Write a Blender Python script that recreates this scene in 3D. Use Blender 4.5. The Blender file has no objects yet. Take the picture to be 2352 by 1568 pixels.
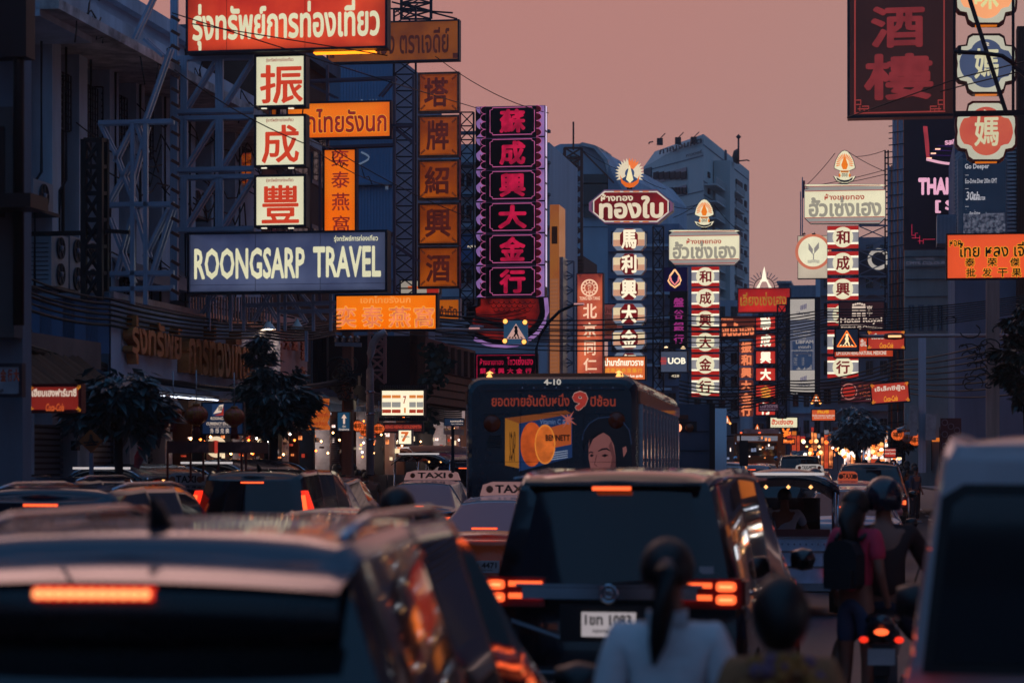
import bpy, math, random
from mathutils import Vector, Matrix, noise
random.seed(7)
SC = bpy.context.scene
COL = SC.collection
# ------------------------------------------------------------------ camera
FX = 85.0 / 36.0 * 2352.0          # focal length in units of the measured picture (2352 wide)
CU, HV, CH = 1176.0, 1060.0, 2.0   # centre column, horizon row, eye height
cam = bpy.data.cameras.new('camera'); cam.lens = 85; cam.sensor_width = 36
cam.shift_y = (HV - 784.0) / 2352.0
cam.clip_start = 0.1; cam.clip_end = 3000
cam.dof.use_dof = True; cam.dof.focus_distance = 64; cam.dof.aperture_fstop = 2.6
co = bpy.data.objects.new('camera', cam); COL.objects.link(co)
co.location = (0, 0, CH); co.rotation_euler = (math.radians(90), 0, 0)
SC.camera = co
# ------------------------------------------------------------------ dusk sky
def srgb(r, g, b):
    f = lambda c: (c / 255 / 12.92) if c / 255 <= .04045 else ((c / 255 + .055) / 1.055) ** 2.4
    return (f(r), f(g), f(b), 1.0)
W = bpy.data.worlds.new('World'); SC.world = W; W.use_nodes = True
nt = W.node_tree; bg = nt.nodes['Background']
tc = nt.nodes.new('ShaderNodeTexCoord')
dot = nt.nodes.new('ShaderNodeVectorMath'); dot.operation = 'DOT_PRODUCT'
g_dir = Vector((-.06, .955, .29)).normalized(); dot.inputs[1].default_value = g_dir
mr = nt.nodes.new('ShaderNodeMapRange'); mr.inputs[1].default_value = -1; mr.inputs[2].default_value = 1
ramp = nt.nodes.new('ShaderNodeValToRGB'); cr = ramp.color_ramp
cr.interpolation = 'EASE'
stops = [(0.0, (.075, .150, .285)), (.50, (.072, .215, .455)), (.78, (.115, .200, .365)), (.925, (.27, .16, .175)),
         (.966, (.43, .285, .250)), (.9995, (.495, .225, .198))]
cr.elements[0].position = stops[0][0]; cr.elements[0].color = stops[0][1] + (1,)
cr.elements[1].position = stops[-1][0]; cr.elements[1].color = stops[-1][1] + (1,)
for p, c in stops[1:-1]:
    e = cr.elements.new(p); e.color = c + (1,)
nt.links.new(tc.outputs['Generated'], dot.inputs[0]); nt.links.new(dot.outputs['Value'], mr.inputs[0])
nt.links.new(mr.outputs[0], ramp.inputs[0]); nt.links.new(ramp.outputs[0], bg.inputs['Color'])
bg.inputs['Strength'].default_value = 1.0
sun = bpy.data.lights.new('sun', 'SUN'); sun.energy = .12; sun.angle = math.radians(25); sun.color = (1, .62, .55)
so = bpy.data.objects.new('sun', sun); COL.objects.link(so)
so.rotation_euler = Vector((-.25, 1, .42)).to_track_quat('Z', 'Y').to_euler()
SC.view_settings.view_transform = 'Standard'; SC.view_settings.look = 'None'
SC.view_settings.exposure = 0; SC.view_settings.gamma = 1
SC.render.engine = 'CYCLES'
SC.cycles.use_denoising = True
try: SC.cycles.denoiser = 'OPENIMAGEDENOISE'
except Exception: pass
SC.cycles.max_bounces = 6; SC.cycles.diffuse_bounces = 2; SC.cycles.glossy_bounces = 4
SC.cycles.transmission_bounces = 4; SC.cycles.sample_clamp_indirect = 4
# ------------------------------------------------------------------ materials
MATS = {}
def mat(key, rgb, rough=.6, metal=0.0, var=.3, scale=2.0, bump=0.0, streak=False, spec=.5, coat=0.0, line=None):
    """procedural principled material; colours 0-255 sRGB; var = wear variation; streak = rain streaks; line = (axis, pitch) fine ribs"""
    if key in MATS: return MATS[key]
    m = bpy.data.materials.new(key); m.use_nodes = True; t = m.node_tree; n = t.nodes; l = t.links
    b = n['Principled BSDF']; c = srgb(*rgb)
    b.inputs['Roughness'].default_value = rough; b.inputs['Metallic'].default_value = metal
    b.inputs['Specular IOR Level'].default_value = spec; b.inputs['Coat Weight'].default_value = coat
    tcn = n.new('ShaderNodeTexCoord'); mp = n.new('ShaderNodeMapping'); l.new(tcn.outputs['Object'], mp.inputs[0])
    mp.inputs['Scale'].default_value = (scale, scale, scale * (.18 if streak else 1))
    nz = n.new('ShaderNodeTexNoise'); nz.inputs['Detail'].default_value = 8; nz.inputs['Roughness'].default_value = .65
    nz.inputs['Scale'].default_value = 1; l.new(mp.outputs[0], nz.inputs['Vector'])
    r = n.new('ShaderNodeMapRange'); r.inputs[1].default_value = .3; r.inputs[2].default_value = .7
    r.inputs[3].default_value = 1 - var; r.inputs[4].default_value = 1 + var * .5; l.new(nz.outputs[0], r.inputs[0])
    mx = n.new('ShaderNodeVectorMath'); mx.operation = 'SCALE'; mx.inputs[0].default_value = c[:3]
    l.new(r.outputs[0], mx.inputs['Scale']); l.new(mx.outputs[0], b.inputs['Base Color'])
    if bump:
        n2 = n.new('ShaderNodeTexNoise'); n2.inputs['Scale'].default_value = scale * 14; n2.inputs['Detail'].default_value = 4
        l.new(tcn.outputs['Object'], n2.inputs['Vector'])
        bp = n.new('ShaderNodeBump'); bp.inputs['Strength'].default_value = bump; bp.inputs['Distance'].default_value = .02
        l.new(n2.outputs[0], bp.inputs['Height']); l.new(bp.outputs[0], b.inputs['Normal'])
    rr = n.new('ShaderNodeMapRange'); rr.inputs[3].default_value = max(.02, rough - .08); rr.inputs[4].default_value = min(1, rough + .12)
    l.new(nz.outputs[0], rr.inputs[0])
    if rough > .1: l.new(rr.outputs[0], b.inputs['Roughness'])
    MATS[key] = m; return m
def em(key, rgb, s=1.0, var=.12, edge=0.0, scale=1.2, rgb2=None):
    """light-giving surface; edge = how much the box darkens away from its tubes"""
    if key in MATS: return MATS[key]
    m = bpy.data.materials.new(key); m.use_nodes = True; t = m.node_tree; n = t.nodes; l = t.links
    b = n['Principled BSDF']; b.inputs['Base Color'].default_value = tuple(x * .12 for x in srgb(*rgb)[:3]) + (1,)
    b.inputs['Roughness'].default_value = .35; b.inputs['Emission Color'].default_value = srgb(*rgb)
    tcn = n.new('ShaderNodeTexCoord'); nz = n.new('ShaderNodeTexNoise'); nz.inputs['Scale'].default_value = scale; nz.inputs['Detail'].default_value = 2
    l.new(tcn.outputs['Object'], nz.inputs['Vector'])
    r = n.new('ShaderNodeMapRange'); r.inputs[1].default_value = .3; r.inputs[2].default_value = .7
    var = max(var, .09) if s <= 1.2 else var; nz.inputs['Detail'].default_value = 5
    r.inputs[3].default_value = s * (1 - var); r.inputs[4].default_value = s * (1 + var * .6); l.new(nz.outputs[0], r.inputs[0])
    last = r.outputs[0]
    if rgb2:
        mixc = n.new('ShaderNodeMix'); mixc.data_type = 'RGBA'; mixc.inputs[6].default_value = srgb(*rgb2); mixc.inputs[7].default_value = srgb(*rgb)
        q = n.new('ShaderNodeMapRange'); q.inputs[1].default_value = .35; q.inputs[2].default_value = .6; l.new(nz.outputs[0], q.inputs[0])
        l.new(q.outputs[0], mixc.inputs[0]); l.new(mixc.outputs[2], b.inputs['Emission Color'])
    if edge:
        sp = n.new('ShaderNodeSeparateXYZ'); l.new(tcn.outputs['Generated'], sp.inputs[0])
        def ab(o):
            a = n.new('ShaderNodeMath'); a.operation = 'SUBTRACT'; a.inputs[1].default_value = .5; l.new(o, a.inputs[0])
            c = n.new('ShaderNodeMath'); c.operation = 'ABSOLUTE'; l.new(a.outputs[0], c.inputs[0])
            p = n.new('ShaderNodeMath'); p.operation = 'POWER'; p.inputs[1].default_value = 6
            d = n.new('ShaderNodeMath'); d.operation = 'MULTIPLY'; d.inputs[1].default_value = 2; l.new(c.outputs[0], d.inputs[0]); l.new(d.outputs[0], p.inputs[0])
            return p.outputs[0]
        mxx = n.new('ShaderNodeMath'); mxx.operation = 'MAXIMUM'; l.new(ab(sp.outputs[0]), mxx.inputs[0]); l.new(ab(sp.outputs[2]), mxx.inputs[1])
        k = n.new('ShaderNodeMath'); k.operation = 'MULTIPLY_ADD'; k.inputs[1].default_value = -edge; k.inputs[2].default_value = 1; l.new(mxx.outputs[0], k.inputs[0])
        f = n.new('ShaderNodeMath'); f.operation = 'MULTIPLY'; l.new(k.outputs[0], f.inputs[0]); l.new(last, f.inputs[1]); last = f.outputs[0]
    l.new(last, b.inputs['Emission Strength'])
    MATS[key] = m; return m
def glassy(key, rgb, rough=.04):
    if key in MATS: return MATS[key]
    m = bpy.data.materials.new(key); m.use_nodes = True; b = m.node_tree.nodes['Principled BSDF']
    b.inputs['Base Color'].default_value = srgb(*rgb); b.inputs['Roughness'].default_value = rough
    b.inputs['Specular IOR Level'].default_value = .6; b.inputs['Coat Weight'].default_value = .3
    MATS[key] = m; return m
# ------------------------------------------------------------------ mesh helpers
CACHE = {}
def new_mesh(verts, faces, m, smooth=False, name='mesh'):
    me = bpy.data.meshes.new(name); me.from_pydata([tuple(v) for v in verts], [], faces)
    if m is not None: me.materials.append(m)
    if smooth: me.polygons.foreach_set('use_smooth', [True] * len(me.polygons))
    me.validate(); me.update(); return me
BOXF = [(0, 1, 3, 2), (4, 6, 7, 5), (0, 4, 5, 1), (2, 3, 7, 6), (0, 2, 6, 4), (1, 5, 7, 3)]
def box_mesh(dx, dy, dz, m):
    k = ('b', round(dx, 3), round(dy, 3), round(dz, 3), m.name)
    if k not in CACHE:
        v = [(x * dx / 2, y * dy / 2, z * dz / 2) for x in (-1, 1) for y in (-1, 1) for z in (-1, 1)]
        CACHE[k] = new_mesh(v, BOXF, m)
    return CACHE[k]
def unit_bar(m):
    k = ('u', m.name)
    if k not in CACHE:
        CACHE[k] = new_mesh([(x * .5, y * .5, z * .5) for x in (-1, 1) for y in (-1, 1) for z in (-1, 1)], BOXF, m)
    return CACHE[k]
def tube_geo(pts, r, seg=6, taper=None):
    V, Fc = [], []; pts = [Vector(p) for p in pts]; n = len(pts)
    for i, p in enumerate(pts):
        d = (pts[min(i + 1, n - 1)] - pts[max(i - 1, 0)]).normalized()
        a = d.cross(Vector((0, 0, 1)));
        if a.length < .1: a = d.cross(Vector((1, 0, 0)))
        a.normalize(); b = d.cross(a); rr = r * (1 if taper is None else taper[i])
        for k in range(seg):
            an = 2 * math.pi * k / seg; V.append(p + (a * math.cos(an) + b * math.sin(an)) * rr)
    for i in range(n - 1):
        for k in range(seg):
            a0 = i * seg + k; a1 = i * seg + (k + 1) % seg; Fc.append((a0, a1, a1 + seg, a0 + seg))
    Fc.append(tuple(range(seg))[::-1]); Fc.append(tuple(range((n - 1) * seg, n * seg)))
    return V, Fc
def lathe_geo(prof, seg=20, axis='z'):
    V, Fc = [], []
    for r, h in prof:
        for k in range(seg):
            a = 2 * math.pi * k / seg
            V.append((r * math.cos(a), r * math.sin(a), h) if axis == 'z' else ((h, r * math.cos(a), r * math.sin(a)) if axis == 'x' else (r * math.cos(a), h, r * math.sin(a))))
    for i in range(len(prof) - 1):
        for k in range(seg):
            a0 = i * seg + k; a1 = i * seg + (k + 1) % seg; Fc.append((a0, a1, a1 + seg, a0 + seg))
    return V, Fc
def glyph(s, bold=0.0, shear=0.0, depth=0.0, fit=True):
    """text outline as a mesh in the x-z plane, fitted to the unit square; bold = copies shifted round a small circle"""
    k = ('t', s, bold, shear, depth)
    if k in CACHE: return CACHE[k]
    cu = bpy.data.curves.new('t', 'FONT'); cu.body = s; cu.size = 1; cu.shear = shear; cu.resolution_u = 2; cu.extrude = depth
    o = bpy.data.objects.new('t', cu); me = bpy.data.meshes.new_from_object(o)
    bpy.data.objects.remove(o); bpy.data.curves.remove(cu)
    V0 = [v.co.copy() for v in me.vertices]; F0 = [tuple(p.vertices) for p in me.polygons]; bpy.data.meshes.remove(me)
    V, Fc = [], []
    offs = [(0, 0)] if not bold else [(bold * math.cos(a * math.pi / 4), bold * math.sin(a * math.pi / 4)) for a in range(8)]
    for i, (ox, oz) in enumerate(offs):
        b = len(V); V += [(v.x + ox, -v.z - i * .0012, v.y + oz) for v in V0]; Fc += [tuple(b + q for q in f) for f in F0]
    x0 = min(v[0] for v in V); x1 = max(v[0] for v in V); z0 = min(v[2] for v in V); z1 = max(v[2] for v in V)
    CACHE[k] = (V, Fc, (x0, x1, z0, z1)); return CACHE[k]
A = math.radians(8.95)
class T:
    """one thing: an Empty at its base; local x to the viewer's right, local -y towards the viewer, z up"""
    def __init__(s, name, label, cat, O=(0, 0, 0), th=-A, group=None, kind=None):
        s.O = Vector(O); s.th = th
        s.root = bpy.data.objects.new(name, None); COL.objects.link(s.root)
        s.root.empty_display_size = .2
        s.root.location = s.O; s.root.rotation_euler = (0, 0, th)
        if label: s.root['label'] = label
        if cat: s.root['category'] = cat
        if group: s.root['group'] = group
        if kind: s.root['kind'] = kind
    def L(s, u, v, y=0.0):
        n = (-math.sin(s.th), math.cos(s.th)); ox = s.O.x + y * n[0]; oy = s.O.y + y * n[1]
        X = (u - CU) / FX; rx, ry = math.cos(s.th), math.sin(s.th)
        q = (oy * X - ox) / (rx - ry * X); t = oy + q * ry
        return q, CH - (v - HV) / FX * t - s.O.z
    def add(s, name, me, parent=None, loc=(0, 0, 0), label=None, kind=None):
        o = bpy.data.objects.new(name, me); COL.objects.link(o); o.parent = parent or s.root
        if parent is not None: loc = Vector(loc) - parent.location
        o.location = loc
        if label: o['label'] = label
        if kind: o['kind'] = kind
        return o
    def mesh(s, name, V, Fc, m, parent=None, smooth=False, **k):
        if parent is not None and parent.location.length > 0: V = [Vector(v) - parent.location for v in V]
        o = s.add(name, new_mesh(V, Fc, m, smooth), None, (0, 0, 0), **k)
        if parent is not None: o.parent = parent
        return o
    def box(s, name, x0, x1, y0, y1, z0, z1, m, parent=None, **k):
        return s.add(name, box_mesh(abs(x1 - x0), abs(y1 - y0), abs(z1 - z0), m), parent, ((x0 + x1) / 2, (y0 + y1) / 2, (z0 + z1) / 2), **k)
    def pbox(s, name, u0, v0, u1, v1, y0, y1, m, parent=None, **k):
        x0, z1 = s.L(u0, v0, y0); x1, _ = s.L(u1, v0, y0)
        um = (u0 + u1) / 2; _, z1 = s.L(um, v0, y0); _, z0 = s.L(um, v1, y0)
        return s.box(name, x0, x1, y0, y1, z0, z1, m, parent, **k)
    def bar(s, name, p0, p1, w, m, parent=None, w2=None, **k):
        p0 = Vector(p0); p1 = Vector(p1); d = p1 - p0
        o = s.add(name, unit_bar(m), parent, (p0 + p1) / 2, **k)
        o.rotation_euler = d.to_track_quat('Z', 'Y').to_euler(); o.scale = (w, w2 or w, d.length); return o
    def pbar(s, name, u0, v0, u1, v1, y, w, m, y2=None, **k):
        a = s.L(u0, v0, y); b = s.L(u1, v1, y if y2 is None else y2)
        return s.bar(name, (a[0], y, a[1]), (b[0], y if y2 is None else y2, b[1]), w, m, **k)
    def poly(s, name, pts, y0, y1, m, parent=None, px=False, **k):
        if px: pts = [s.L(u, v, y0) for u, v in pts]
        n = len(pts); V = [(x, y0, z) for x, z in pts] + [(x, y1, z) for x, z in pts]
        Fc = [tuple(range(n)), tuple(range(2 * n - 1, n - 1, -1))] + [(i, i + n, (i + 1) % n + n, (i + 1) % n) for i in range(n)]
        return s.mesh(name, V, Fc, m, parent, **k)
    def tube(s, name, pts, r, m, seg=6, parent=None, smooth=True, taper=None, **k):
        V, Fc = tube_geo(pts, r, seg, taper); return s.mesh(name, V, Fc, m, parent, smooth, **k)
    def lathe(s, name, prof, c, m, seg=20, axis='z', parent=None, smooth=True, **k):
        V, Fc = lathe_geo(prof, seg, axis); c = Vector(c)
        return s.mesh(name, [Vector(v) + c for v in V], Fc, m, parent, smooth, **k)
    def text(s, st, b, m, y=0.0, name='lettering', bold=.018, shear=0.0, depth=0.0, parent=None, loc=False, **k):
        cjk = any(0x3000 < ord(c_) < 0xA000 for c_ in st); bold = bold * (.58 if cjk else .8)
        V, Fc, (a0, a1, c0, c1) = glyph(st, bold, shear, depth)
        if loc: x0, z1, x1, z0 = b
        else:
            x0, _ = s.L(b[0], b[1], y); x1, _ = s.L(b[2], b[1], y); um = (b[0] + b[2]) / 2; _, z1 = s.L(um, b[1], y); _, z0 = s.L(um, b[3], y)
        sx = (x1 - x0) / (a1 - a0); sz = (z1 - z0) / (c1 - c0)
        return s.mesh(name, [(x0 + (v[0] - a0) * sx, y + v[1] * min(abs(sx), abs(sz)), z0 + (v[2] - c0) * sz) for v in V], Fc, m, parent, **k)
    def chars(s, st, boxes, m, y=0.0, parent=None, name='character', bold=.03, **k):
        return [s.text(c, b, m, y, name, bold, parent=parent, **k) for c, b in zip(st, boxes)]
def P(u, v, Y):
    return Vector(((u - CU) / FX * Y, Y, CH - (v - HV) / FX * Y))
def rows(u0, v0, u1, v1, n, gap=.12, vertical=True):
    out = []
    for i in range(n):
        if vertical:
            h = (v1 - v0) / n; out.append((u0, v0 + i * h + h * gap / 2, u1, v0 + (i + 1) * h - h * gap / 2))
        else:
            w = (u1 - u0) / n; out.append((u0 + i * w + w * gap / 2, v0, u0 + (i + 1) * w - w * gap / 2, v1))
    return out
# shared materials
STEEL = mat('steel_grey_blue', (128, 140, 158), .45, .6, .3, 3)
STEELD = mat('steel_dark', (40, 44, 54), .5, .4, .3, 3)
RUST = mat('rusty_red_steel', (112, 62, 50), .7, .2, .4, 4)
CASE = mat('sign_case_dark', (48, 52, 64), .45, .5, .35, 3)
CASEL = mat('sign_case_bright', (170, 170, 175), .35, .8, .4, 5)
CREAM = em('lit_cream', (222, 216, 178), 1.0, .05)
CREAMW = em('lit_white', (255, 244, 216), 1.15, .08)
BLACK = mat('black_plastic', (14, 14, 18), .4, 0, .2)
RUBBER = mat('tyre_rubber', (18, 18, 20), .8)
CHROME = mat('chrome', (190, 195, 205), .12, 1, .1)
CONC = mat('weathered_concrete', (178, 186, 200), .85, 0, .5, .8, .3, True)
CONCD = mat('stained_concrete', (96, 104, 118), .9, 0, .5, 1.0, .3, True)
GLASSD = glassy('dark_glass', (8, 12, 18))
WIRE = mat('cable_black', (12, 13, 17), .6)
# ------------------------------------------------------------------ ground, road, kerb
def flat(name, pts, z, m, kind='structure'):
    o = bpy.data.objects.new(name, new_mesh([(x, y, z) for x, y in pts], [tuple(range(len(pts)))], m)); COL.objects.link(o); o['kind'] = kind; return o
ASPH = mat('asphalt', (44, 50, 60), .55, 0, .35, .6, .5)
flat('ground', [(-170, -60), (200, -60), (200, 258), (-170, 258)], -.02, mat('ground_dirt', (58, 58, 60), .9))
def road_x(y, off): return off + y * math.tan(A) - (max(0, y - 80) ** 2) * .0003
yl = [-20] + list(range(0, 300, 10))
V = []; Fc = []
for i, y in enumerate(yl):
    V += [(road_x(y, -10.5), y, 0), (road_x(y, 5.2), y, 0)]
    if i: Fc.append((2 * i - 2, 2 * i - 1, 2 * i + 1, 2 * i))
o = bpy.data.objects.new('road', new_mesh(V, Fc, ASPH)); COL.objects.link(o); o['kind'] = 'structure'
for nm, a, b in (('pavement', -14.6, -10.5), ('pavement', 5.2, 9.5)):
    V = []; Fc = []
    for i, y in enumerate(yl):
        V += [(road_x(y, a), y, .14), (road_x(y, b), y, .14), (road_x(y, a), y, 0), (road_x(y, b), y, 0)]
        if i:
            k = 4 * i; Fc += [(k - 4, k - 3, k + 1, k), (k - 4, k, k + 2, k - 2), (k - 3, k - 1, k + 3, k + 1)]
    o = bpy.data.objects.new(nm, new_mesh(V, Fc, mat('paving', (92, 90, 92), .85, 0, .4, 1.5, .4))); COL.objects.link(o); o['kind'] = 'structure'
for off in (-6.6, -2.7, 1.3):
    for y in range(4, 130, 6):
        x = road_x(y, off); x2 = road_x(y + 3, off)
        t = bpy.data.objects.new('lane_marking', new_mesh([(x - .07, y, .004), (x + .07, y, .004), (x2 + .07, y + 3, .004), (x2 - .07, y + 3, .004)], [(0, 1, 2, 3)], mat('road_paint', (190, 190, 185), .7, 0, .5, 6)))
        COL.objects.link(t); t['kind'] = 'structure'
# ------------------------------------------------------------------ SIGNS
def sign(name, label, u0, v0, u1, v1, Y, depth, face, case=None, cat='sign', group=None, border=.04, fname='face'):
    t = T(name, label, cat, P(u0, v1, Y), -A, group)
    t.case = case or CASE
    panel(t, u0, v0, u1, v1, depth, face, border, 'case', fname)
    return t
def panel(t, u0, v0, u1, v1, depth, face, border=.04, cname='panel', fname='face', case=None):
    """a shallow lightbox: case (part) with a lit face (sub-part) set proud; returns (case, face front y)"""
    x0, _ = t.L(u0, v0); x1, _ = t.L(u1, v0); um = (u0 + u1) / 2; z1 = t.L(um, v0)[1]; z0 = t.L(um, v1)[1]
    c = t.box(cname, x0, x1, .012, depth, z0, z1, case or t.case)
    fv = [(x0 + border, z0 + border), (x1 - border, z0 + border), (x1 - border, z1 - border), (x0 + border, z1 - border)]
    t.box(fname, x0 + border, x1 - border, 0, .012 - .0005, z0 + border, z1 - border, face, parent=c)
    for a, b, cc, d in ((x0, x1, z0, z0 + border), (x0, x1, z1 - border, z1), (x0, x0 + border, z0 + border, z1 - border), (x1 - border, x1, z0 + border, z1 - border)):
        t.box('edge_strip', a, b, -.02, .011, cc, d, case or t.case, parent=c)
    return c
RED_T = em('lit_red_text', (205, 62, 36), .95, .1, scale=2)
DRED_T = em('lit_dark_red_text', (150, 30, 28), .9, .15, scale=2)
INK = mat('black_ink', (8, 8, 12), .5)
# --- the travel agency group
Y = 42
t = sign('red_travel_sign', 'large red lit billboard with cream Thai lettering, topmost of the travel agency signs', 427, -28, 890, 117, Y, .28, em('lit_red_orange', (222, 74, 40), 1.0, .25, .55, .7, (190, 40, 30)), cat='billboard')
t.text('รุ่งทรัพย์การท่องเที่ยว', (442, 4, 872, 112), CREAM, -.012, bold=.036)
for k_ in (520, 700): t.pbox('panel_seam', k_, -27, k_ + .8, 116, -.006, -.001, mat('seam_red', (110, 26, 20), .5))
t.pbox('under_light', 720, 118, 860, 121, .02, .2, em('under_orange_hot', (255, 130, 20), 3))
for i, (v0, v1, ch, w) in enumerate(((125, 247, '振', 'first'), (263, 384, '成', 'middle'), (401, 522, '豐', 'lowest'))):
    t = sign('white_lightbox', 'square white lit box with red character %s, %s of three above the blue travel sign' % (ch, w), 584, v0, 703, v1, Y, .26, em('lit_ivory', (226, 220, 186), 1.0, .04, .12), cat='lightbox', group='white lightboxes of the travel agency')
    t.text(ch, (597 + (4 if i else 0), v0 + 24, 696 - (9 if i else 0), v1 - 9), RED_T, -.012, name='character', bold=.03)
    t.text('รุ่งทรัพย์การท่องเที่ยว', (611, v0 + 8, 674, v0 + 19), DRED_T, -.012, bold=.02)
    for k in range(2):
        t.pbox('led_strip', 600 + k * 62, v1 + 1, 612 + k * 62, v1 + 3, .02, .06, CREAMW)
        t.pbox('led_strip', 703.3, v0 + 20 + k * 55, 704.3, v0 + 32 + k * 55, .08, .12, CREAMW)
t = sign('blue_travel_sign', 'wide slate blue lit billboard reading ROONGSARP TRAVEL in cream capitals', 430, 531, 890, 673, Y, .3, em('lit_slate_blue', (76, 84, 114), 1.0, .2, .5, .8, (50, 58, 92)), cat='billboard')
for k_ in (436, 586, 735): t.pbox('panel_seam', k_, 532, k_ + .8, 672, -.006, -.001, CASE)
t.pbox('panel_seam', 431, 652, 889, 652.8, -.006, -.001, CASE)
t.text('ROONGSARP', (446, 569, 700, 641), CREAM, -.012, bold=.035); t.text('TRAVEL', (719, 565, 875, 637), CREAM, -.012, bold=.035)
t.text('รุ่งทรัพย์การท่องเที่ยว', (767, 540, 868, 557), CREAM, -.012, bold=.025)
# --- bird nest shop signs (about 56 m)
Y = 56
OR = em('lit_orange', (232, 100, 10), 1.0, .12, .25, .8, (240, 120, 20))
MAR = em('lit_maroon_text', (140, 32, 32), .9, .2, scale=3)
t = sign('orange_thai_sign', 'orange lit sign with dark red Thai lettering half hidden by a white lightbox', 658, 233, 899, 319, Y, .25, OR)
t.text('เอกไทยรังนก', (666, 248, 889, 306), em('lit_yellow_edge', (238, 168, 50), 1), -.012, bold=.05, name='letter_outline'); t.text('เอกไทยรังนก', (667, 249, 888, 305), MAR, -.03, bold=.03)
t = sign('orange_vertical_sign', 'upright orange lit sign with four dark red characters above the blue billboard', 742, 341, 819, 560, Y, .22, OR)
t.text('奕', (761, 343, 801, 382), MAR, -.012, 'character'); t.text('泰', (761, 394, 803, 432), MAR, -.012, 'character')
t.text('燕', (762, 443, 803, 484), MAR, -.012, 'character'); t.text('窩', (764, 495, 803, 533), MAR, -.012, 'character')
t = sign('orange_nest_sign', 'wide glowing orange sign with four pale outlined characters below the blue billboard', 769, 675, 1005, 760, 52, .25, em('lit_orange_hot', (248, 110, 0), 1.0, .12, .15, .8, (252, 126, 20)))
t.chars('奕泰燕窩', [(771, 702, 819, 753), (830, 701, 881, 753), (892, 703, 944, 752), (950, 702, 998, 752)], em('lit_yellow_edge2', (250, 190, 70), 1), -.012, bold=.05)
t.chars('奕泰燕窩', [(772, 703, 818, 752), (831, 702, 880, 752), (893, 704, 943, 751), (951, 703, 997, 751)], em('lit_peach', (238, 128, 82), 1, .3, scale=5), -.045, bold=.035)
t.text('เอกไทยรังนก', (828, 679, 943, 696), em('lit_peach2', (246, 150, 70), 1), -.012, bold=.03)
# --- old brown signs (about 62 m)
Y = 62
BR = em('dim_brown_orange', (118, 60, 16), 1.0, .3, .15, .9, (96, 44, 20)); BRT = em('dim_brown_text', (58, 22, 16), 1, .3, scale=3)
t = sign('brown_thai_sign', 'unlit brown Thai billboard behind the red travel billboard', 750, 49, 1055, 143, Y, .25, BR, cat='billboard')  # the unlit board's brown is carried by weak emission
t.text('น้ำปลาตรั้ง ตราเจดีย์', (772, 62, 1032, 125), BRT, -.012, bold=.025)
for a in (762, 1045):
    t.pbox('corner_fret', a - 5, 122, a + 6, 134, -.02, -.01, BRT)
t = T('brown_character_column', 'upright column of five brown boxes with dark wine shop characters on a steel frame', 'sign', P(960, 662, Y), -A)
t.case = mat('worn_bright_frame', (150, 96, 80), .35, .7, .7, 6)
BR2 = em('dim_amber', (146, 66, 10), 1.0, .35, .2, .9, (118, 44, 10))
for ch, v0, v1, b in (('塔', 166, 259, (974, 178, 1030, 246)), ('牌', 265, 361, (979, 276, 1031, 345)), ('紹', 367, 459, (975, 382, 1032, 446)), ('興', 466, 563, (976, 479, 1036, 545)), ('酒', 566, 662, (978, 584, 1034, 648))):
    c = panel(t, 960, v0, 1055, v1, .2, BR2, .055, 'panel')
    t.text(ch, b, em('dim_wine_text', (70, 24, 20), 1, .4, scale=4), -.02, 'character', .045, parent=c)
    for cu_, cv_ in ((968, v0 + 9), (1046, v0 + 9), (968, v1 - 9), (1046, v1 - 9)):
        for q in range(3):
            du = 3.2 * q * (1 if cu_ < 1000 else -1); dv = 3.2 * q * (1 if cv_ < (v0 + v1) / 2 else -1)
            t.pbox('corner_fret', cu_ - 3 + du, cv_ - .7 + dv, cu_ + 3 + du, cv_ + .7 + dv, -.02, -.01, BRT, parent=c)
            t.pbox('corner_fret', cu_ - .7 + du, cv_ - 3 + dv, cu_ + .7 + du, cv_ + 3 + dv, -.023, -.013, BRT, parent=c)
    for q in (v0 + 7, v1 - 7): t.pbox('border_line', 978, q - .4, 1036, q + .4, -.02, -.01, BRT, parent=c)
t = sign('small_orange_sign', 'small dim orange Thai sign behind the glowing orange nest sign', 985, 685, 1057, 736, 60, .2, em('dim_orange', (170, 84, 14), 1, .2, .2), CASEL)
t.text('จำกัด', (1008, 702, 1050, 726), BRT, -.012, bold=.05)
t = sign('white_striped_board', 'white board with orange and red band seen behind the brown column', 918, 642, 1012, 676, 72, .2, em('dim_white', (150, 140, 128), 1, .1))
t.pbox('colour_band', 937, 657, 975, 664, -.02, -.01, em('lit_orange_b', (220, 96, 40), .8)); t.pbox('colour_band', 980, 660, 1008, 675, -.02, -.01, em('lit_red_b', (170, 40, 30), .8))
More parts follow.
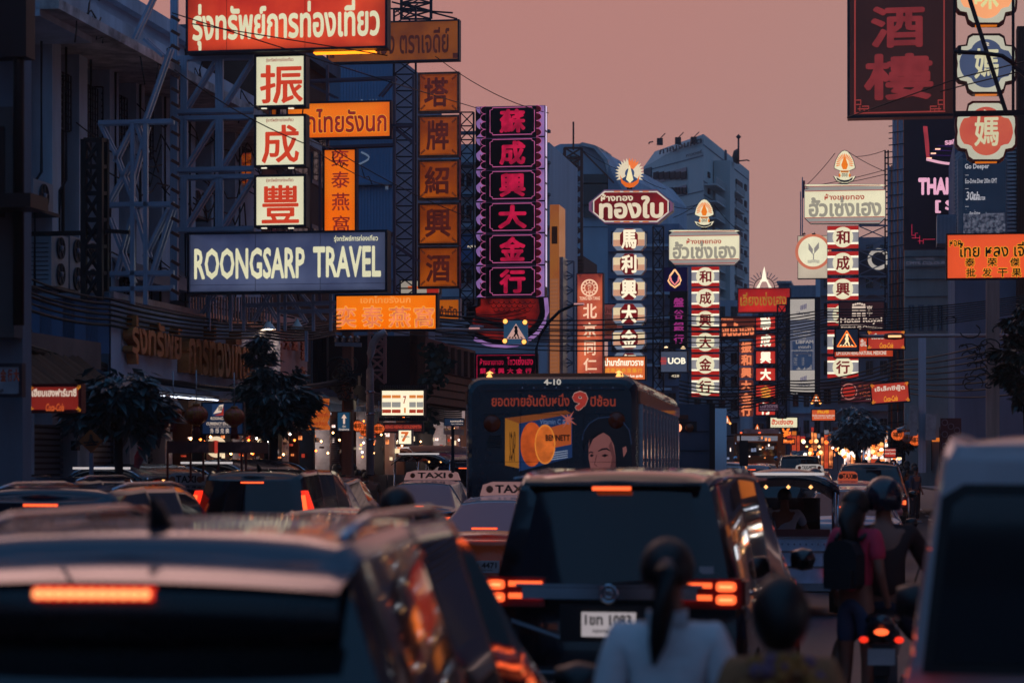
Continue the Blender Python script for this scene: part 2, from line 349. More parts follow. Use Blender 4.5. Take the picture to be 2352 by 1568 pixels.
# --- the crimson neon column (66 m)
Y = 66
t = T('crimson_neon_column', 'tall black column of six panels with crimson characters and lilac scalloped edges', 'neon sign', P(1092, 684, Y), -A)
t.case = mat('neon_case', (40, 34, 60), .4, .3); NB = mat('neon_black', (5, 3, 8), .35); CRIM = em('crimson_neon', (186, 20, 62), 1.0, .25, scale=3, rgb2=(150, 14, 50)); LIL = em('lilac_light', (150, 110, 170), .85, .2, .0, 1.5, (120, 90, 150)); PK = em('pink_line', (176, 84, 132), 1, .3)
DCR = em('dim_crimson', (60, 4, 14), 1, .6, scale=9)
x0, _ = t.L(1092, 250); x1, _ = t.L(1252, 250); xe, _ = t.L(1258, 250)
vs = [243, 316, 389.5, 463, 536, 610, 684]
for i, ch in enumerate('蘇成興大金行'):
    v0, v1 = vs[i] + .5, vs[i + 1] - 1.5
    z1 = t.L(1170, v0)[1]; z0 = t.L(1170, v1)[1]
    c = t.box('panel', x0, x1, .02, .45, z0, z1, t.case)
    t.box('lilac_face', x0 + .02, x1 - .02, .0, .019, z0 + .01, z1 - .01, LIL, parent=c)
    t.pbox('character_board', 1116, v0 + 1, 1238, v1 - 1, -.02, -.001, NB, parent=c)
    n = 4
    for k in range(n):   # scallops at both edges
        cz = z0 + (z1 - z0) * (k + .5) / n; rr = (z1 - z0) / n * .5
        for sx, cxm in ((-1, t.L(1116, 300)[0]), (1, t.L(1232, 300)[0])):
            arc = [(cxm + sx * rr * 1.35 * math.sin(a), -.03, cz - rr * math.cos(a)) for a in [math.pi * q / 8 for q in range(9)]]
            pts = [(p[0], p[2]) for p in arc]
            t.poly('scallop', pts, -.025, -.003, NB if sx < 0 else DCR, parent=c)
            t.tube('scallop_tube', arc, .008, PK, 5, parent=c)
    fx = t.L(1093, 300)[0]; fw = t.L(1112, 300)[0] - fx; H = z1 - z0   # black flames on the lilac edge
    for k in range(2):
        b = z0 + H * k / 2
        t.poly('flame', [(fx, b), (fx + fw * .5, b + H * .12), (fx + fw, b + H * .02), (fx + fw * .9, b + H * .3), (fx + fw * .5, b + H * .5), (fx + fw * .55, b + H * .25), (fx + fw * .2, b + H * .32), (fx, b + H * .45)], -.012, -.001, NB, parent=c)
    a0, b1 = t.L(1126, v0 + 5); a1, b0 = t.L(1228, v1 - 6); q = .07
    fr = [(a0 + q, b1), (a1 - q, b1), (a1 - q, b1 - q * .6), (a1, b1 - q), (a1, b0 + q), (a1 - q, b0 + q * .6), (a1 - q, b0), (a0 + q, b0), (a0 + q, b0 + q * .6), (a0, b0 + q), (a0, b1 - q), (a0 + q, b1 - q * .6), (a0 + q, b1)]
    t.tube('neon_border', [(x, -.035, z) for x, z in fr], .012, PK, 5, parent=c, smooth=False)
    w = 60 if ch != '大' else 66
    t.text(ch, (1177 - w / 2, v0 + 7, 1177 + w / 2, v1 - 9), CRIM, -.03, 'character', .07, parent=c)
for q in range(7): t.pbox('light_edge', 1252.5, vs[0] + q * 60, 1254, vs[0] + q * 60 + 55, .1, .3, em('lilac_glow', (214, 190, 226), 1))
# dragon tail under the column
tail = T('dragon_tail_sign', 'red and black scaly tail shape with lilac rim hanging under the crimson column', 'neon sign', P(1062, 795, Y + .1), -A)
outl = [(1098, 684), (1254, 684), (1257, 716), (1250, 742), (1236, 764), (1215, 780), (1186, 792), (1150, 796), (1118, 790), (1090, 778), (1072, 762), (1088, 764), (1066, 748), (1082, 746), (1060, 728), (1082, 722), (1070, 704), (1096, 702)]
tail.poly('case', outl, .02, .3, NB, px=True); 
inn = [(1104, 686), (1236, 686), (1240, 716), (1232, 738), (1214, 756), (1190, 772), (1152, 780), (1124, 776), (1098, 764), (1090, 752), (1084, 738), (1094, 722), (1092, 708), (1104, 702)]
tail.poly('red_body', inn, .0, .019, em('dim_blood_red', (112, 18, 14), 1, .45, .0, 2.5, (60, 10, 12)), px=True)
for j in range(3):
    for k in range(9 - j):
        cxp = 1128 + k * 12 + j * 6; czp = 692 + j * 9
        pts = []
        for a in range(7):
            aa = math.pi * a / 6; q = tail.L(cxp - 6 * math.cos(aa), czp + 6.5 * math.sin(aa)); pts.append((q[0], -.008, q[1]))
        tail.tube('scale_line', pts, .009, NB, 4)
for k in range(13):
    sy = 708 + k * 5.5; p = []
    for q in range(9):
        f = q / 8; uu = 1206 - 128 * f + k * 1.5; vv = sy + 18 * math.sin(f * 2.2 + k * .25) - f * 4
        if vv < 776: a, b = tail.L(uu, vv); p.append((a, -.01, b))
    if len(p) > 2: tail.tube('tail_hair', p, .012, NB, 4)
tail.tube('lilac_rim', [(*[tail.L(u, v)[0]], -.02, tail.L(u, v)[1]) for u, v in outl[1:10]], .06, LIL, 6)
t = sign('crimson_thai_sign', 'black sign with crimson Thai and Chinese lettering just above the city bus roof', 1091, 812, 1234, 878, 60, .25, NB, t.case)
t.text('ห้างขายทอง', (1102, 823, 1157, 838), CRIM, -.02, bold=.03); t.text('โซวเซ่งเฮง', (1165, 819, 1224, 838), CRIM, -.02, bold=.03)
t.chars('蘇成興大金行', rows(1099, 845, 1224, 858, 6, .3, False), CRIM, -.02, bold=.05)
for a, b, c2, d in ((1095, 815, 1230, 816), (1095, 816, 1096, 870), (1229, 816, 1230, 870)): t.pbox('neon_border', a, b, c2, d, -.03, -.02, CRIM)
# crossing sign over the road, with four amber lamps
def tri_sign(t, m_edge, m_fill, u0, v0, u1, v1, y=-.02, bar_m=None):
    um = (u0 + u1) / 2
    t.poly('triangle', [(u0, v1), (u1, v1), (um, v0)], y, y + .01, m_fill, px=True)
    if m_edge:
        pts = [t.L(*p) for p in ((u0, v1), (u1, v1), (um, v0), (u0, v1))]
        for a, b in zip(pts, pts[1:]): t.bar('neon_edge', (a[0], y - .03, a[1]), (b[0], y - .03, b[1]), (t.L(u1, v1)[0] - t.L(u0, v1)[0]) * .055, m_edge)
    w = u1 - u0; h = v1 - v0
    def q(x, z): return (u0 + x * w, v0 + z * h)
    pm = bar_m
    t.poly('pictogram', [q(.46, .33), q(.56, .33), q(.6, .5), q(.58, .62), q(.66, .85), q(.58, .85), q(.52, .68), q(.44, .86), q(.36, .86), q(.45, .6), q(.4, .52)], y - .02, y - .005, pm, px=True)
    a, b = t.L(*q(.51, .26)); r = .05 * w / 50 * .8
    t.lathe('pictogram_head', [(0, 0), (r, 0), (r, .01), (0, .01)], (a, y - .015, b), pm, 12, 'y')
    for k in range(5): t.poly('stripe', [q(.1 + k * .17, .97), q(.19 + k * .17, .97), q(.24 + k * .135, .87), q(.17 + k * .135, .87)], y - .02, y - .004, pm, px=True)
AMB = em('amber_lamp', (255, 170, 84), 2.0, 0)
t = T('pedestrian_crossing_sign', 'square blue crossing sign with white triangle and four glowing amber lamps on an arm', 'traffic sign', P(1157, 790, 50), -A)
t.pbox('board', 1157, 736, 1212, 790, 0, .05, em('dim_teal_blue', (40, 70, 100), .8, .15)); tri_sign(t, None, em('dim_pinkwhite', (205, 160, 150), .9), 1163, 743, 1207, 778, bar_m=INK)
for a, b in ((1161, 738), (1206, 740), (1160, 783), (1204, 785)):
    x, z = t.L(a, b); t.lathe('amber_lamp', [(0, -.04), (.035, -.035), (.048, 0), (.048, .05)], (x, -.02, z), AMB, 16, 'y')
    t.lathe('lamp_ring', [(.05, -.02), (.062, -.02), (.062, .05), (.05, .05)], (x, -.02, z), mat('amber_ring', (150, 70, 20), .4), 16, 'y')
a = t.L(1157, 758); b = t.L(1000, 756); t.tube('arm', [(a[0], .06, a[1]), (b[0], .06, b[1])], .028, mat('pole_pinkgrey', (170, 150, 150), .5, .3), 8)
x, z = t.L(1090, 750); t.lathe('street_lamp', [(0, 0), (.03, .03), (.035, .2), (.02, .3)], (x - .12, .04, z), mat('lamp_pale', (190, 170, 180), .5), 10, 'x')
t.box('lamp_lens', x - .12, x + .1, 0, .07, z - .045, z - .02, em('lamp_lens_dim', (205, 150, 150), .8))
# vertical medicine shop sign
t = T('medicine_column_sign', 'tall terracotta lit sign with round medallion and white column of characters behind the bus', 'lightbox', P(1324, 880, 75), -A)
t.case = mat('dark_blue_case', (50, 60, 84), .4, .5)
c = panel(t, 1324, 627, 1386, 885, .3, em('lit_terracotta', (208, 98, 64), 1, .3, .35, .9, (160, 62, 56)), .03, 'case')
CW = em('lit_peachwhite', (255, 205, 170), 1, .1)
x, z = t.L(1354, 661)
for r in (.255, .235, .15): t.lathe('medallion_ring', [(r - .012, 0), (r - .012, -.02), (r + .012, -.02), (r + .012, 0)], (x, -.01, z), CW, 32, 'y', smooth=False)
t.chars('同仁堂', rows(1350, 653, 1358, 673, 3), CW, -.02, bold=.02)
t.text('TONG REN TANG', (1331, 681, 1378, 689), CW, -.02, bold=.03)
for k in range(12):
    a = math.radians(k * 30); t.lathe('scroll', [(0, 0), (.018, -.01), (.024, 0)], (x + .193 * math.cos(a), -.012, z + .193 * math.sin(a)), CW, 8, 'y')
t.chars('北京同仁堂', [(1339, 697, 1371, 731), (1339, 740, 1370, 774), (1342, 782, 1368, 816), (1340, 822, 1371, 851), (1340, 856, 1371, 886)], CW, -.02, bold=.04)
for u in (1331, 1377):
    for k in range(3): t.pbox('fret', u - 4 + k * 2, 630 + k * 3, u + 5 - k, 631.2 + k * 3, -.02, -.01, mat('fret_brown', (60, 34, 36), .5))
# gold shop with octagonal sign, horse emblem group
Y = 85
DKRED = em('lit_deep_red', (116, 20, 22), 1, .25, .0, .6, (92, 12, 18)); IV = em('lit_ivory2', (226, 208, 178), 1, .05); STR = em('lit_stripe_white', (214, 200, 186), .9); NAVY = em('lit_navy', (26, 36, 64), .8)
def octo(t, u0, v0, u1, v1, cx, cy, y0, y1, m, name, parent=None):
    return t.poly(name, [(u0 + cx, v0), (u1 - cx, v0), (u1, v0 + cy), (u1, v1 - cy), (u1 - cx, v1), (u0 + cx, v1), (u0, v1 - cy), (u0, v0 + cy)], y0, y1, m, parent, px=True)
t = T('octagonal_gold_shop_sign', 'wide eight sided deep red sign with large ivory Thai lettering and striped border', 'sign', P(1352, 514, Y), -A)
octo(t, 1352, 435, 1546, 514, 36, 30, .1, .5, CASEL, 'case'); octo(t, 1353, 436, 1545, 513, 36, 30, .05, .099, em('lit_mauve', (120, 80, 110), .8), 'rim')
octo(t, 1359, 438.5, 1539, 510.5, 33, 28, .03, .049, NAVY, 'navy_band'); octo(t, 1362, 439, 1536, 510, 26, 22, .015, .029, STR, 'white_band')
octo(t, 1365, 442, 1533, 507, 25, 20, .0, .014, DKRED, 'face')
for k in range(4): t.pbox('orange_patch', 1410 + k * 22, 438.5, 1424 + k * 22, 441, -.01, .0, em('lit_orange_c', (214, 110, 40), .9)); t.pbox('orange_patch', 1410 + k * 22, 508, 1424 + k * 22, 510.5, -.01, .0, em('lit_orange_c', (214, 110, 40), .9))
t.text('ห้างทอง', (1380, 445, 1454, 462), IV, -.012, bold=.04); t.text('ทองใบ', (1376, 450, 1524, 502), IV, -.012, bold=.05)
t = T('pointed_emblem', 'lit emblem of pale radiating leaves above the eight sided red sign', 'emblem', P(1446, 432, Y), -A)
cxp, cyp = 1446, 398
for k in range(19):
    a = math.radians(-25 + k * (230 / 18)); ca, sa = math.cos(a), math.sin(a)
    pt = lambda r, w: (cxp - r * ca - w * sa * 1.0, cyp - r * sa * 1.08 + w * ca)
    t.poly('petal', [pt(11, -1.5), pt(24, -3), pt(33, 0), pt(24, 3), pt(11, 1.5)], 0, .06, em('lit_gold_petal', (240, 120, 60), 1) if 9 <= k <= 12 else IV, px=True)
t.poly('cone', [(1438, 412), (1446, 378), (1454, 412), (1446, 420)], -.05, .05, em('lit_pale_yellow', (244, 226, 176), 1.05), px=True)
t.poly('ribbon', [(1424, 402), (1430, 414), (1440, 420), (1452, 420), (1463, 414), (1469, 402), (1466, 420), (1456, 429), (1446, 431), (1436, 429), (1427, 420)], -.03, .04, em('lit_orange_ribbon', (228, 104, 30), 1), px=True)
t.pbox('bracket', 1440, 430, 1452, 437, .02, .05, STEELD)
t = T('octagonal_character_column', 'column of eight sided panels with ivory characters on deep red blots', 'sign', P(1406, 830, Y), -A)
for ch, v0, v1 in (('馬', 523.5, 576), ('利', 581, 632), ('興', 638, 690), ('大', 696, 747), ('金', 753, 803), ('行', 809, 860)):
    c = octo(t, 1406, v0, 1483, v1, 10, 12, .08, .4, CASEL, 'panel')
    octo(t, 1407, v0 + 1, 1482, v1 - 1, 10, 12, .04, .079, em('lit_bluegrey', (120, 130, 150), .8, .1), 'rim', c)
    t.pbox('cream_field', 1408.5, v0 + 10, 1480.5, v0 + 27, .02, .039, em('lit_buff', (232, 206, 164), 1), c); t.pbox('pink_field', 1408.5, v0 + 27, 1480.5, v1 - 11, .02, .039, em('lit_pinkbuff', (206, 150, 120), 1), c)
    octo(t, 1424, v0 + 1.5, 1465, v1 - 1.5, 11, 14, .005, .019, DKRED, 'blot', c)
    t.text(ch, (1427, v0 + 4, 1462, v1 - 5), em('lit_cream_char', (255, 238, 205), 1.1), -.01, 'character', .06, parent=c)
t = sign('rose_bakery_sign', 'dim rose sign with brown round badge half hidden by the character column', 1386, 697, 1432, 780, 90, .2, em('dim_rose', (104, 50, 50), 1, .2))
t.text('น่าทาวน์', (1388, 705, 1425, 719), BRT, -.012, bold=.03)
x, z = t.L(1395, 745); t.lathe('badge', [(0, -.03), (.38, -.03), (.38, 0)], (x, 0, z), em('dim_brown_badge', (74, 34, 26), 1), 24, 'y'); t.text('ie', (1390, 734, 1406, 746), BRT, -.05, shear=.3); t.text('town', (1387, 749, 1411, 757), BRT, -.05, shear=.3); t.text('1989', (1386, 762, 1398, 766), BRT, -.02)
t = sign('orange_mart_sign', 'lit orange shop sign with white Thai and gold Chinese lettering behind the bus roof', 1387, 817, 1484, 874, 78, .25, em('lit_salmon_orange', (228, 112, 58), 1, .1, .15))
t.text('น่ามาร์ทเยาวราช', (1389, 822, 1478, 840), CREAMW, -.012, bold=.05); t.chars('成燕窩參茸藥行', rows(1389, 845, 1476, 856, 7, .15, False), em('lit_gold', (236, 160, 50), 1), -.012); t.text('รังนก โสม กระเพาะปลา ใบชา สุราจีน', (1390, 860, 1476, 868), CREAMW, -.012, bold=.04)
# the two matching gold shops
HS_F = em('lit_gold_shop_face', (232, 222, 186), 1.05, .05, .08); HS_G = em('lit_grey_text', (158, 150, 134), .9, .1); HS_R = em('lit_shop_red', (168, 32, 24), 1, .1)
def emblem(u0, v0, u1, v1, Y, label):
    t = T('gold_shop_emblem', label, 'emblem', P(u0, v1, Y), -A, group='arched gold shop emblems'); w = u1 - u0; h = v1 - v0; q = lambda x, z: (u0 + x * w, v0 + z * h)
    sh = [(.5, 0), (.62, .03), (.76, .14), (.88, .3), (.95, .5), (.94, .55), (.7, .62), (.76, .75), (.7, .84), (.98, .78), (.86, .92), (.62, 1), (.38, 1), (.14, .92), (.02, .78), (.3, .84), (.24, .75), (.3, .62), (.06, .55), (.05, .5), (.12, .3), (.24, .14), (.38, .03)]
    t.poly('backing', [q(.5 + (x - .5) * 1.06, .5 + (z - .5) * 1.04) for x, z in sh], .02, .15, mat('emblem_navy', (24, 34, 56), .4), px=True)
    t.poly('face', [q(*p) for p in sh], 0, .019, HS_F, px=True)
    OG = em('lit_emblem_orange', (232, 118, 20), 1.05)
    for k in range(17):
        a = math.radians(-10 + k * 12.5); ca, sa = math.cos(a), math.sin(a)
        pt = lambda r, s_: q(.5 - r * ca - s_ * sa, .42 - r * sa * .86 + s_ * ca * .7)
        t.poly('ray', [pt(.2, -.012), pt(.33, -.025), pt(.4, 0), pt(.33, .025), pt(.2, .012)], -.02, -.001, OG, px=True)
    t.poly('flame', [q(.5, .15), q(.6, .34), (q(.65, .45)), q(.58, .58), q(.42, .58), q(.35, .45), q(.4, .34)], -.03, -.001, OG, px=True)
    t.poly('pedestal', [q(.3, .62), q(.7, .62), q(.66, .68), q(.34, .68)], -.03, -.001, em('lit_emblem_gold', (200, 110, 30), .9), px=True)
    for s_ in (-1, 1): t.poly('scroll', [q(.5 + s_ * .2, .7), q(.5 + s_ * .27, .74), q(.5 + s_ * .24, .82), q(.5 + s_ * .17, .8)], -.03, -.001, OG, px=True)
    t.text('ฮซฮ', (*q(.37, .7), *q(.63, .81)), mat('emblem_grey', (70, 60, 60), .5), -.02)
    t.poly('ribbon', [q(.14, .82), q(.3, .9), q(.5, .925), q(.7, .9), q(.86, .82), q(.84, .9), q(.66, .97), q(.5, .985), q(.34, .97), q(.16, .9)], -.03, -.001, mat('emblem_navy', (24, 34, 56), .4), px=True)
    t.pbox('bracket', u0 + w * .35, v1, u0 + w * .65, v1 + 7, .03, .08, STEELD)
def octo_sign(u0, v0, u1, v1, Y, label):
    t = T('gold_shop_sign', label, 'sign', P(u0, v1, Y), -A, group='cream eight sided gold shop signs'); w = u1 - u0; h = v1 - v0
    cx, cy = w * .075, h * .15
    octo(t, u0, v0, u1, v1, cx, cy, .15, .6, CASEL, 'case'); octo(t, u0 + .7, v0 + .7, u1 - .7, v1 - .7, cx, cy, .02, .149, em('lit_shop_grey', (150, 144, 138), 1, .1), 'rim')
    octo(t, u0 + .7, v0 + .7, u1 - .7, v0 + h * .05, cx * .5, h * .02, .0, .019, HS_F, 'band')
    t.pbox('face', u0 + 1.5, v0 + h * .17, u1 - 1.5, v1 - h * .15, -.01, .019, HS_F)
    for z in (.045, .165, .845, .96):
        ins = cx * .7 if z < .1 or z > .9 else 0
        t.pbox('red_line', u0 + 2 + ins, v0 + h * z - .7, u1 - 2 - ins, v0 + h * z + .7, -.03, -.012, HS_R)
    t.text('ห้างขายทอง', (u0 + w * .25, v0 + h * .24, u0 + w * .74, v0 + h * .4), em('lit_shop_brick', (176, 60, 40), 1), -.02, bold=.03)
    t.text('ฮั้วเซ่งเฮง', (u0 + w * .055, v0 + h * .32, u0 + w * .95, v0 + h * .83), HS_G, -.02, bold=.045)
def hs_panel(t, ch, u0, v0, u1, v1, parentless=True):
    c = t.pbox('panel', u0, v0, u1, v1, .03, .4, CASEL); h = v1 - v0; w = u1 - u0
    t.pbox('red_band', u0 + .5, v0 + .7, u1 - .5, v0 + h * .19, 0, .029, HS_R, c); t.pbox('red_band', u0 + .5, v1 - h * .19, u1 - .5, v1 - .7, 0, .029, HS_R, c)
    t.pbox('light_tube', u0 + .5, v0 + h * .19, u1 - .5, v0 + h * .28, -.01, .029, CREAMW, c); t.pbox('light_tube', u0 + .5, v1 - h * .28, u1 - .5, v1 - h * .19, -.01, .029, CREAMW, c)
    t.pbox('grey_field', u0 + .5, v0 + h * .28, u1 - .5, v1 - h * .28, 0, .029, em('lit_silver', (150, 146, 150), 1, .15, .2), c)
    a, b = t.L((u0 + u1) / 2, (v0 + v1) / 2); r = (t.L(u0 + w * .83, v0)[0] - t.L(u0 + w * .17, v0)[0]) / 2
    t.lathe('disc', [(0, -.03), (r, -.03), (r, 0)], (a, 0, b), HS_F, 32, 'y', parent=c, smooth=False)
    t.text(ch, (u0 + w * .28, v0 + h * .2, u0 + w * .72, v1 - h * .2), em('lit_char_red', (112, 18, 20), 1), -.05, 'character', .05, parent=c)
emblem(1594, 458, 1641, 522, 95, 'arched cream emblem with orange flame above the sign beside the grey tower')
octo_sign(1536, 528, 1699, 608, 95, 'cream gold shop sign with grey Thai lettering in front of the tower')
t = T('gold_shop_character_column', 'column of six red and white panels with dark characters on discs, nearer the bus', 'sign', P(1588, 911, 95), -A, group='columns of disc panels of the gold shops')
for ch, v0, v1 in (('和', 612, 658), ('成', 661, 708), ('興', 711.5, 759), ('大', 762, 809), ('金', 812.5, 861), ('行', 864, 911)): hs_panel(t, ch, 1588, v0, 1652, v1)
emblem(1914, 346, 1966, 420, 90, 'arched cream emblem with orange flame standing against open sky by the pipe tower')
octo_sign(1847, 423, 2034, 513, 90, 'cream gold shop sign with grey Thai lettering held on the pipe tower')
t = T('gold_shop_character_column', 'column of disc panels partly hidden by the hotel sign and medicine shop sign', 'sign', P(1900, 870, 90), -A, group='columns of disc panels of the gold shops')
for ch, v0, v1 in (('和', 518.5, 571), ('成', 577, 631), ('興', 638.5, 689), ('大', 697, 749), ('金', 757, 812), ('行', 818, 868)): hs_panel(t, ch, 1900, v0, 1972, v1)
# bank signs
t = T('bank_lotus_sign', 'dark blue bank sign with glowing lotus outline and violet characters below', 'sign', P(1525, 800, 89), -A)
NV = em('glow_navy', (8, 4, 44), 1, .4, .3, 1); t.pbox('logo_board', 1525, 614, 1579, 668, 0, .3, NV); t.pbox('character_board', 1538, 669, 1579, 799, .05, .3, mat('near_black_violet', (6, 5, 20), .4))
pk = [em('lotus_pink', (236, 130, 130), 1.1), em('lotus_gold', (255, 190, 130), 1.2)]
lot = [[(1550, 619), (1539, 634), (1535, 645), (1540, 653), (1550, 660), (1561, 652), (1564, 644), (1560, 633), (1550, 619)], [(1539, 634), (1542, 645), (1550, 654), (1558, 645), (1560, 633)]]
for i, p in enumerate(lot): t.tube('lotus_line', [(t.L(*q)[0], -.03, t.L(*q)[1]) for q in p], .035, pk[i ^ 1], 6)
t.chars('盤谷銀行', rows(1547, 680, 1571, 792, 4, .25), em('violet_char', (150, 44, 116), 1), .04, bold=.04)
t = sign('grey_bank_sign', 'square grey bank sign with white capitals and red tally mark under two small lamps', 1516, 805, 1580, 856, 88, .25, em('dim_grey', (64, 72, 92), 1, .1), cat='sign')
t.text('UOB', (1534, 821, 1575, 836), CREAMW, -.012, bold=.05)
for k in range(5): t.pbox('tally_bar', 1518.3 + k * 2.6, 820, 1519.5 + k * 2.6, 837, -.02, -.01, em('tally_red', (190, 60, 50), 1))
t.pbox('tally_bar', 1517, 828, 1531, 830, -.03, -.021, em('tally_red', (190, 60, 50), 1))
for u in (1532, 1571):
    x, z = t.L(u, 799); t.lathe('spot_lamp', [(0, .05), (.05, .03), (.09, -.04), (0, -.05)], (x, -.35, z), em('spot_warm', (255, 214, 160), 2), 12); t.bar('lamp_stem', (x, .05, z), (x, -.33, z), .02, STEELD)
t = sign('number_board', 'tiny dark board with number 428 under the grey bank sign', 1540, 858, 1563, 868, 88, .1, mat('board_dark', (24, 30, 44), .5), border=.01); t.text('428', (1542, 860, 1560, 866), IV, -.012)
# far signs in the centre
t = sign('red_gold_letter_sign', 'red sign with worn gold Thai letters under the small white tower figure', 1694, 661, 1816, 718, 110, .4, em('lit_crimson_red', (196, 38, 30), 1, .2, .35, .4, (150, 22, 24)))
t.text('เลี่ยงเซ่งเฮง', (1700, 671, 1806, 702), em('gold_letters', (176, 112, 40), .9, .4, scale=4), -.012, bold=.035)
t = T('white_tower_figure', 'small lit white iron tower figure with ray arc on top of the red sign', 'emblem', P(1755, 661, 110), -A)
t.poly('leg', [(1737, 661), (1744, 661), (1748, 650), (1751, 646), (1750, 640)], 0, .1, CREAMW, px=True); t.poly('leg', [(1773, 661), (1766, 661), (1762, 650), (1759, 646), (1760, 640)], 0, .1, CREAMW, px=True)
t.poly('upper_part', [(1749, 643), (1761, 643), (1757.5, 622), (1755.5, 612), (1752.5, 622)], .01, .09, CREAMW, px=True); t.pbox('deck', 1746, 643, 1764, 646, -.02, .12, CREAMW)
for r in (30, 24):
    t.tube('ray_arc', [(t.L(1755 + r * math.cos(math.pi * q / 14), 661 - r * math.sin(math.pi * q / 14))[0], .1, t.L(1755, 661 - r * math.sin(math.pi * q / 14))[1]) for q in range(15)], .02, STEELD, 4) if r == 24 else None
for k in range(1, 14):
    a = math.pi * k / 14; p0 = t.L(1755 + 26 * math.cos(a), 661 - 26 * math.sin(a)); p1 = t.L(1755 + 40 * math.cos(a), 661 - 38 * math.sin(a)); t.bar('ray', (p0[0], .1, p0[1]), (p1[0], .1, p1[1]), .03, STEEL)
t = sign('brown_gold_shop_sign', 'brown sign with glowing orange Thai letters above a narrow character column', 1655, 726, 1736, 778, 112, .25, em('dim_brown2', (84, 34, 26), 1, .2)); HOT = em('hot_orange_text', (240, 130, 84), 1.05, .1)
t.text('จินฮั้วเฮง', (1658, 738, 1732, 772), HOT, -.02, bold=.055); t.text('ห้างขายทอง', (1657, 728, 1684, 735), HOT, -.02, bold=.04)
t = T('narrow_character_column', 'narrow column of small brown tiles with glowing orange characters', 'sign', P(1698, 956, 112), -A)
for ch, (a, b, c2, d) in zip('振和興大金行', [(1698, 784, 1730, 811), (1698, 813, 1730, 840), (1698, 843, 1730, 868), (1698, 872, 1730, 897), (1698, 900, 1730, 927), (1698, 929, 1730, 956)]):
    c = octo(t, a, b, c2, d, 3, 3, .02, .2, em('dim_brown3', (92, 40, 32), 1), 'panel'); t.text(ch, (a + 4, b + 1, c2 - 4, d - 1), HOT, -.01, 'character', .08, parent=c)
t = T('red_character_column', 'column of six red lit boxes with cream characters beside the narrow brown one', 'sign', P(1734, 955, 105), -A); t.case = CASE
for i, (ch, (b, d)) in enumerate(zip('聯成興大金行', [(725, 760), (765, 799), (804, 837), (843, 876), (882, 915), (921, 955)])):
    c = panel(t, 1734, b, 1783, d, .25, em('lit_red_box', (200, 50, 38), 1, .15, .3), .05); t.text(ch, (1746, b + 3, 1771, d - 3), CREAMW if i != 4 else em('lit_orange_char', (244, 160, 60), 1), -.015, 'character', .08, parent=c)
t = sign('purple_overlay_sign', 'small dim plum sign hanging in front of the lowest red box', 1742, 926, 1790, 945, 100, .12, em('dim_plum', (52, 30, 44), 1)); t.text('ตลาดกร', (1746, 929, 1786, 936), em('dim_lav', (120, 96, 110), 1), -.02); t.text('ราชดำเนิน', (1746, 938, 1780, 942), em('dim_lav', (120, 96, 110), 1), -.02)
t = T('advertising_screen', 'tall grey screen in dark frame showing a white logo panel above a phone chart', 'screen', P(1808, 905, 100), -A); t.pbox('case', 1807, 682, 1884, 906, .02, .5, mat('screen_case', (26, 32, 48), .5))
GT = em('screen_pale', (176, 166, 158), .95, .03); t.pbox('screen_panel', 1815, 687, 1871, 734, 0, .019, GT); t.pbox('screen_panel', 1815, 734.3, 1871, 850, 0, .019, em('screen_slate', (84, 88, 106), .95, .05)); t.pbox('screen_panel', 1815, 850.3, 1871, 901, 0, .019, GT)
SL = em('screen_text_dark', (60, 62, 80), 1); SP = em('screen_text_pale', (150, 142, 140), 1)
for vv, m_ in ((715, SL), (880, SL)): t.text('Liberator', (1830, vv, 1861, vv + 8), m_, -.01, bold=.03)
for vv in (699, 864):
    for k in range(4): t.poly('logo_bar', [(1838 + k * 3.8, vv + 12 - k), (1841 + k * 3.8, vv + 14 - k), (1841.4 + k * 3.8, vv + 2 - k * 1.4), (1838.6 + k * 3.8, vv + 3 - k * 1.4)], -.02, -.005, em('logo_violet', (104, 98, 120), 1), px=True)
t.text('ลงทุนกับ Liberator', (1822, 758, 1862, 764), SP, -.01, bold=.02); t.text('ประหยัดค่าคอมเพื่อ', (1822, 766, 1862, 772), SP, -.01); t.text('ตัวคุณ', (1835, 774, 1851, 779), SP, -.01); t.text('LIBFAM', (1828, 781, 1868, 789), SP, -.01, bold=.03); t.text('เทรดค่า', (1834, 792, 1862, 800), SP, -.01, bold=.02); t.text('คอมมิชชั่นแบบถูกจริง', (1818, 802, 1868, 808), SP, -.01)
t.pbox('phone_picture', 1820, 784, 1866, 850, -.006, -.001, em('screen_navy', (40, 56, 84), 1)); t.pbox('search_bar', 1823, 810, 1863, 813.5, -.012, -.007, SL)
for k in range(5): t.text(('Volume', 'High', 'Low', 'Open', 'Average')[k], (1823, 821 + k * 3.7, 1831, 823.5 + k * 3.7), SP, -.01); t.text(('1.63', '1.05', '1.29', '1.51', '2.30')[k], (1842, 821 + k * 3.7, 1847, 823.5 + k * 3.7), SP, -.01)
t.text('LIB', (1828, 814.5, 1833, 817), SP, -.01); t.text('1.63', (1857, 814.5, 1863, 817), SP, -.01)
for k in range(12): h = (3, 6, 5, 2, 1, 3, 6, 2, 4, 5, 7, 11)[k]; t.pbox('chart_bar', 1830 + k * 2.9, 849 - h, 1831.8 + k * 2.9, 849, -.012, -.007, SP)
t.text('Plan B', (1817, 902, 1832, 905), SP, .01)
t = sign('white_leaf_bank_sign', 'pale lit bank sign with two leaf shape inside a coral ring', 1832, 541, 1901, 640, 100, .4, em('lit_pale_wall', (196, 180, 158), 1, .08, .15), STEELD, border=.02)
x, z = t.L(1868, 578)
t.lathe('ring', [(.62, 0), (.62, -.03), (.74, -.03), (.74, 0)], (x, 0, z), em('lit_coral', (204, 112, 84), 1), 36, 'y', smooth=False); t.lathe('disc', [(0, -.012), (.62, -.012)], (x, 0, z), em('lit_disc', (232, 224, 190), 1.05), 36, 'y', smooth=False)
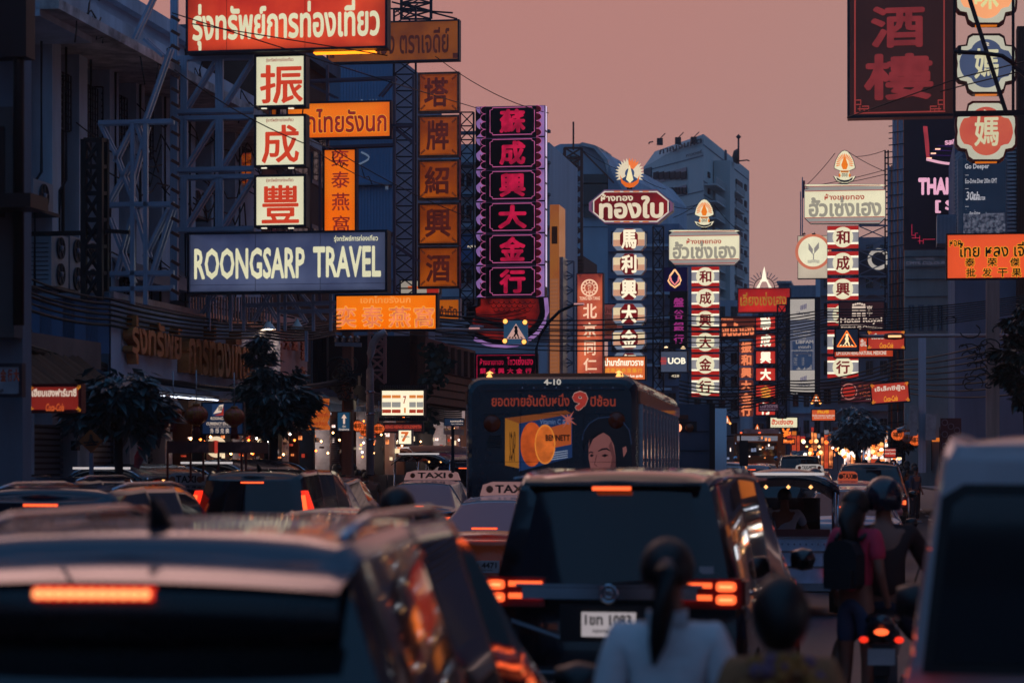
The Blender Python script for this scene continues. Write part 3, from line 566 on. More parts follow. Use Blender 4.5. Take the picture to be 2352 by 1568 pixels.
LG = em('leaf_grey', (150, 142, 136), .9)
t.poly('leaf', [(1867, 572), (1857, 558), (1857, 573), (1867, 585)], -.04, -.02, LG, px=True); t.poly('leaf', [(1870, 570), (1881, 556), (1881, 570), (1870, 583)], -.04, -.02, LG, px=True); t.pbox('stem', 1867.3, 582, 1869.7, 596, -.04, -.02, LG)
for k in range(3): t.tube('wave_line', [(t.L(1855 + q * 3, 598 + k * 2.4 + math.sin(q) * .7)[0], -.02, t.L(1855, 598 + k * 2.4 + math.sin(q) * .7)[1]) for q in range(10)], .012, LG, 4)
for u in (1846, 1869): t.pbox('roof_lamp', u - 4, 536, u + 4, 538, -.3, -.1, STEELD); t.pbar('lamp_bracket', u, 541, u + 2, 533, .05, .02, STEELD)
# right middle cluster
t = sign('hotel_sign', 'dark maroon hotel sign with crown drawing and white Hotel Royal lettering', 1926, 691, 2033, 760, 75, .25, em('dim_maroon', (40, 18, 22), 1, .2)); HW = em('dim_white_text', (214, 190, 172), 1, .05)
t.text('Hotel Royal', (1930, 728, 2026, 745), HW, -.012, bold=.045); t.text('Bangkok @ Chinatown', (1932, 748, 2026, 756), HW, -.012, bold=.03); t.pbox('underline', 1930, 745.6, 2026, 746.6, -.02, -.012, HW)
t.chars('京华', rows(1990, 701, 2004, 726, 2), HW, -.012, bold=.03)
for a, b, c2, d in ((1957, 703, 1988, 708), (1957, 710, 1972, 714), (1974, 710, 1988, 714), (1957, 717, 1966, 726), (1968, 717, 1977, 726), (1980, 717, 1988, 726)): t.pbox('crown_drawing', a, b, c2, d, -.02, -.012, HW)
for k in range(6): x, z = t.L(1960 + k * 5, 700 - (2.5 - abs(k - 2.5)) * 1.3); t.lathe('crown_drawing', [(0, -.01), (.035, 0)], (x, -.012, z), HW, 8, 'y')
t = T('triangular_crossing_sign', 'dark crossing sign with glowing orange triangle on the lamp arm', 'traffic sign', P(1917, 807, 60), -A)
t.pbox('case', 1916.5, 752.5, 1973.5, 807, .01, .25, mat('bronze_case', (80, 40, 30), .4, .5)); t.pbox('face', 1920, 756, 1970, 804, -.005, .009, em('dark_sky_glass', (22, 30, 46), .9))
NE = em('neon_orange', (255, 120, 40), 1.4); tri_sign(t, NE, em('dim_navy_fill', (60, 40, 40), 1), 1923, 760, 1967, 796, -.02, em('neon_paleyellow', (255, 226, 170), 1.2))
a = t.L(1973, 772); b = t.L(2380, 769); t.tube('arm', [(a[0], .1, a[1]), (b[0], .1, b[1])], .045, mat('pole_pinkgrey', (170, 150, 150), .5, .3), 8)
x, z = t.L(2055, 772); t.lathe('lamp_head', [(0, -.28), (.07, -.24), (.09, 0), (.07, .2), (0, .26)], (x, 0, z), mat('lamp_shell', (160, 80, 50), .5), 12, 'x'); t.box('lamp_lens', x - .16, x + .16, -.1, -.02, z - .03, z + .02, em('lamp_lens_hot', (255, 190, 130), 1.5))
RB = em('lit_brick_red', (176, 54, 38), 1, .12, .2); GOLD = em('gold_script', (232, 150, 40), 1)
t = sign('medicine_shop_sign', 'long orange red sign reading LIM SOON HENG NATURAL MEDICINE behind the crossing triangle', 1914, 773, 2054, 822, 68, .2, em('lit_vermilion', (186, 62, 32), 1, .12, .2))
t.text('LIM SOON HENG NATURAL MEDICINE', (1921, 806, 2036, 815), HW, -.012, bold=.05); t.text('ลิ้มสุ่นเฮง', (1976, 778, 2034, 800), HW, -.012, bold=.04)
def coke(t, u0, v0, u1, v1, th, thai, m_=RB, script=True):
    w = u1 - u0; h = v1 - v0; q = lambda x, z: (u0 + x * w, v0 + z * h)
    t.text(thai, (*q(.08, .16), *q(.9, .44)) if not script else (*q(.12, .17), *q(.88, .46)), HW, -.012, bold=.045)
    if script: t.text('Coca-Cola', (*q(.33, .64), *q(.68, .9)), GOLD, -.012, bold=.03, shear=.35)
    for a, b in ((.03, .06), (.97, .06), (.03, .94), (.97, .94)):
        for k in range(3):
            s_ = 1 if a < .5 else -1; r_ = 1 if b < .5 else -1
            c1 = q(a + s_ * k * .02, b + r_ * k * .04); t.pbox('corner_fret', min(c1[0], c1[0] + s_ * 5), c1[1] - .4, max(c1[0], c1[0] + s_ * 5), c1[1] + .4, -.02, -.01, GOLD); t.pbox('corner_fret', c1[0] - .4, min(c1[1], c1[1] + r_ * 5), c1[0] + .4, max(c1[1], c1[1] + r_ * 5), -.024, -.011, GOLD)
t = sign('red_soda_sign', 'red soft drink sign hung beneath the hotel sign behind the lamp arm', 1991, 757, 2080, 804, 66, .15, RB, group='red soft drink shop signs'); coke(t, 1991, 757, 2080, 804, 0, 'เตี๋ยวหลี่เล่ย')
t = sign('red_soda_sign', 'red soft drink sign tilted a little, lowest beside the dark fish restaurant sign', 2001, 880, 2092, 930, 66, .15, RB, group='red soft drink shop signs'); coke(t, 2001, 880, 2092, 930, 0, 'เจ๊เล็กซีฟู๊ด'); t.root.rotation_euler = (0, math.radians(-4.5), -A)
t = sign('dark_fish_shop_sign', 'dim maroon restaurant sign with round red badge behind the tilted soft drink sign', 1929, 874, 2033, 925, 85, .2, em('dim_maroon2', (62, 24, 30), 1, .2))
x, z = t.L(1950, 899); t.lathe('badge_ring', [(.25, -.01), (.25, -.03), (.29, -.03), (.29, -.01)], (x, 0, z), em('badge_rose', (196, 120, 110), .8), 28, 'y', smooth=False); t.lathe('badge', [(0, -.02), (.22, -.02), (.22, 0)], (x, 0, z), em('badge_red', (168, 44, 34), 1), 28, 'y')
t.text('ยู้ ลูกชิ้นปลา', (1972, 881, 2030, 892), em('dim_gold_text', (150, 70, 40), 1), -.012, bold=.03); t.text('YOO FISH', (1972, 898, 2030, 910), em('dim_gold_text', (150, 70, 40), 1), -.012, bold=.02); t.text('ユー・フィッシュ', (1974, 914, 2010, 918), HW, -.012)
t = sign('white_restaurant_sign', 'small white lit sign with red Thai lettering above the distant traffic', 1768, 957, 1833, 983, 112, .25, em('lit_white2', (236, 226, 186), 1.05, .04)); t.text('ฮั้วเซ่งฮง', (1772, 961, 1822, 975), em('lit_red3', (214, 84, 60), 1), -.012, bold=.05); t.text('HUA SENG HONG RESTAURANT', (1772, 977, 1822, 980), HS_G, -.012)
t = sign('orange_menu_sign', 'small orange lit menu sign with gold heading and white lines of Thai text', 1863, 939, 1920, 967, 100, .2, em('lit_coral_orange', (206, 86, 46), 1, .15)); t.text('กิมจี', (1877, 941, 1904, 949), GOLD, -.012, bold=.08); t.text('ข้าวต้ม หอยทอด กระเพาะปลา', (1866, 951, 1917, 956), HW, -.012, bold=.05); t.text('หูฉลาม ซุป รังนก', (1870, 957, 1913, 961), HW, -.012, bold=.05)
for (a, b, c2, d, Yy, lb) in ((1863, 903, 1886, 924, 100, 'small glowing triangle crossing sign with two lamps above the orange menu sign'), (1662, 955, 1679, 971, 105, 'small glowing triangle crossing sign beside the parked truck'), (1732, 974, 1747, 990, 125, 'small glowing triangle crossing sign above the orange city bus')):
    t = T('triangular_crossing_sign', lb, 'traffic sign', P(a, d, Yy), -A, group='distant crossing triangles'); t.pbox('board', a, b - 1, c2, d + 1, .01, .1, mat('board_navy', (24, 34, 56), .5)); tri_sign(t, NE, em('neon_fill', (190, 90, 40), 1), a + 1, b, c2 - 1, d, -.02, CREAMW)
    for u in (a + 2, c2 - 2): x, z = t.L(u, d + 1); t.lathe('amber_lamp', [(0, -.06), (.04, -.04), (.05, .04)], (x, -.05, z), AMB, 12, 'y')
# --- near hanging signs at the right
t = T('wine_house_sign', 'huge dark brown hanging board with dusky red characters 酒樓 at the top of the view', 'sign', P(1949, 272, 50), -A)
WB = em('wine_board_glow', (48, 24, 21), .8, .25, scale=.8); DR = em('dusky_red', (122, 40, 42), 1, .25, scale=3); DR2 = em('dusky_red2', (140, 52, 48), 1, .2)  # unlit board; weak emission lifts its brown out of the dark
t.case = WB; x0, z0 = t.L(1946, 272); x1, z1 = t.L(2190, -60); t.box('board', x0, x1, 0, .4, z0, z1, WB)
t.box('edge_strip', x0, x0 + .05, -.03, -.001, z0, z1, mat('edge_dark', (20, 24, 40), .4)); t.box('edge_strip', x0 + .051, x1, -.03, -.001, z0, z0 + .05, mat('edge_dark', (20, 24, 40), .4))
t.text('酒', (2000, 14, 2124, 110), DR, -.02, 'character', .05); t.text('樓', (1984, 123, 2144, 230), DR, -.02, 'character', .05)
for a, b, c2, d in ((1962, -60, 1965.5, 258), (2167, -60, 2170, 252), (1962, 256.5, 2171, 259.5)): t.pbox('neon_border', a, b, c2, d, -.03, -.01, DR2)
for u, sg in ((1966, 1), (2166, -1)):
    for k, (du, dv, w_, h_) in enumerate(((0, -28, 12, 2), (10, -28, 2, 12), (0, -18, 12, 2), (14, -14, 16, 2), (28, -14, 2, 12), (4, -8, 26, 2), (18, -8, 2, 8), (8, -14, 2, 12))):
        a = u + sg * du; b = u + sg * (du + w_); t.pbox('corner_fret', min(a, b), 257 + dv, max(a, b), 257 + dv + h_, -.04 - k * .002, -.012, DR2)
def plaque(label, cy, m_face, m_txt, ch, small, Yp=46, colr=(118, 48, 28)):
    t = T('quatrefoil_plaque', label, 'lightbox', P(2198, cy + 68, Yp), -A, group='cloud edged plaques')
    def shape(s_, cx=2265):
        # rounded cross outline: lobes left/right wide, top/bottom narrower
        pts = []
        for px_, py_ in ((-30, -66), (30, -66), (40, -60), (44, -42), (60, -40), (67, -32), (68, -15), (66, 0), (68, 15), (67, 30), (60, 38), (45, 41), (40, 58), (30, 65), (-30, 65), (-40, 58), (-45, 41), (-60, 38), (-67, 30), (-68, 15), (-66, 0), (-68, -15), (-67, -32), (-60, -40), (-44, -42), (-40, -60)):
            pts.append((cx + px_ * s_, cy + py_ * s_))
        return pts
    t.poly('case', shape(1.06), .0, .32, mat('plaque_case' + str(colr[0]), colr, .4, .2), px=True); t.poly('pale_rim', shape(.98), -.02, -.001, em('plaque_rim', (190, 186, 166), .95), px=True)
    pts = []
    for q in range(48):
        a = 2 * math.pi * q / 48; r = 50 + 8 * abs(math.cos(2 * a)) ** .7 * (1 if abs(math.cos(a)) > .7 else .9) + (6 if abs(math.cos(a)) > .8 else 0)
        pts.append((2265 + r * math.cos(a) * .98, cy + r * math.sin(a)))
    t.poly('face', pts, -.035, -.021, m_face, px=True)
    t.tube('trim_line', [(t.L(u, v)[0], -.04, t.L(u, v)[1]) for u, v in pts + pts[:1]], .012, em('plaque_rim', (190, 186, 166), .95), 4)
    if small: t.text(small, (2257, cy - 50, 2272, cy - 40), IV, -.045, bold=.05)
    t.text(ch, (2238, cy - 36, 2294, cy + 34), m_txt, -.045, 'character', .035)
    t.pbox('under_light', 2240, cy + 69, 2290, cy + 71, .02, .2, em('under_orange', (214, 110, 20), .9))
plaque('orange cloud edged plaque cut by the picture top', -12, em('plaque_orange', (250, 166, 112), 1, .1), em('plaque_green', (226, 216, 150), 1), '味', None, colr=(120, 50, 30))
plaque('slate blue cloud edged plaque with cream character between two warm ones', 147, em('plaque_slate', (66, 76, 104), 1, .2), em('plaque_cream', (206, 198, 160), 1), '媽', 'มะ', colr=(100, 44, 30))
plaque('rose red cloud edged plaque with cream character, lowest of three', 302, em('plaque_rose', (178, 70, 60), 1, .2, .0, 1, (214, 104, 74)), em('plaque_cream', (206, 198, 160), 1), '媽', 'ม้า', 46.5, colr=(122, 44, 36))
t = sign('orange_wholesale_sign', 'orange lit sign with black Thai words and Chinese characters beside the dark screen', 2173, 535, 2440, 641, 40, .18, em('lit_orange_deep', (232, 84, 40), 1, .1, .12), mat('bronze_case', (80, 40, 30), .4, .5), border=.025)
YE = em('yellow_halo', (250, 160, 40), 1)
for (st, b) in (('หจก.', (2181, 552, 2212, 566)), ('ไทย หลง เจี่ย', (2201, 556, 2372, 590))): t.text(st, (b[0] - 1, b[1] - 1, b[2] + 1, b[3] + 1), YE, -.012, bold=.075, name='letter_halo'); t.text(st, b, INK, -.035, bold=.025)
for st, v0, us in (('泰荣傑', 592, (2217, 2268, 2320)), ('批发干果', 616, (2219, 2256, 2292, 2324))):
    for ch, u in zip(st, us): t.text(ch, (u - 1.5, v0 - 1.5, u + 23.5, v0 + 21.5), YE, -.012, 'character_halo', .09); t.text(ch, (u, v0, u + 22, v0 + 20), INK, -.04, 'character', .04)
t = T('black_led_screen', 'tall black screen showing pink lettering and the rim of a lit bowl', 'screen', P(2076, 572, 85), -A)
t.pbox('screen', 2076, 262, 2200, 572, 0, .4, em('screen_black', (6, 2, 10), 1, .5)); PKT = em('screen_pink', (236, 170, 196), 1, .05)
t.text('THAILAND', (2109, 407, 2262, 447), PKT, -.02, bold=.07); t.text('[ SOI', (2148, 459, 2232, 489), PKT, -.02, bold=.06)
t.tube('bowl_rim', [(t.L(2128 + q * 8, 366 + 12 * math.sin(q / 8 * 1.5))[0], -.03, t.L(2128, 366 + 12 * math.sin(q / 8 * 1.5))[1]) for q in range(9)], .05, em('screen_glow', (230, 170, 190), 1), 6)
t.poly('bowl_side', [(2120, 290), (2128, 366), (2136, 372), (2134, 330), (2130, 290)], -.02, -.001, em('screen_rose', (160, 50, 60), 1, .4), px=True)
for u, v in ((2133, 364), (2143, 353), (2153, 343)): t.pbox('lamp_glow', u - 5, v - 2, u + 7, v + 1, -.04, -.02, em('screen_lamp', (255, 190, 160), 1.5)); t.pbar('pink_thread', u, v - 8, 2195, v - 14 + 8, -.02, .02, em('screen_violet', (50, 20, 90), 1))
t.text('รสดี', (2170, 319, 2196, 333), PKT, -.02, bold=.06)
for a, b, c2, d in ((2094, 515, 2095, 540), (2094, 540, 2102, 541), (2104, 535, 2108, 536), (2094, 546, 2112, 547), (2108, 553, 2120, 554), (2120, 549, 2148, 550), (2112, 541, 2113, 560), (2120, 549, 2121, 560), (2102, 535, 2103, 547)): t.pbox('neon_line', a, b, c2, d, -.02, -.005, em('screen_redline', (190, 40, 70), 1))
t = T('diver_watch_billboard', 'dark blue billboard reading Go Deeper with pale bubbles at its foot', 'billboard', P(2205, 540, 70), -A)
t.pbox('backing', 2200, 364, 2314, 545, .1, .5, mat('billboard_side', (150, 150, 155), .6)); t.pbox('face', 2212, 366, 2310, 538, 0, .099, em('billboard_navy', (20, 34, 54), .9, .3)); t.pbox('face', 2213, 490, 2309, 537, -.012, -.001, em('billboard_foam', (90, 92, 108), .8, .7, scale=9, rgb2=(36, 48, 70)))
BT = em('billboard_text', (180, 178, 186), .9)
t.text('Go Deeper', (2216, 376, 2272, 391), BT, -.02, bold=.03); t.text('Eco-Drive Diver 200m GMT', (2217, 410, 2290, 421), BT, -.02, bold=.02); t.text('30th', (2218, 440, 2250, 460), BT, -.02, bold=.02, shear=.2); t.text('PROMASTER', (2231, 452, 2263, 460), BT, -.02, bold=.03, shear=.2); t.text('Eco-Drive', (2227, 486, 2251, 492), BT, -.02, shear=.2)
for vv in (402, 433, 474): t.pbox('dash', 2217, vv, 2225, vv + .8, -.02, -.005, BT)
for k in range(60): x, z = t.L(random.uniform(2214, 2308), random.triangular(480, 536, 530)); t.lathe('bubble', [(0, -.012), (random.uniform(.01, .035), 0)], (x, -.013, z), em('bubble_grey', (84, 92, 108), .8), 7, 'y')
# ------------------------------------------------------------------ BUILDINGS
FL = math.radians(90) - A       # frame angle of facades on the near side of the street (left), r runs away from the viewer
def X0(x0, y): return (x0 + y * math.tan(A), y, 0)
BLUEWALL = mat('blue_grey_render', (172, 180, 194), .9, 0, .3, .5, .25, True)
BLUE2 = mat('dark_blue_render', (116, 128, 150), .9, 0, .35, .5, .2, True)
WARMW = mat('brown_render', (96, 64, 54), .85, 0, .4, .8, .2, True)
FRAME = mat('alu_frame', (120, 126, 138), .4, .6, .2)
PANE = glassy('window_pane', (10, 14, 22), .08)
PANEB = glassy('window_pane_brown', (44, 30, 28), .15)
GRILL = mat('grille_iron', (50, 54, 64), .5, .4)
def window(t, u0, v0, u1, v1, y=0, n=2, pane=None, rail=None):
    f = t.pbox('window', u0, v0, u1, v1, y - .02, y + .05, FRAME); x0, z1 = t.L(u0, v0, y); x1, _ = t.L(u1, v0, y); um = (u0 + u1) / 2; z1 = t.L(um, v0, y)[1]; z0 = t.L(um, v1, y)[1]
    w = (x1 - x0) / n
    for k in range(n):
        t.box('pane', x0 + k * w + .04, x0 + (k + 1) * w - .04, y - .03, y - .021, z0 + .05, z1 - .05, pane or PANE, f)
    return f
def grille(t, u0, v0, u1, v1, y, nx=9, nz=8):
    um = (u0 + u1) / 2; x0 = t.L(u0, v0, y)[0]; x1 = t.L(u1, v0, y)[0]; z1 = t.L(um, v0, y)[1]; z0 = t.L(um, v1, y)[1]
    V, Fc = [], []
    def ab(a, b, c, d, e, f):
        k = len(V); V.extend([(x, yy, z) for x in (a, b) for yy in (c, d) for z in (e, f)]); Fc.extend([tuple(k + q for q in ff) for ff in BOXF])
    for i in range(nx + 1): x = x0 + (x1 - x0) * i / nx; ab(x - .012, x + .012, y - .35, y - .33, z0, z1)
    for i in range(nz + 1): z = z0 + (z1 - z0) * i / nz; ab(x0, x1, y - .33, y - .31, z - .012, z + .012)
    for x in (x0, x1):
        for z in (z0, z1): ab(x - .012, x + .012, y - .31, y, z - .012, z + .012)
    return t.mesh('window_grille', V, Fc, GRILL)
def ac_unit(label, frame, u0, v0, u1, v1, y, fans=1, group='air conditioner units on the pale building'):
    """outdoor unit: case, fan grilles with hubs, bracket; built in the frame of a facade"""
    um = (u0 + u1) / 2; x0 = frame.L(u0, v0, y)[0]; x1 = frame.L(u1, v0, y)[0]; z1 = frame.L(um, v0, y)[1]; z0 = frame.L(um, v1, y)[1]
    M_ = Matrix.Rotation(frame.th, 3, 'Z'); t = T('air_conditioner', label, 'air conditioner', frame.O + M_ @ Vector((x0, y, z0)), frame.th, group)
    w = x1 - x0; h = z1 - z0; m = mat('ac_shell', (140, 146, 158), .5, 0, .25, 2)
    t.box('case', 0, w, 0, .5, 0, h, m); t.box('bracket', -.05, w + .05, -.1, .6, -.06, -.01, STEELD)
    for k in range(fans):
        cz = h * (k + .5) / fans; r = min(w * .42, h / fans * .42)
        t.lathe('fan_grille', [(r, 0), (r, -.03), (r * .97, -.03), (r * .9, -.01), (.0, -.012)], (w / 2, -.003, cz), mat('fan_dark', (24, 30, 40), .6), 24, 'y')
        t.lathe('fan_hub', [(0, -.03), (r * .24, -.03), (r * .24, 0)], (w / 2, -.02, cz), mat('fan_hub', (110, 120, 140), .5), 12, 'y')
        for q in range(5): a = q * 1.256; t.bar('fan_blade', (w / 2 + r * .24 * math.cos(a), -.022, cz + r * .24 * math.sin(a)), (w / 2 + r * .85 * math.cos(a + .3), -.022, cz + r * .85 * math.sin(a + .3)), .02, mat('fan_blade', (60, 68, 84), .5), w2=.015)
    for q in range(9): t.box('louvre', -.012, -.001, .05, .45, h * .12 + q * h * .085, h * .12 + q * h * .085 + .012, STEELD)
    return t
# --- pale concrete building with the long canopy (left, 30 - 54 m)
t = T('concrete_shophouse', 'long pale blue concrete building with stained canopy ledge, piers and barred windows', 'building', X0(-14, 0), FL)
xa = t.L(46, 300)[0]; xb = t.L(600, 300)[0]
t.box('wall', xa, xb, 0, 8, 0, t.L(360, 130)[1] + .3, CONC)
za = t.L(135, 20, -1.5)[1]; zt = t.L(135, 4, -1.5)[1]
xA = t.L(135, 10, -1.5)[0]
t.box('canopy', xA, xb - .5, -1.5, -.001, za, zt + .05, mat('canopy_ledge', (196, 184, 184), .9, 0, .75, 2.2, .5)); t.box('canopy_beam', xa, xA, -1.2, -.001, za - .1, zt, CONC)
t.box('upper_wall', t.L(235, 0)[0], xb + 12, 1.6, 7, za, t.L(430, 88, 1.6)[1], BLUEWALL); t.box('parapet_cap', t.L(235, 0)[0], xb + 12, 1.4, 1.6, t.L(430, 88, 1.6)[1] - .22, t.L(430, 88, 1.6)[1] + .06, CONC)
piers = [(49, 60), (120, 128), (182, 192), (252, 259), (313, 321), (372, 381), (432, 440), (486, 494), (540, 547)]
for a, b in piers: x0 = t.L(a, 300, -.45)[0]; x1 = x0 + (.5 if a > 200 else .42); t.box('pier', x0, x1, -.45, -.001, 2.6, za - .001, CONC)
for a, b, c2, d in ((62, 113, 118, 166), (129, 146, 180, 205), (193, 170, 250, 228), (260, 202, 311, 252)):
    window(t, a, b, c2, d, 0, 3, PANEB)
for a, b, c2, d in ((62, 163, 118, 292), (129, 194, 181, 316), (193, 214, 250, 330), (259, 244, 311, 356)):
    window(t, a + 2, b + 8, c2 - 2, d - 6, 0, 2); grille(t, a, b, c2, d, 0)
for a, b, c2, d in ((325, 226, 368, 372), (386, 248, 428, 300), (430, 274, 470, 402), (480, 300, 520, 420), (532, 316, 575, 425)): window(t, a, b, c2, d, 0, 3)
for a, b, c2, d in ((66, 488, 118, 530), (262, 540, 300, 590), (152, 510, 182, 535)): window(t, a, b, c2, d, 0, 3, PANEB)
for a, b, c2, d in ((66, 536, 116, 655), (244, 590, 308, 700), (381, 606, 431, 700)): window(t, a + 2, b + 5, c2 - 2, d - 5, 0, 2); grille(t, a, b, c2, d, 0, 8, 12)
for vv in (352, 400, 448, 500):   # panel joints as shallow raised courses
    z = t.L(90, vv)[1]; t.box('course_joint', xa + .3, xb - 1, -.012, -.001, z, z + .03, CONCD)
for k in range(22):  # corrugated tin awning
    x0 = t.L(322, 560, -.9)[0] + k * .26; z1 = t.L(325, 560, -.9)[1] + .1
    t.bar('awning_sheet', (x0, -.9, z1 - .75), (x0, -.02, z1), .38, mat('tin_awning', (120, 126, 136), .5, .4, .4, 3, 0, True), w2=.04)
for a, w_ in ((142, .05), (229, .04), (160, .06)): x0 = t.L(a, 400, -.2)[0]; t.tube('drain_pipe', [(x0, -.2, 4.5), (x0, -.2, 8.2), (x0, -.05, 8.4)], w_, BLACK, 6)
for k in range(26):
    x0 = random.uniform(xA + 1, xb + 4); z = zt + .05; p = [(x0, -1.5 + random.uniform(0, .3), z)]
    for q in range(3): p.append((p[-1][0] + random.uniform(-.2, .2), p[-1][1] - random.uniform(0, .08), p[-1][2] + random.uniform(-.25, .22)))
    t.tube('dry_weed', p, .015, BLACK, 4)
rs = random.Random(5)
for k in range(34):
    x0 = rs.uniform(xa + 1, xb - 2); z0_ = rs.uniform(4.6, 8.6); pts_ = [(x0 + q * .5, -.5 - .06 * (q % 2), z0_ - .12 * math.sin(q * .8) - q * rs.uniform(-.05, .08)) for q in range(rs.randint(4, 10))]; t.tube('loose_cable', pts_, .015, WIRE, 4)
for k in range(9):
    x0 = t.L(70 + k * 58, 400, -.4)[0]; t.tube('conduit', [(x0, -.47, 4.7), (x0, -.47, 6.4), (x0 + .3, -.47, 6.6), (x0 + .3, -.47, 9.0)], .025, STEELD, 5)
for k in range(14): x0 = rs.uniform(xa + 1, xb - 1); z0_ = rs.uniform(4.8, 8.4); t.box('meter_box', x0, x0 + .3, -.2, -.013, z0_, z0_ + .4, rs.choice([STEEL, CASEL, STEELD]))
ac_unit('single outdoor unit on a bracket high on the pale wall', t, 76, 417, 122, 484, -.5)
ac_unit('tall two fan unit standing nearest the black lattice mast, first of two abreast', t, 118, 540, 157, 660, -.5, 2)
ac_unit('tall two fan unit between the first one and the black mast', t, 161, 545, 191, 672, -.5, 2)
ac_unit('tall two fan unit half hidden behind the black lattice mast', t, 197, 553, 226, 672, -.5, 2)
ac_unit('single fan unit low beside the dark brown corner board', t, 24, 668, 57, 752, -.8, 1)
ac_unit('small unit on a bracket on the ledge of the upper wall', t, 212, 28, 262, 66, 1.0, 1)
ac_unit('unit behind the steel truss beside the blue billboard', t, 436, 432, 468, 496, -.4, 1)
# near corner: dark board and grey panels
t = T('corner_building', 'dark near corner building edge with maroon board at the top corner', 'building', P(-40, 752, 29), -A)
t.pbox('wall', -60, 130, 52, 1150, 0, .3, mat('corner_grey', (110, 118, 132), .85, 0, .3, 1, .2, True)); t.pbox('maroon_board', -60, -60, 60, 131, -.6, -.3, mat('maroon_board', (40, 18, 22), .5))
t.pbox('pilaster', -60, 246, 32, 775, -.3, -.001, mat('corner_pilaster', (90, 84, 86), .85, 0, .3, 1)); t.pbox('doorway', -60, 290, 10, 500, -.32, -.301, BLACK); t.pbox('ledge', -60, 444, 70, 476, -.9, -.302, BLACK); t.tube('soil_pipe', [(.6, -.4, 0), (.6, -.4, 7)], .07, BLACK, 8)
# --- corrugated fascia with big Thai letters
t = T('corrugated_fascia', 'long ribbed metal shop fascia carrying large brown gold Thai letters', 'sign', X0(-12.4, 0), FL)
xs = t.L(250, 700)[0]; xe = t.L(640, 700)[0]; zt = t.L(250, 684)[1]; zb = t.L(300, 880)[1]
RIB = mat('ribbed_sheet', (196, 194, 206), .45, .1, .25, 1.5, 0, True); V = []; Fc = []; n = int((xe - xs) / .16)
for k in range(n * 2 + 1):
    x = xs + (xe - xs) * k / (n * 2); yy = 0 if (k // 1) % 2 else -.035; V += [(x, yy, zb), (x, yy, zt)]
    if k: Fc.append((2 * k - 2, 2 * k, 2 * k + 1, 2 * k - 1))
t.mesh('ribbed_sheet', V, Fc, RIB); t.box('top_trim', xs, xe, -.08, .1, zt, zt + .1, CASEL); t.box('bottom_trim', xs - 3, xe, -.12, .1, zb - .12, zb, CONC); t.box('core', xs + .01, xe, .01, 1.2, zb, zt, CONCD)
GB = mat('brown_gold_plastic', (206, 132, 76), .22, .35, .5, 3)
t.text('รุ่งทรัพย์', (292, 733, 408, 842), GB, -.12, 'big_letters', .04, depth=.12); t.text('การท่องเที่ยว', (420, 750, 573, 866), GB, -.12, 'big_letters', .04, depth=.12)
ax = t.L(250, 700)[0]
tt = T('fascia_side_panel', 'blue boarded end panel of the ribbed shop fascia facing the traffic', 'sign', t.root.location + Matrix.Rotation(FL, 3, 'Z') @ Vector((xs, 0, 0)), -A)
for k in range(14):
    x0 = -k * .19; tt.box('board', x0 - .185, x0, .0 + .01 * (k % 2), .1, t.L(250, 812)[1], zt, mat('side_board_blue', (90, 112, 146), .6, 0, .2, 1.5, 0, True))
tt.box('top_rail', -2.7, .02, -.05, .12, zt, zt + .08, STEEL)
t2 = T('fluorescent_row', 'row of five bright fluorescent tubes under the ribbed fascia', 'light', X0(-12.2, 0), FL)
for k in range(5):
    a = 345 + k * 32; t2.pbar('tube_lamp', a, 906 + k * 2.6, a + 27, 907.5 + (k + 1) * 2.3, 0, .022, em('tube_white', (225, 235, 255), 3, 0))
t2.pbox('batten', 342, 902, 504, 905, .02, .1, STEELD)
# second fascia with Chinese letters
t = T('pink_fascia', 'pinkish lit shop fascia with raised Chinese letters behind the street tree', 'sign', X0(-12.9, 0), FL)
t.pbox('sheet', 607, 722, 706, 884, .02, .4, mat('pink_sheet', (206, 160, 150), .5, .1, .2, 1.5, 0, True)); t.pbox('black_post', 600, 718, 608, 1000, -.1, .5, BLACK)
t.text('ภัตตาคารพรชัย', (636, 744, 692, 762), DR2 if 0 else mat('letter_dark', (60, 30, 26), .4), -.02, bold=.05)
COPPER = mat('copper_letter', (200, 96, 60), .25, .6, .3, 4); t.chars('和成大酒家', [(612, 768, 622, 792), (633, 770, 645, 796), (653, 775, 664, 803), (671, 778, 682, 805), (691, 780, 701, 806)], COPPER, -.1, bold=.06, depth=.1)
t.chars('和成行', [(691, 806, 701, 828), (633, 808, 645, 834), (691, 842, 701, 862)], COPPER, -.1, bold=.06, depth=.1)
for u in (617, 683): x, z = t.L(u, 742, -1.0); t.lathe('flood_lamp', [(0, .1), (.06, 0), (.13, -.1), (.14, -.12)], (x, -1, z), mat('lamp_white', (220, 220, 215), .5), 10); t.lathe('flood_lens', [(0, 0), (.12, 0)], (x, -1, z - .11), em('flood_warm', (255, 220, 190), 30, 0), 12); t.bar('lamp_arm', (x, -.95, z + .1), (x, 0.0, z + .3), .03, STEELD)
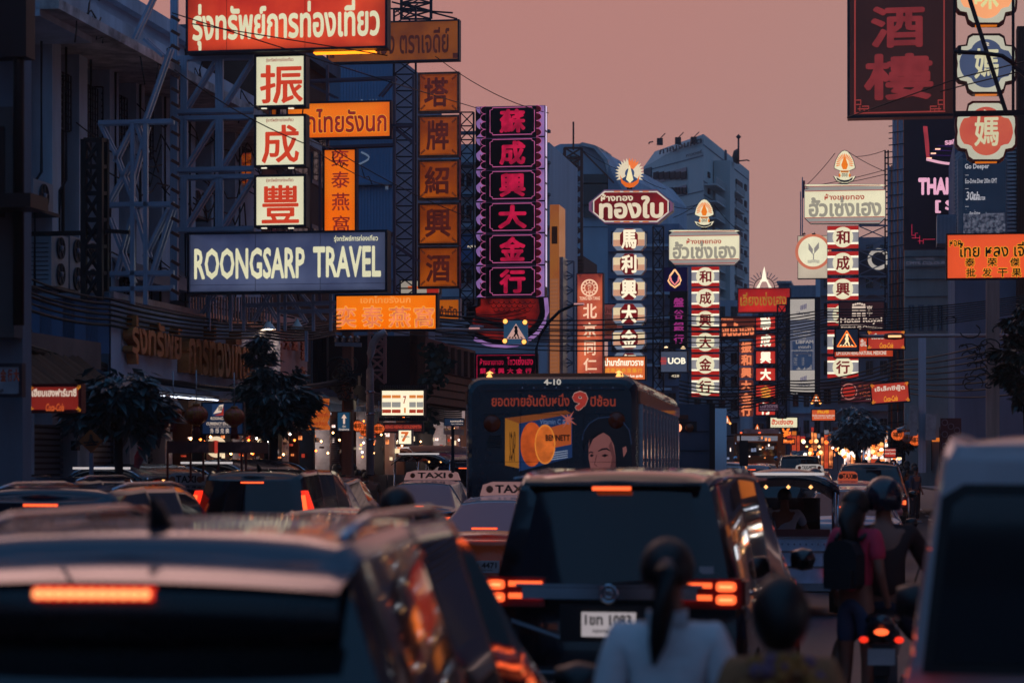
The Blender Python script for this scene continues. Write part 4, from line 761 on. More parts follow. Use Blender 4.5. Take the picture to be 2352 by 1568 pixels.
# awnings and shopfronts at pavement level, near side (30 - 80 m)
t = T('brown_awning', 'long concrete fascia with sagging brown cloth awning above the pharmacy sign', 'awning', X0(-12.2, 0), FL)
t.pbox('fascia', -60, 765, 232, 832, 0, .2, mat('fascia_tan', (120, 96, 90), .8, 0, .4, 1)); x0 = t.L(-60, 830)[0]; x1 = t.L(180, 830)[0]; z1 = t.L(60, 806)[1]
BRC = mat('brown_cloth', (88, 52, 30), .9, 0, .4, 3, 0, True); V = []; Fc = []
for i in range(41):
    for j in range(4): V.append((x0 + (x1 - x0) * i / 40, -.02 - j * .3 + .04 * math.sin(i * 1.7), z1 - j * .22 + .03 * math.sin(i * 2.3 + j)))
for i in range(40):
    for j in range(3): a = i * 4 + j; Fc.append((a, a + 4, a + 5, a + 1))
t.mesh('cloth', V, Fc, BRC, smooth=True)
t = sign('pharmacy_sign', 'red soft drink shop sign with white Thai lettering beside the dark tree', 63, 881, 188, 948, 30, .15, em('lit_pharmacy_red', (116, 30, 24), 1, .1, .1), mat('red_case', (120, 30, 26), .4)); coke(t, 63, 881, 188, 948, 0, 'เฮียบเฮงฟาร์มาซี', script=False); t.text('Coca-Cola', (105, 926, 147, 944), em('dim_gold_script', (190, 84, 40), 1), -.02, bold=.03, shear=.35)
t = sign('white_letter_sign', 'pale signboard with raised gold Chinese letters at the edge of the view', -40, 834, 52, 912, 28.5, .1, mat('pale_board', (150, 158, 170), .7, 0, .2)); t.chars('金行大', [(1, 847, 14, 876), (18, 847, 28, 876), (31, 847, 44, 876)], COPPER, -.12, bold=.06, depth=.08); t.text('TOP', (-14, 893, 8, 903), mat('letter_dark', (60, 30, 26), .4), -.02); t.text('BM', (40, 902, 48, 912), mat('letter_dark', (60, 30, 26), .4), -.02)
t = T('ground_floor_shops', 'row of closed dark roller shutters and pillars at pavement level of the pale building', 'building', X0(-13.9, 0), FL)
xa = t.L(-20, 1000)[0]; xb = t.L(560, 1000)[0]; t.box('wall', xa, xb, .3, 1, 0, 3.4, mat('shop_dark_wall', (60, 70, 84), .8)); SH = mat('shutter_slat', (96, 108, 128), .4, .6, .3, 3)
for a, b in ((66, 170), (212, 255), (258, 296), (330, 378), (385, 430), (98, 98)):
    if b <= a: continue
    x0 = t.L(a, 1000)[0]; x1 = t.L(b, 1000)[0]; c = t.box('roller_shutter', x0, x1, .05, .29, .2, 3.2, STEELD)
    for q in range(30): t.box('slat', x0 + .03, x1 - .03, .0, .049, .25 + q * .097, .25 + q * .097 + .06, SH, c)
for a in (56, 178, 186, 298, 322, 380, 500): x0 = t.L(a, 1000, -.25)[0]; t.box('pillar', x0, x0 + .45, -.25, .295, 0, 3.4, CONC)
t.pbox('control_box', 176, 1012, 184, 1034, -.35, -.251, STEELD)
# lit shops further along
SHOPW = em('shop_white', (235, 215, 205), 2.0, .5, scale=3, rgb2=(150, 80, 60)); SHOPO = em('shop_amber', (230, 130, 70), 1.6, .6, scale=4, rgb2=(90, 34, 26)); SHOPB = em('shop_blue', (120, 130, 160), .8, .5, scale=3)
t = T('lit_shop_row', 'row of lit open shops with goods and pillars beyond the currency exchange', 'building', X0(-13.5, 0), FL)
xa = t.L(560, 1000)[0]; xb = t.L(1068, 1000)[0]; t.box('back_wall', xa, xb, .42, .6, 0, 3.6, mat('shop_dark_wall', (60, 70, 84), .8)); t.box('ceiling', xa, xb, -1.0, .42, 3.45, 3.6, mat('shop_dark_wall', (60, 70, 84), .8))
u = 420
while u < 1062:
    w = random.uniform(16, 34)
    if not (560 < u + w / 2 < 640) : t.pbox('lit_interior', u, 962, min(u + w, 1066), 1078, .3, .4, random.choice([SHOPW, SHOPO, SHOPB, SHOPW]))
    for q in range(5):
        a = random.uniform(u, u + w); b = random.uniform(975, 1050); t.pbox('goods', a, b, a + random.uniform(2, 7), b + random.uniform(3, 12), -.3 + q * .1, -.25 + q * .1, random.choice([SHOPW, SHOPO, BLACK, RUST, em('goods_red', (170, 50, 30), .9), CASEL, em('goods_cream', (240, 214, 170), 1.2)]))
    t.pbox('pillar', u + w, 945, u + w + 3, 1090, -.1, .3, random.choice([CONC, BLACK, CASEL, WARMW])); u += w + 4
for k in range(9): a = 640 + k * 46; t.pbar('tube_lamp', a, 946 + k * 1.2, a + 26, 946.5 + k * 1.6, .2, .05, em('tube_white', (225, 235, 255), 3, 0))
for k in range(80): x, z = t.L(random.uniform(430, 1060), random.uniform(955, 1050), -.5); t.lathe('bulb', [(0, -.03), (.03, 0), (0, .03)], (x, -.5, z), random.choice([em('bulb_warm2', (255, 180, 110), 12, 0), em('bulb_white2', (255, 235, 215), 12, 0), em('bulb_orange2', (250, 110, 40), 9, 0)]), 6)
c = t.pbox('roller_shutter', 753, 962, 800, 1078, .1, .2, STEELD)
for q in range(26): t.pbox('slat', 754, 963 + q * 4.4, 799, 965.6 + q * 4.4, .05, .099, SH, c)
c = t.pbox('tiled_pillar', 640, 962, 664, 1078, .0, .2, CASEL)
for q in range(13):
    for r_ in range(4): t.pbox('tile', 641 + r_ * 5.8, 964 + q * 8.6, 646 + r_ * 5.8, 971.4 + q * 8.6, -.03, -.001, mat('white_tile', (200, 196, 196), .2), c)
c = t.pbox('net_fence', 1020, 984, 1066, 998, -.4, -.38, STEEL); t.pbox('white_canopy', 976, 926, 1068, 958, -1.2, -.2, em('canopy_glow', (150, 130, 130), .8, .2))
# middle facades on the near side, behind the first signs
t = T('brown_shophouse', 'brown rendered shophouse wall behind the white lightboxes', 'building', X0(-14.2, 0), FL)
xa = t.L(603, 500)[0]; xb = t.L(756, 500)[0]; t.box('wall', xa, xb, 0, 8, 0, 11.6, WARMW); t.box('roof_slab', xa, xb, -.3, 8, 11.6, 11.9, CONCD)
for k in range(3):
    for j in range(3): x0 = xa + .6 + k * 2.0; f = t.box('window', x0, x0 + 1.5, -.03, .02, 3.8 + j * 2.5, 5.3 + j * 2.5, FRAME); [t.box('pane', x0 + .05 + q * .48, x0 + .47 + q * .48, -.05, -.031, 3.9 + j * 2.5, 5.2 + j * 2.5, PANE, f) for q in range(3)]
t = T('blue_clad_building', 'tall blue grey metal clad building behind the orange Thai sign with faint vertical lettering', 'building', P(756, 1100, 74), -A)
BC = mat('blue_cladding', (110, 136, 170), .6, .1, .25, .8, 0, True); t.pbox('wall', 756, 124, 905, 1100, .1, 8, BLUE2)
for k in range(17): a = 782 + k * 7; t.pbox('cladding_panel', a, 136, a + 6.4, 700, 0, .09, BC)
t.text("Bird Nest", (826, 228, 882, 262), em('pale_letters', (96, 112, 136), .8), -.02, shear=.3); t.chars('燕窩燕窩', [(885, 250, 892, 262), (885, 290, 892, 303), (885, 420, 892, 436), (885, 560, 892, 575)], em('pale_letters', (96, 112, 136), .8), -.02)
t.tube('swirl', [(t.L(830 + 18 * math.sin(q * .5), 520 + q * 4 - 170)[0], -.02, t.L(830, 350 + q * 4)[1]) for q in range(10)], .03, em('pale_letters', (96, 112, 136), .8), 5)
for vv in (300, 420, 540, 640): t.pbox('floor_band', 756, vv, 905, vv + 5, -.2, -.001, BLUE2)
t = T('rear_pale_building', 'pale building with bank panel glimpsed between the brown column and the crimson column', 'building', P(1040, 1100, 88), -A)
t.pbox('wall', 1000, 330, 1262, 1100, .1, 8, BLUEWALL); t.pbox('bank_panel', 1056, 537, 1092, 617, -.1, .09, mat('panel_blue', (60, 96, 140), .5)); t.text('กรุงไทย', (1074, 562, 1096, 570), IV, -.12, bold=.03)
for vv in (300, 372, 445, 520, 600, 680, 760): t.pbox('floor_band', 1000, vv, 1262, vv + 6, -.25, .09, CONCD)
for k in range(4):
    for j in range(5): window(t, 1052 + k * 50, 395 + j * 74, 1086 + k * 50, 432 + j * 74, 0, 2)
t.pbox('ornate_column', 1226, 790, 1256, 880, -.3, .09, CONC)
t = T('dark_wood_house', 'old dark wooden slatted house front wrapped with creepers beside the bus', 'building', X0(-11.8, 0), FL)
WD = mat('old_wood', (110, 58, 40), .6, 0, .5, 3, .2); xa = t.L(968, 900)[0]; xb = t.L(1092, 900)[0]; zl_ = t.L(985, 930)[1]; zh_ = t.L(985, 775)[1]; t.box('wall', xa, xb, .1, 3, zl_, zh_, mat('wood_dark', (52, 30, 26), .8)); t.box('corner_post', xa, xa + .4, -.1, .3, zl_ - .5, zh_ + .2, WD)
for k in range(int((zh_ - zl_) / .21)): z = zl_ + .05 + k * .21; t.box('plank', xa + .42, xb, .0, .09, z, z + .17, WD)
for k in range(9): x = xa + 1 + k * 1.0; t.box('baluster', x, x + .35, -.12, -.01, zl_ + .9, zl_ + 1.6, WARMW)
# orange side-lit box and brick slatted building right of the crimson column
t = T('orange_wooden_box_sign', 'upright orange wood panelled box sign seen edge on beside the crimson column', 'sign', P(1262, 870, 78), -A)
t.pbox('side', 1263, 470, 1284, 880, 0, 1.5, em('amber_wood_glow', (176, 96, 50), .5, .35, scale=1.2, rgb2=(216, 130, 60)))  # light on the wooden side is made by the wood's own emission
for k in range(26): t.pbox('plank', 1264, 640 + k * 8.8, 1283, 647.4 + k * 8.8, -.03, -.001, em('amber_wood_glow2', (190, 118, 80), .5, .3, scale=2))
t.pbox('ring_mark', 1267, 520, 1280, 560, -.02, -.001, em('amber_ring', (230, 130, 60), 1)); t.pbox('pale_face', 1284, 590, 1293, 880, .1, 1.2, CASEL)
t = T('slatted_brick_building', 'low red brown slatted building top between the box sign and the medicine sign', 'building', P(1292, 1080, 105), -A)
t.pbox('wall', 1286, 588, 1340, 1080, .1, 5, WARMW)
for k in range(34): t.pbox('slat', 1290, 592 + k * 8, 1338, 597 + k * 8, -.05, .09, RUST)
def blocky(name, label, u0, v0, u1, v1, Y, m, nx, nz, frac=(.55, .5), depth=12, pane=PANE, band=True, cat='building', ledge=.25):
    t = T(name, label, cat, P(u0, HV + 2.0 * FX / Y, Y), -A); t.pbox('wall', u0, v0, u1, HV + 2.0 * FX / Y, .02, depth, m)
    dv = (1010 - v0) / nz; du = (u1 - u0) / nx
    for j in range(nz):
        if band: t.pbox('floor_band', u0, v0 + dv * (j + 1) - 2, u1, v0 + dv * (j + 1), -ledge, .019, m)
        for i in range(nx):
            a = u0 + du * (i + .5 - frac[0] / 2); b = v0 + dv * (j + .5 - frac[1] / 2); f = t.pbox('window', a, b, a + du * frac[0], b + dv * frac[1], -.02, .019, FRAME)
            t.pbox('pane', a + .7, b + .7, a + du * frac[0] / 2 - .3, b + dv * frac[1] - .7, -.04, -.021, pane, f); t.pbox('pane', a + du * frac[0] / 2 + .3, b + .7, a + du * frac[0] - .7, b + dv * frac[1] - .7, -.04, -.021, pane, f)
    return t
t = blocky('dark_shophouse', 'dark blue shophouse with balconies behind the octagonal column', 1396, 515, 1560, 0, 125, BLUE2, 5, 8)
for k in range(12): t.pbox('balcony_rail', 1480 + k * 4, 520, 1481 + k * 4, 800, -.9, -.86, STEEL)
for k in range(7): t.pbox('balcony_slab', 1478, 560 + k * 55, 1540, 566 + k * 55, -1.1, -.3, BLUEWALL)
t.pbox('pipe_shaft', 1500, 540, 1512, 1000, -.4, -.301, STEEL)
blocky('grey_shophouse', 'grey blue shophouse behind the bank signs and disc column', 1560, 690, 1700, 0, 130, BLUEWALL, 5, 6)
blocky('far_shophouse', 'far dim shophouse behind the narrow character columns', 1640, 700, 1760, 0, 150, BLUE2, 5, 6)
t = blocky('layered_rooftop', 'far building with three white layered roof ledges behind the screen', 1770, 690, 1830, 0, 145, BLUE2, 3, 5); [t.pbox('white_ledge', 1784, 645 + k * 15, 1818, 650 + k * 15, -1, 4, CASEL) for k in range(3)]; t.pbox('penthouse', 1788, 650, 1814, 692, -.5, 3, BLUE2)
t = blocky('metal_shed_building', 'building with ribbed metal shed roof behind the leaf bank sign', 1815, 705, 1915, 0, 140, BLUEWALL, 4, 5); t.pbox('ribbed_wall', 1815, 655, 1882, 706, -.1, 5, STEEL)
for k in range(22): t.pbox('rib', 1816 + k * 3, 656, 1817 + k * 3, 705, -.16, -.101, BLUEWALL)
t.pbox('corner_block', 1873, 640, 1900, 700, -.3, .0, BLUEWALL)
t = blocky('leaf_bank_building', 'grey building with round sign and flags behind the second disc column', 1884, 545, 2078, 0, 118, mat('slate_wall', (120, 124, 136), .8, 0, .25, .4, .1, True), 6, 7)
t.pbox('dark_panel', 1974, 575, 2045, 640, -.4, -.3, mat('panel_night', (26, 34, 52), .5)); x, z = t.L(2018, 597); t.lathe('round_logo', [(.34, -.5), (.34, -.55), (.52, -.55), (.52, -.5)], (x, 0, z), em('logo_dim', (190, 180, 170), .8), 28, 'y', smooth=False)
for u, v0 in ((1843, 407), (1839, 440)):
    t.pbar('flagpole', u, v0, u, 545, -.6, .05, STEEL); 
t.pbox('flag', 1842, 415, 1849, 455, -.62, -.58, mat('flag_red', (120, 60, 70), .8))
# --- grey tower with balconies and rooftop Thai letters
t = T('grey_tower', 'tall grey concrete tower with corner balconies and dark Thai letters near its roof', 'tower', P(1616, 1100, 165), 0)
REC = mat('recess_shade_pane', (22, 28, 40), .8); TW = mat('tower_concrete', (196, 192, 190), .85, 0, .22, .12, .1, True)
b = 0.0; Zb = -1.9; 
def tx(u, Yd=165): return (u - CU) / FX * Yd - t.O.x
def tz(v, Yd=165): return CH - (v - HV) / FX * Yd - t.O.z
Yl = 174; Yr = 186
cx0 = 0; pl = ((1478 - CU) / FX * Yl - t.O.x, Yl - 165); pr = ((1721 - CU) / FX * Yr - t.O.x, Yr - 165); p510 = ((1504 - CU) / FX * 173.5 - t.O.x, 8.5)
zt_c = tz(308); zt_l = CH - (313 - HV) / FX * 173.5 - t.O.z; zt_r = CH - (354 - HV) / FX * Yr - t.O.z; z_s = CH - (384 - HV) / FX * Yl - t.O.z
V = [(0, 0, 0), (pl[0], pl[1], 0), (pl[0] + 3, pl[1] + 22, 0), (pr[0], pr[1], 0), (0, 0, zt_c), (p510[0], p510[1], zt_c - .1), (pl[0], pl[1], z_s), (pr[0], pr[1], zt_c), (pl[0] + 3, pl[1] + 22, z_s), (p510[0] + 3, p510[1] + 22, zt_c)]
t.mesh('walls', V, [(0, 4, 5, 6, 1), (0, 3, 7, 4), (1, 6, 8, 2), (5, 9, 8, 6), (4, 7, 9, 5), (3, 2, 8, 9, 7)], TW)
tl = T('tower_helper', '', '', t.O, math.atan2(-pl[1], -pl[0])); trr = T('tower_helper', '', '', t.O, math.atan2(pr[1], pr[0]))
def on(tf, name, u0, v0, u1, v1, y0, y1, m, parent=None):
    o = tf.pbox(name, u0, v0, u1, v1, y0, y1, m); w = o.parent
    M_ = Matrix.Rotation(tf.th, 4, 'Z') @ Matrix.Translation(o.location); o.parent = t.root if parent is None else parent
    if parent is not None: M_ = parent.matrix_basis.inverted() @ M_
    o.matrix_basis = M_; return o
for vv in (372, 451, 480, 497, 539, 560, 600, 640, 680): on(tl, 'joint', 1496, vv + (0), 1615, vv + 1.4, -.05, 0, CONCD); on(trr, 'joint', 1617, vv + 0, 1720, vv + 1.4, -.05, 0, CONCD)
on(tl, 'recess_shade', 1479, 386, 1496, 720, -.06, -.02, mat('tower_shadow_side', (90, 92, 100), .9))  # darker panel on the wall paints the shade of the recessed side
for a, b_, c_, d in ((1499, 394, 1576, 413), (1530, 430, 1576, 447), (1499, 470, 1560, 486)):
    f = on(tl, 'window', a, b_, c_, d, -.08, -.03, FRAME)
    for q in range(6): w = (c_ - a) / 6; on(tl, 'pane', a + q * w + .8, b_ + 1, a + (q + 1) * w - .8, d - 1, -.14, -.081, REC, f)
for k in range(9):
    vv = 404 + k * 38
    on(trr, 'recess_shade', 1648, vv - 2, 1668, vv + 14, -.1, -.02, REC); on(trr, 'recess_shade', 1692, vv + 12, 1706, vv + 30, -.1, -.02, REC); on(trr, 'recess_shade', 1628, vv - 8, 1632, vv + 4, -.1, -.02, REC); on(trr, 'recess_shade', 1712, vv + 20, 1716, vv + 34, -.1, -.02, REC)  # flat dark panels paint the shade inside the balcony recesses
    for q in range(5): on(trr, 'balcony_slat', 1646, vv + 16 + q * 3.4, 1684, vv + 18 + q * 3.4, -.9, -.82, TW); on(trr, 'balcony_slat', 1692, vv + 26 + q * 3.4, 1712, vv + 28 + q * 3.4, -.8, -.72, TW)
    on(trr, 'balcony_slab', 1646, vv + 31, 1684, vv + 34, -.9, -.05, TW); on(trr, 'balcony_slab', 1692, vv + 41, 1712, vv + 44, -.8, -.05, TW)
on(trr, 'shaft', 1677, 372, 1687, 1000, -1.2, -.05, TW); on(trr, 'slot', 1667, 345, 1670, 440, -.1, -.02, CONCD)
for st, bx in (('กาญจนทัต', (1511, 314, 1612, 342)), ('ทาวเวอร์', (1574, 327, 1612, 340))):
    bb = (1514, 327, 1612, 345) if 'ญ' in st else (1576, 349, 1612, 356); o = tl.text(st, bb, mat('roof_letters', (26, 34, 50), .5), -.2, bold=.045); o.parent = t.root; o.matrix_basis = Matrix.Rotation(tl.th, 4, 'Z')
for o_ in (tl, trr): bpy.data.objects.remove(o_.root)
for u, v in ((1518, 311), (1560, 309), (1596, 308)): t.box('roof_floodlight', tx(u) - .2, tx(u) + .2, 1, 1.4, tz(v) - .5, tz(v) - .05, STEELD); t.bar('lamp_arm', (tx(u), 1, tz(v) - .1), (tx(u) + .35, .8, tz(v) + .25), .05, STEELD)
t.tube('lamp_arm', [(tx(1506), 3, tz(312)), (tx(1497), 3, tz(314)), (tx(1496), 3, tz(318))], .05, STEELD, 5)
t.tube('antenna', [(tx(1712), 5, tz(356)), (tx(1712), 5, tz(292))], .07, STEELD, 5); t.lathe('antenna_ball', [(0, -.2), (.2, 0), (0, .2)], (tx(1712), 5, tz(292)), STEELD, 8); t.tube('lamp_arm', [(tx(1714), 5, tz(349)), (tx(1732), 5, tz(347)), (tx(1738), 5, tz(349))], .05, STEELD, 5)
t.lathe('dish', [(0, 0), (.4, .1), (.55, .35)], (tx(1697), 5, tz(338)), STEELD, 12, 'x')
# --- domed glass roof building
t = T('domed_glass_building', 'dark building with faceted glass dome roof behind the crimson column', 'building', P(1240, 1100, 140), 0)
def g(u, v, Yd): return ((u - CU) / FX * Yd - t.O.x, Yd - 140, CH - (v - HV) / FX * Yd - t.O.z)
arcf = [(1258, 345), (1286, 331), (1335, 330), (1365, 337), (1391, 368), (1402, 384), (1402, 700), (1258, 700)]
V = [g(u, v, 140) for u, v in arcf] + [g(u + 0, v, 140) for u, v in arcf]; n = len(arcf)
V = [g(u, v, 140) for u, v in arcf]; V += [(x + 6, y + 22, z) for x, y, z in V]
t.mesh('shell', V, [tuple(range(n))[::-1], tuple(range(n, 2 * n))] + [(i, (i + 1) % n, (i + 1) % n + n, i + n) for i in range(n)], BLUEWALL)
ribp = [(1335, 330), (1365, 337), (1391, 368), (1402, 384)]
gl = glassy('dome_glass', (36, 52, 80), .25)
cols = []
for k in range(4): cols.append([g(u + k * 12, v + (0, 3, 7, 12)[k] + k * 3, 139.6 + k * 5) for u, v in ((1336, 331), (1366, 338), (1392, 369), (1403, 420))])
for k in range(3):
    for q in range(3): t.mesh('glass_facet', [cols[k][q], cols[k][q + 1], cols[k + 1][q + 1], cols[k + 1][q]], [(0, 1, 2, 3)], gl); t.bar('rib', cols[k][q], cols[k + 1][q + 1], .16, CASEL); t.bar('rib', cols[k][q], cols[k][q + 1], .2, CASEL); t.bar('rib', cols[k][q], cols[k + 1][q], .16, CASEL)
for k in range(12): a = g(1398 + k * 3, 384 + k * 5.0, 139); t.bar('railing_bar', a, (a[0], a[1], a[2] - 1.6), .07, STEEL)
for k in range(2): t.mesh('vent_grille', [g(1258 + k * 50, 358, 139.8), g(1280 + k * 50, 358, 139.8), g(1280 + k * 50, 384, 139.8), g(1258 + k * 50, 384, 139.8)], [(0, 1, 2, 3)], PANE)
for vv in (420, 470, 520): t.mesh('floor_line', [g(1258, vv, 139.7), g(1402, vv, 139.7), g(1402, vv + 3, 139.7), g(1258, vv + 3, 139.7)], [(0, 1, 2, 3)], CONCD)
t.mesh('glass_band', [g(1340, 400, 139.7), g(1400, 400, 139.7), g(1400, 500, 139.7), g(1340, 500, 139.7)], [(0, 1, 2, 3)], PANE)
# --- right side
t = T('white_weathered_wall', 'weathered pale end wall with painted colour printer advert under the black screen', 'building', P(2078, 1100, 88), -A)
t.pbox('wall', 2078, 572, 2200, 1115, .05, 10, mat('pale_weathered', (168, 164, 162), .85, 0, .4, .8, .2, True)); t.text('CMYK COLOUR', (2081, 600, 2172, 608), SL, -.0, bold=.06); t.text('โฆษณาติดต่อ', (2103, 590, 2146, 597), SL, -.0, bold=.02)
for vv in (588, 612, 640, 680): t.pbox('sheet_joint', 2078, vv, 2200, vv + 1, .0, .049, CONCD)
for k in range(5): window(t, 2086 + k * 22, 700, 2100 + k * 22, 760, .02, 2)
t = T('ribbed_side_building', 'building with white diagonal striped cladding around the watch billboard', 'building', P(2192, 1100, 76), -A)
t.pbox('wall', 2193, 310, 2420, 1130, .3, 10, BLUE2)
for k in range(30): x0, z0 = t.L(2193, 360 + k * 9, .1); x1, z1 = t.L(2210, 344 + k * 9, .1); t.bar('cladding_slat', (x0, .1, z0), (x1, .1, z1), .07, CASEL)
for k in range(26): t.pbox('cladding_slat', 2314, 320 + k * 9, 2336, 325 + k * 9, .0, .2, CASEL)
t.pbox('brown_pier', 2336, 60, 2400, 700, -.4, .29, mat('brown_pier', (78, 36, 26), .7, 0, .3, 2, 0, True))
for k in range(7): t.pbox('pier_rib', 2338 + k * 4, 60, 2340 + k * 4, 700, -.5, -.401, WARMW)
t.pbox('tin_drum', 2152, 493, 2196, 560, -1.5, -.2, STEEL)
for k in range(14): t.pbox('drum_rib', 2153 + k * 3.1, 494, 2154.4 + k * 3.1, 559, -1.56, -1.501, BLUEWALL)
t = T('tan_lower_building', 'dim lower building with tin awnings along the crowded pavement', 'building', P(2100, 1080, 92), -A)
t.pbox('wall', 2104, 700, 2420, 1115, .1, 10, mat('tan_dim', (100, 84, 84), .85, 0, .4, .6, .2, True))
for k in range(6): window(t, 2120 + k * 34, 720, 2142 + k * 34, 780, 0, 2); window(t, 2120 + k * 34, 830, 2142 + k * 34, 880, 0, 2)
for k in range(40): x0, z0 = t.L(2108 + k * 7.5, 930, -2); x1, z1 = t.L(2108 + k * 7.5, 905, 0); t.bar('awning_sheet', (x0, -2, z0), (x1, 0, z1), .1, STEEL)
for k in range(4): t.pbar('tube_lamp', 2170 + k * 40, 1010 + k * 2, 2192 + k * 40, 1010, -.6, .06, em('tube_cool', (225, 235, 245), 3, 0))
# pipe tower
t = T('pipe_scaffold_tower', 'tall bundle of upright steel pipes lit orange at their edges beside open sky', 'scaffold', P(2040, 1100, 94), -A)
WL = mat('pipe_orange_lit', (220, 110, 70), .4, .2, .3)  # orange light on some pipes is put into their colour
for k in range(11):
    a = 2041 + k * 3.5; x, z = t.L(a, 262); x0, zb = t.L(a, 1050); t.tube('pipe', [(x, k % 2 * .4, zb), (x, k % 2 * .4, z + (0 if k > 2 else -2))], .035, WL if k % 4 == 2 else STEEL, 5)
for k in range(52): t.pbar('tie', 2041, 275 + k * 14.5 + k % 3, 2077, 272 + k * 14.5, .45 if k % 2 else -.05, .035, STEELD)
for k in range(26): t.pbar('ladder_rung', 2034, 350 + k * 13, 2041, 349 + k * 13, .2, .05, STEELD)
for u in (2033, 2040): t.pbar('ladder_rail', u, 345, u, 800, .2, .06, STEELD)
for vv in range(520, 700, 28):
    t.pbar('brace', 1974, vv, 2034, vv + 26, .1, .04, STEEL); t.pbar('brace', 1974, vv + 26, 2034, vv, .2, .04, STEEL)
for vv in (518, 574, 635, 692): t.pbar('beam', 1972, vv, 2036, vv, .1, .07, STEEL)
# backdrop at the end of the street
t = blocky('street_end_building', 'dim building closing the view at the bend of the street', 1560, 880, 2110, 0, 215, BLUE2, 18, 3)
t = T('night_stall_row', 'distant row of lit food stalls with orange and white lamps along the crowded pavement', 'food stall', P(1930, 1075, 100), -A)
for k in range(34):
    u = random.uniform(1935, 2110); v = random.uniform(1015, 1052); m = random.choice([SHOPO, SHOPW, em('goods_red', (170, 50, 30), .9), em('stall_hot', (255, 170, 90), 1.6)]); w = random.uniform(5, 16)
    t.pbox('stall_front', u, v, u + w, v + random.uniform(4, 12), k * .12, k * .12 + .08, m)
for k in range(70):
    u = random.uniform(1840, 2112); v = random.uniform(1012, 1056); x, z = t.L(u, v, -.5); r = random.uniform(.04, .1)
    t.lathe('bulb', [(0, -r), (r * .8, -r * .5), (r, 0), (r * .7, r * .7), (0, r)], (x, -.5, z), random.choice([em('bulb_warm', (255, 190, 120), 3, 0), em('bulb_white', (255, 235, 215), 3, 0), em('bulb_orange', (250, 110, 40), 2.4, 0)]), 8)
for k in range(30): u = random.uniform(1660, 1940); v = random.uniform(1000, 1050); t.pbox('lit_window', u, v, u + random.uniform(2, 6), v + random.uniform(2, 9), 12, 12.1, random.choice([SHOPO, SHOPW, SHOPB]))

# ground floor shop fronts of the far blocks
SHOPR = em('shop_red_glow', (200, 70, 40), 1.0, .5, scale=3)
for nm, lb, u0, u1, Yf in (('far_shop_row', 'dim lit shop fronts under the blocks beyond the box truck', 1690, 1884, 140), ('far_shop_row', 'brightly lit shop fronts and boards behind the packed crowd', 1886, 2104, 104), ('far_shop_row', 'lit shop fronts under the tin awnings behind the white van', 2106, 2352, 88)):
    t = T(nm, lb, 'shop front', P(u0, 1062, Yf), -A, 'far shop rows'); u = u0; rs = random.Random(u0)
    while u < u1 - 4:
        w = rs.uniform(7, 20) * 100 / Yf; w = min(w, u1 - u); v0 = rs.uniform(985, 1010)
        if rs.random() < .75: t.pbox('lit_front', u, v0 + 6, u + w - 1.5, 1075, 0, .1, rs.choice([SHOPW, SHOPO, SHOPB, SHOPR, SHOPO]))
        t.pbox('shop_board', u, v0 - 5, u + w - 1, v0 + 4, -.5, -.3, rs.choice([mat('board_dark', (24, 30, 44), .5), em('lit_red_tea', (170, 46, 36), 1), em('board_grey', (120, 120, 132), .8, .1), RUST, em('lit_orange_c', (214, 110, 40), .9)])); t.pbox('pillar', u + w - 1.5, 980, u + w, 1080, -.2, .2, BLACK); u += w
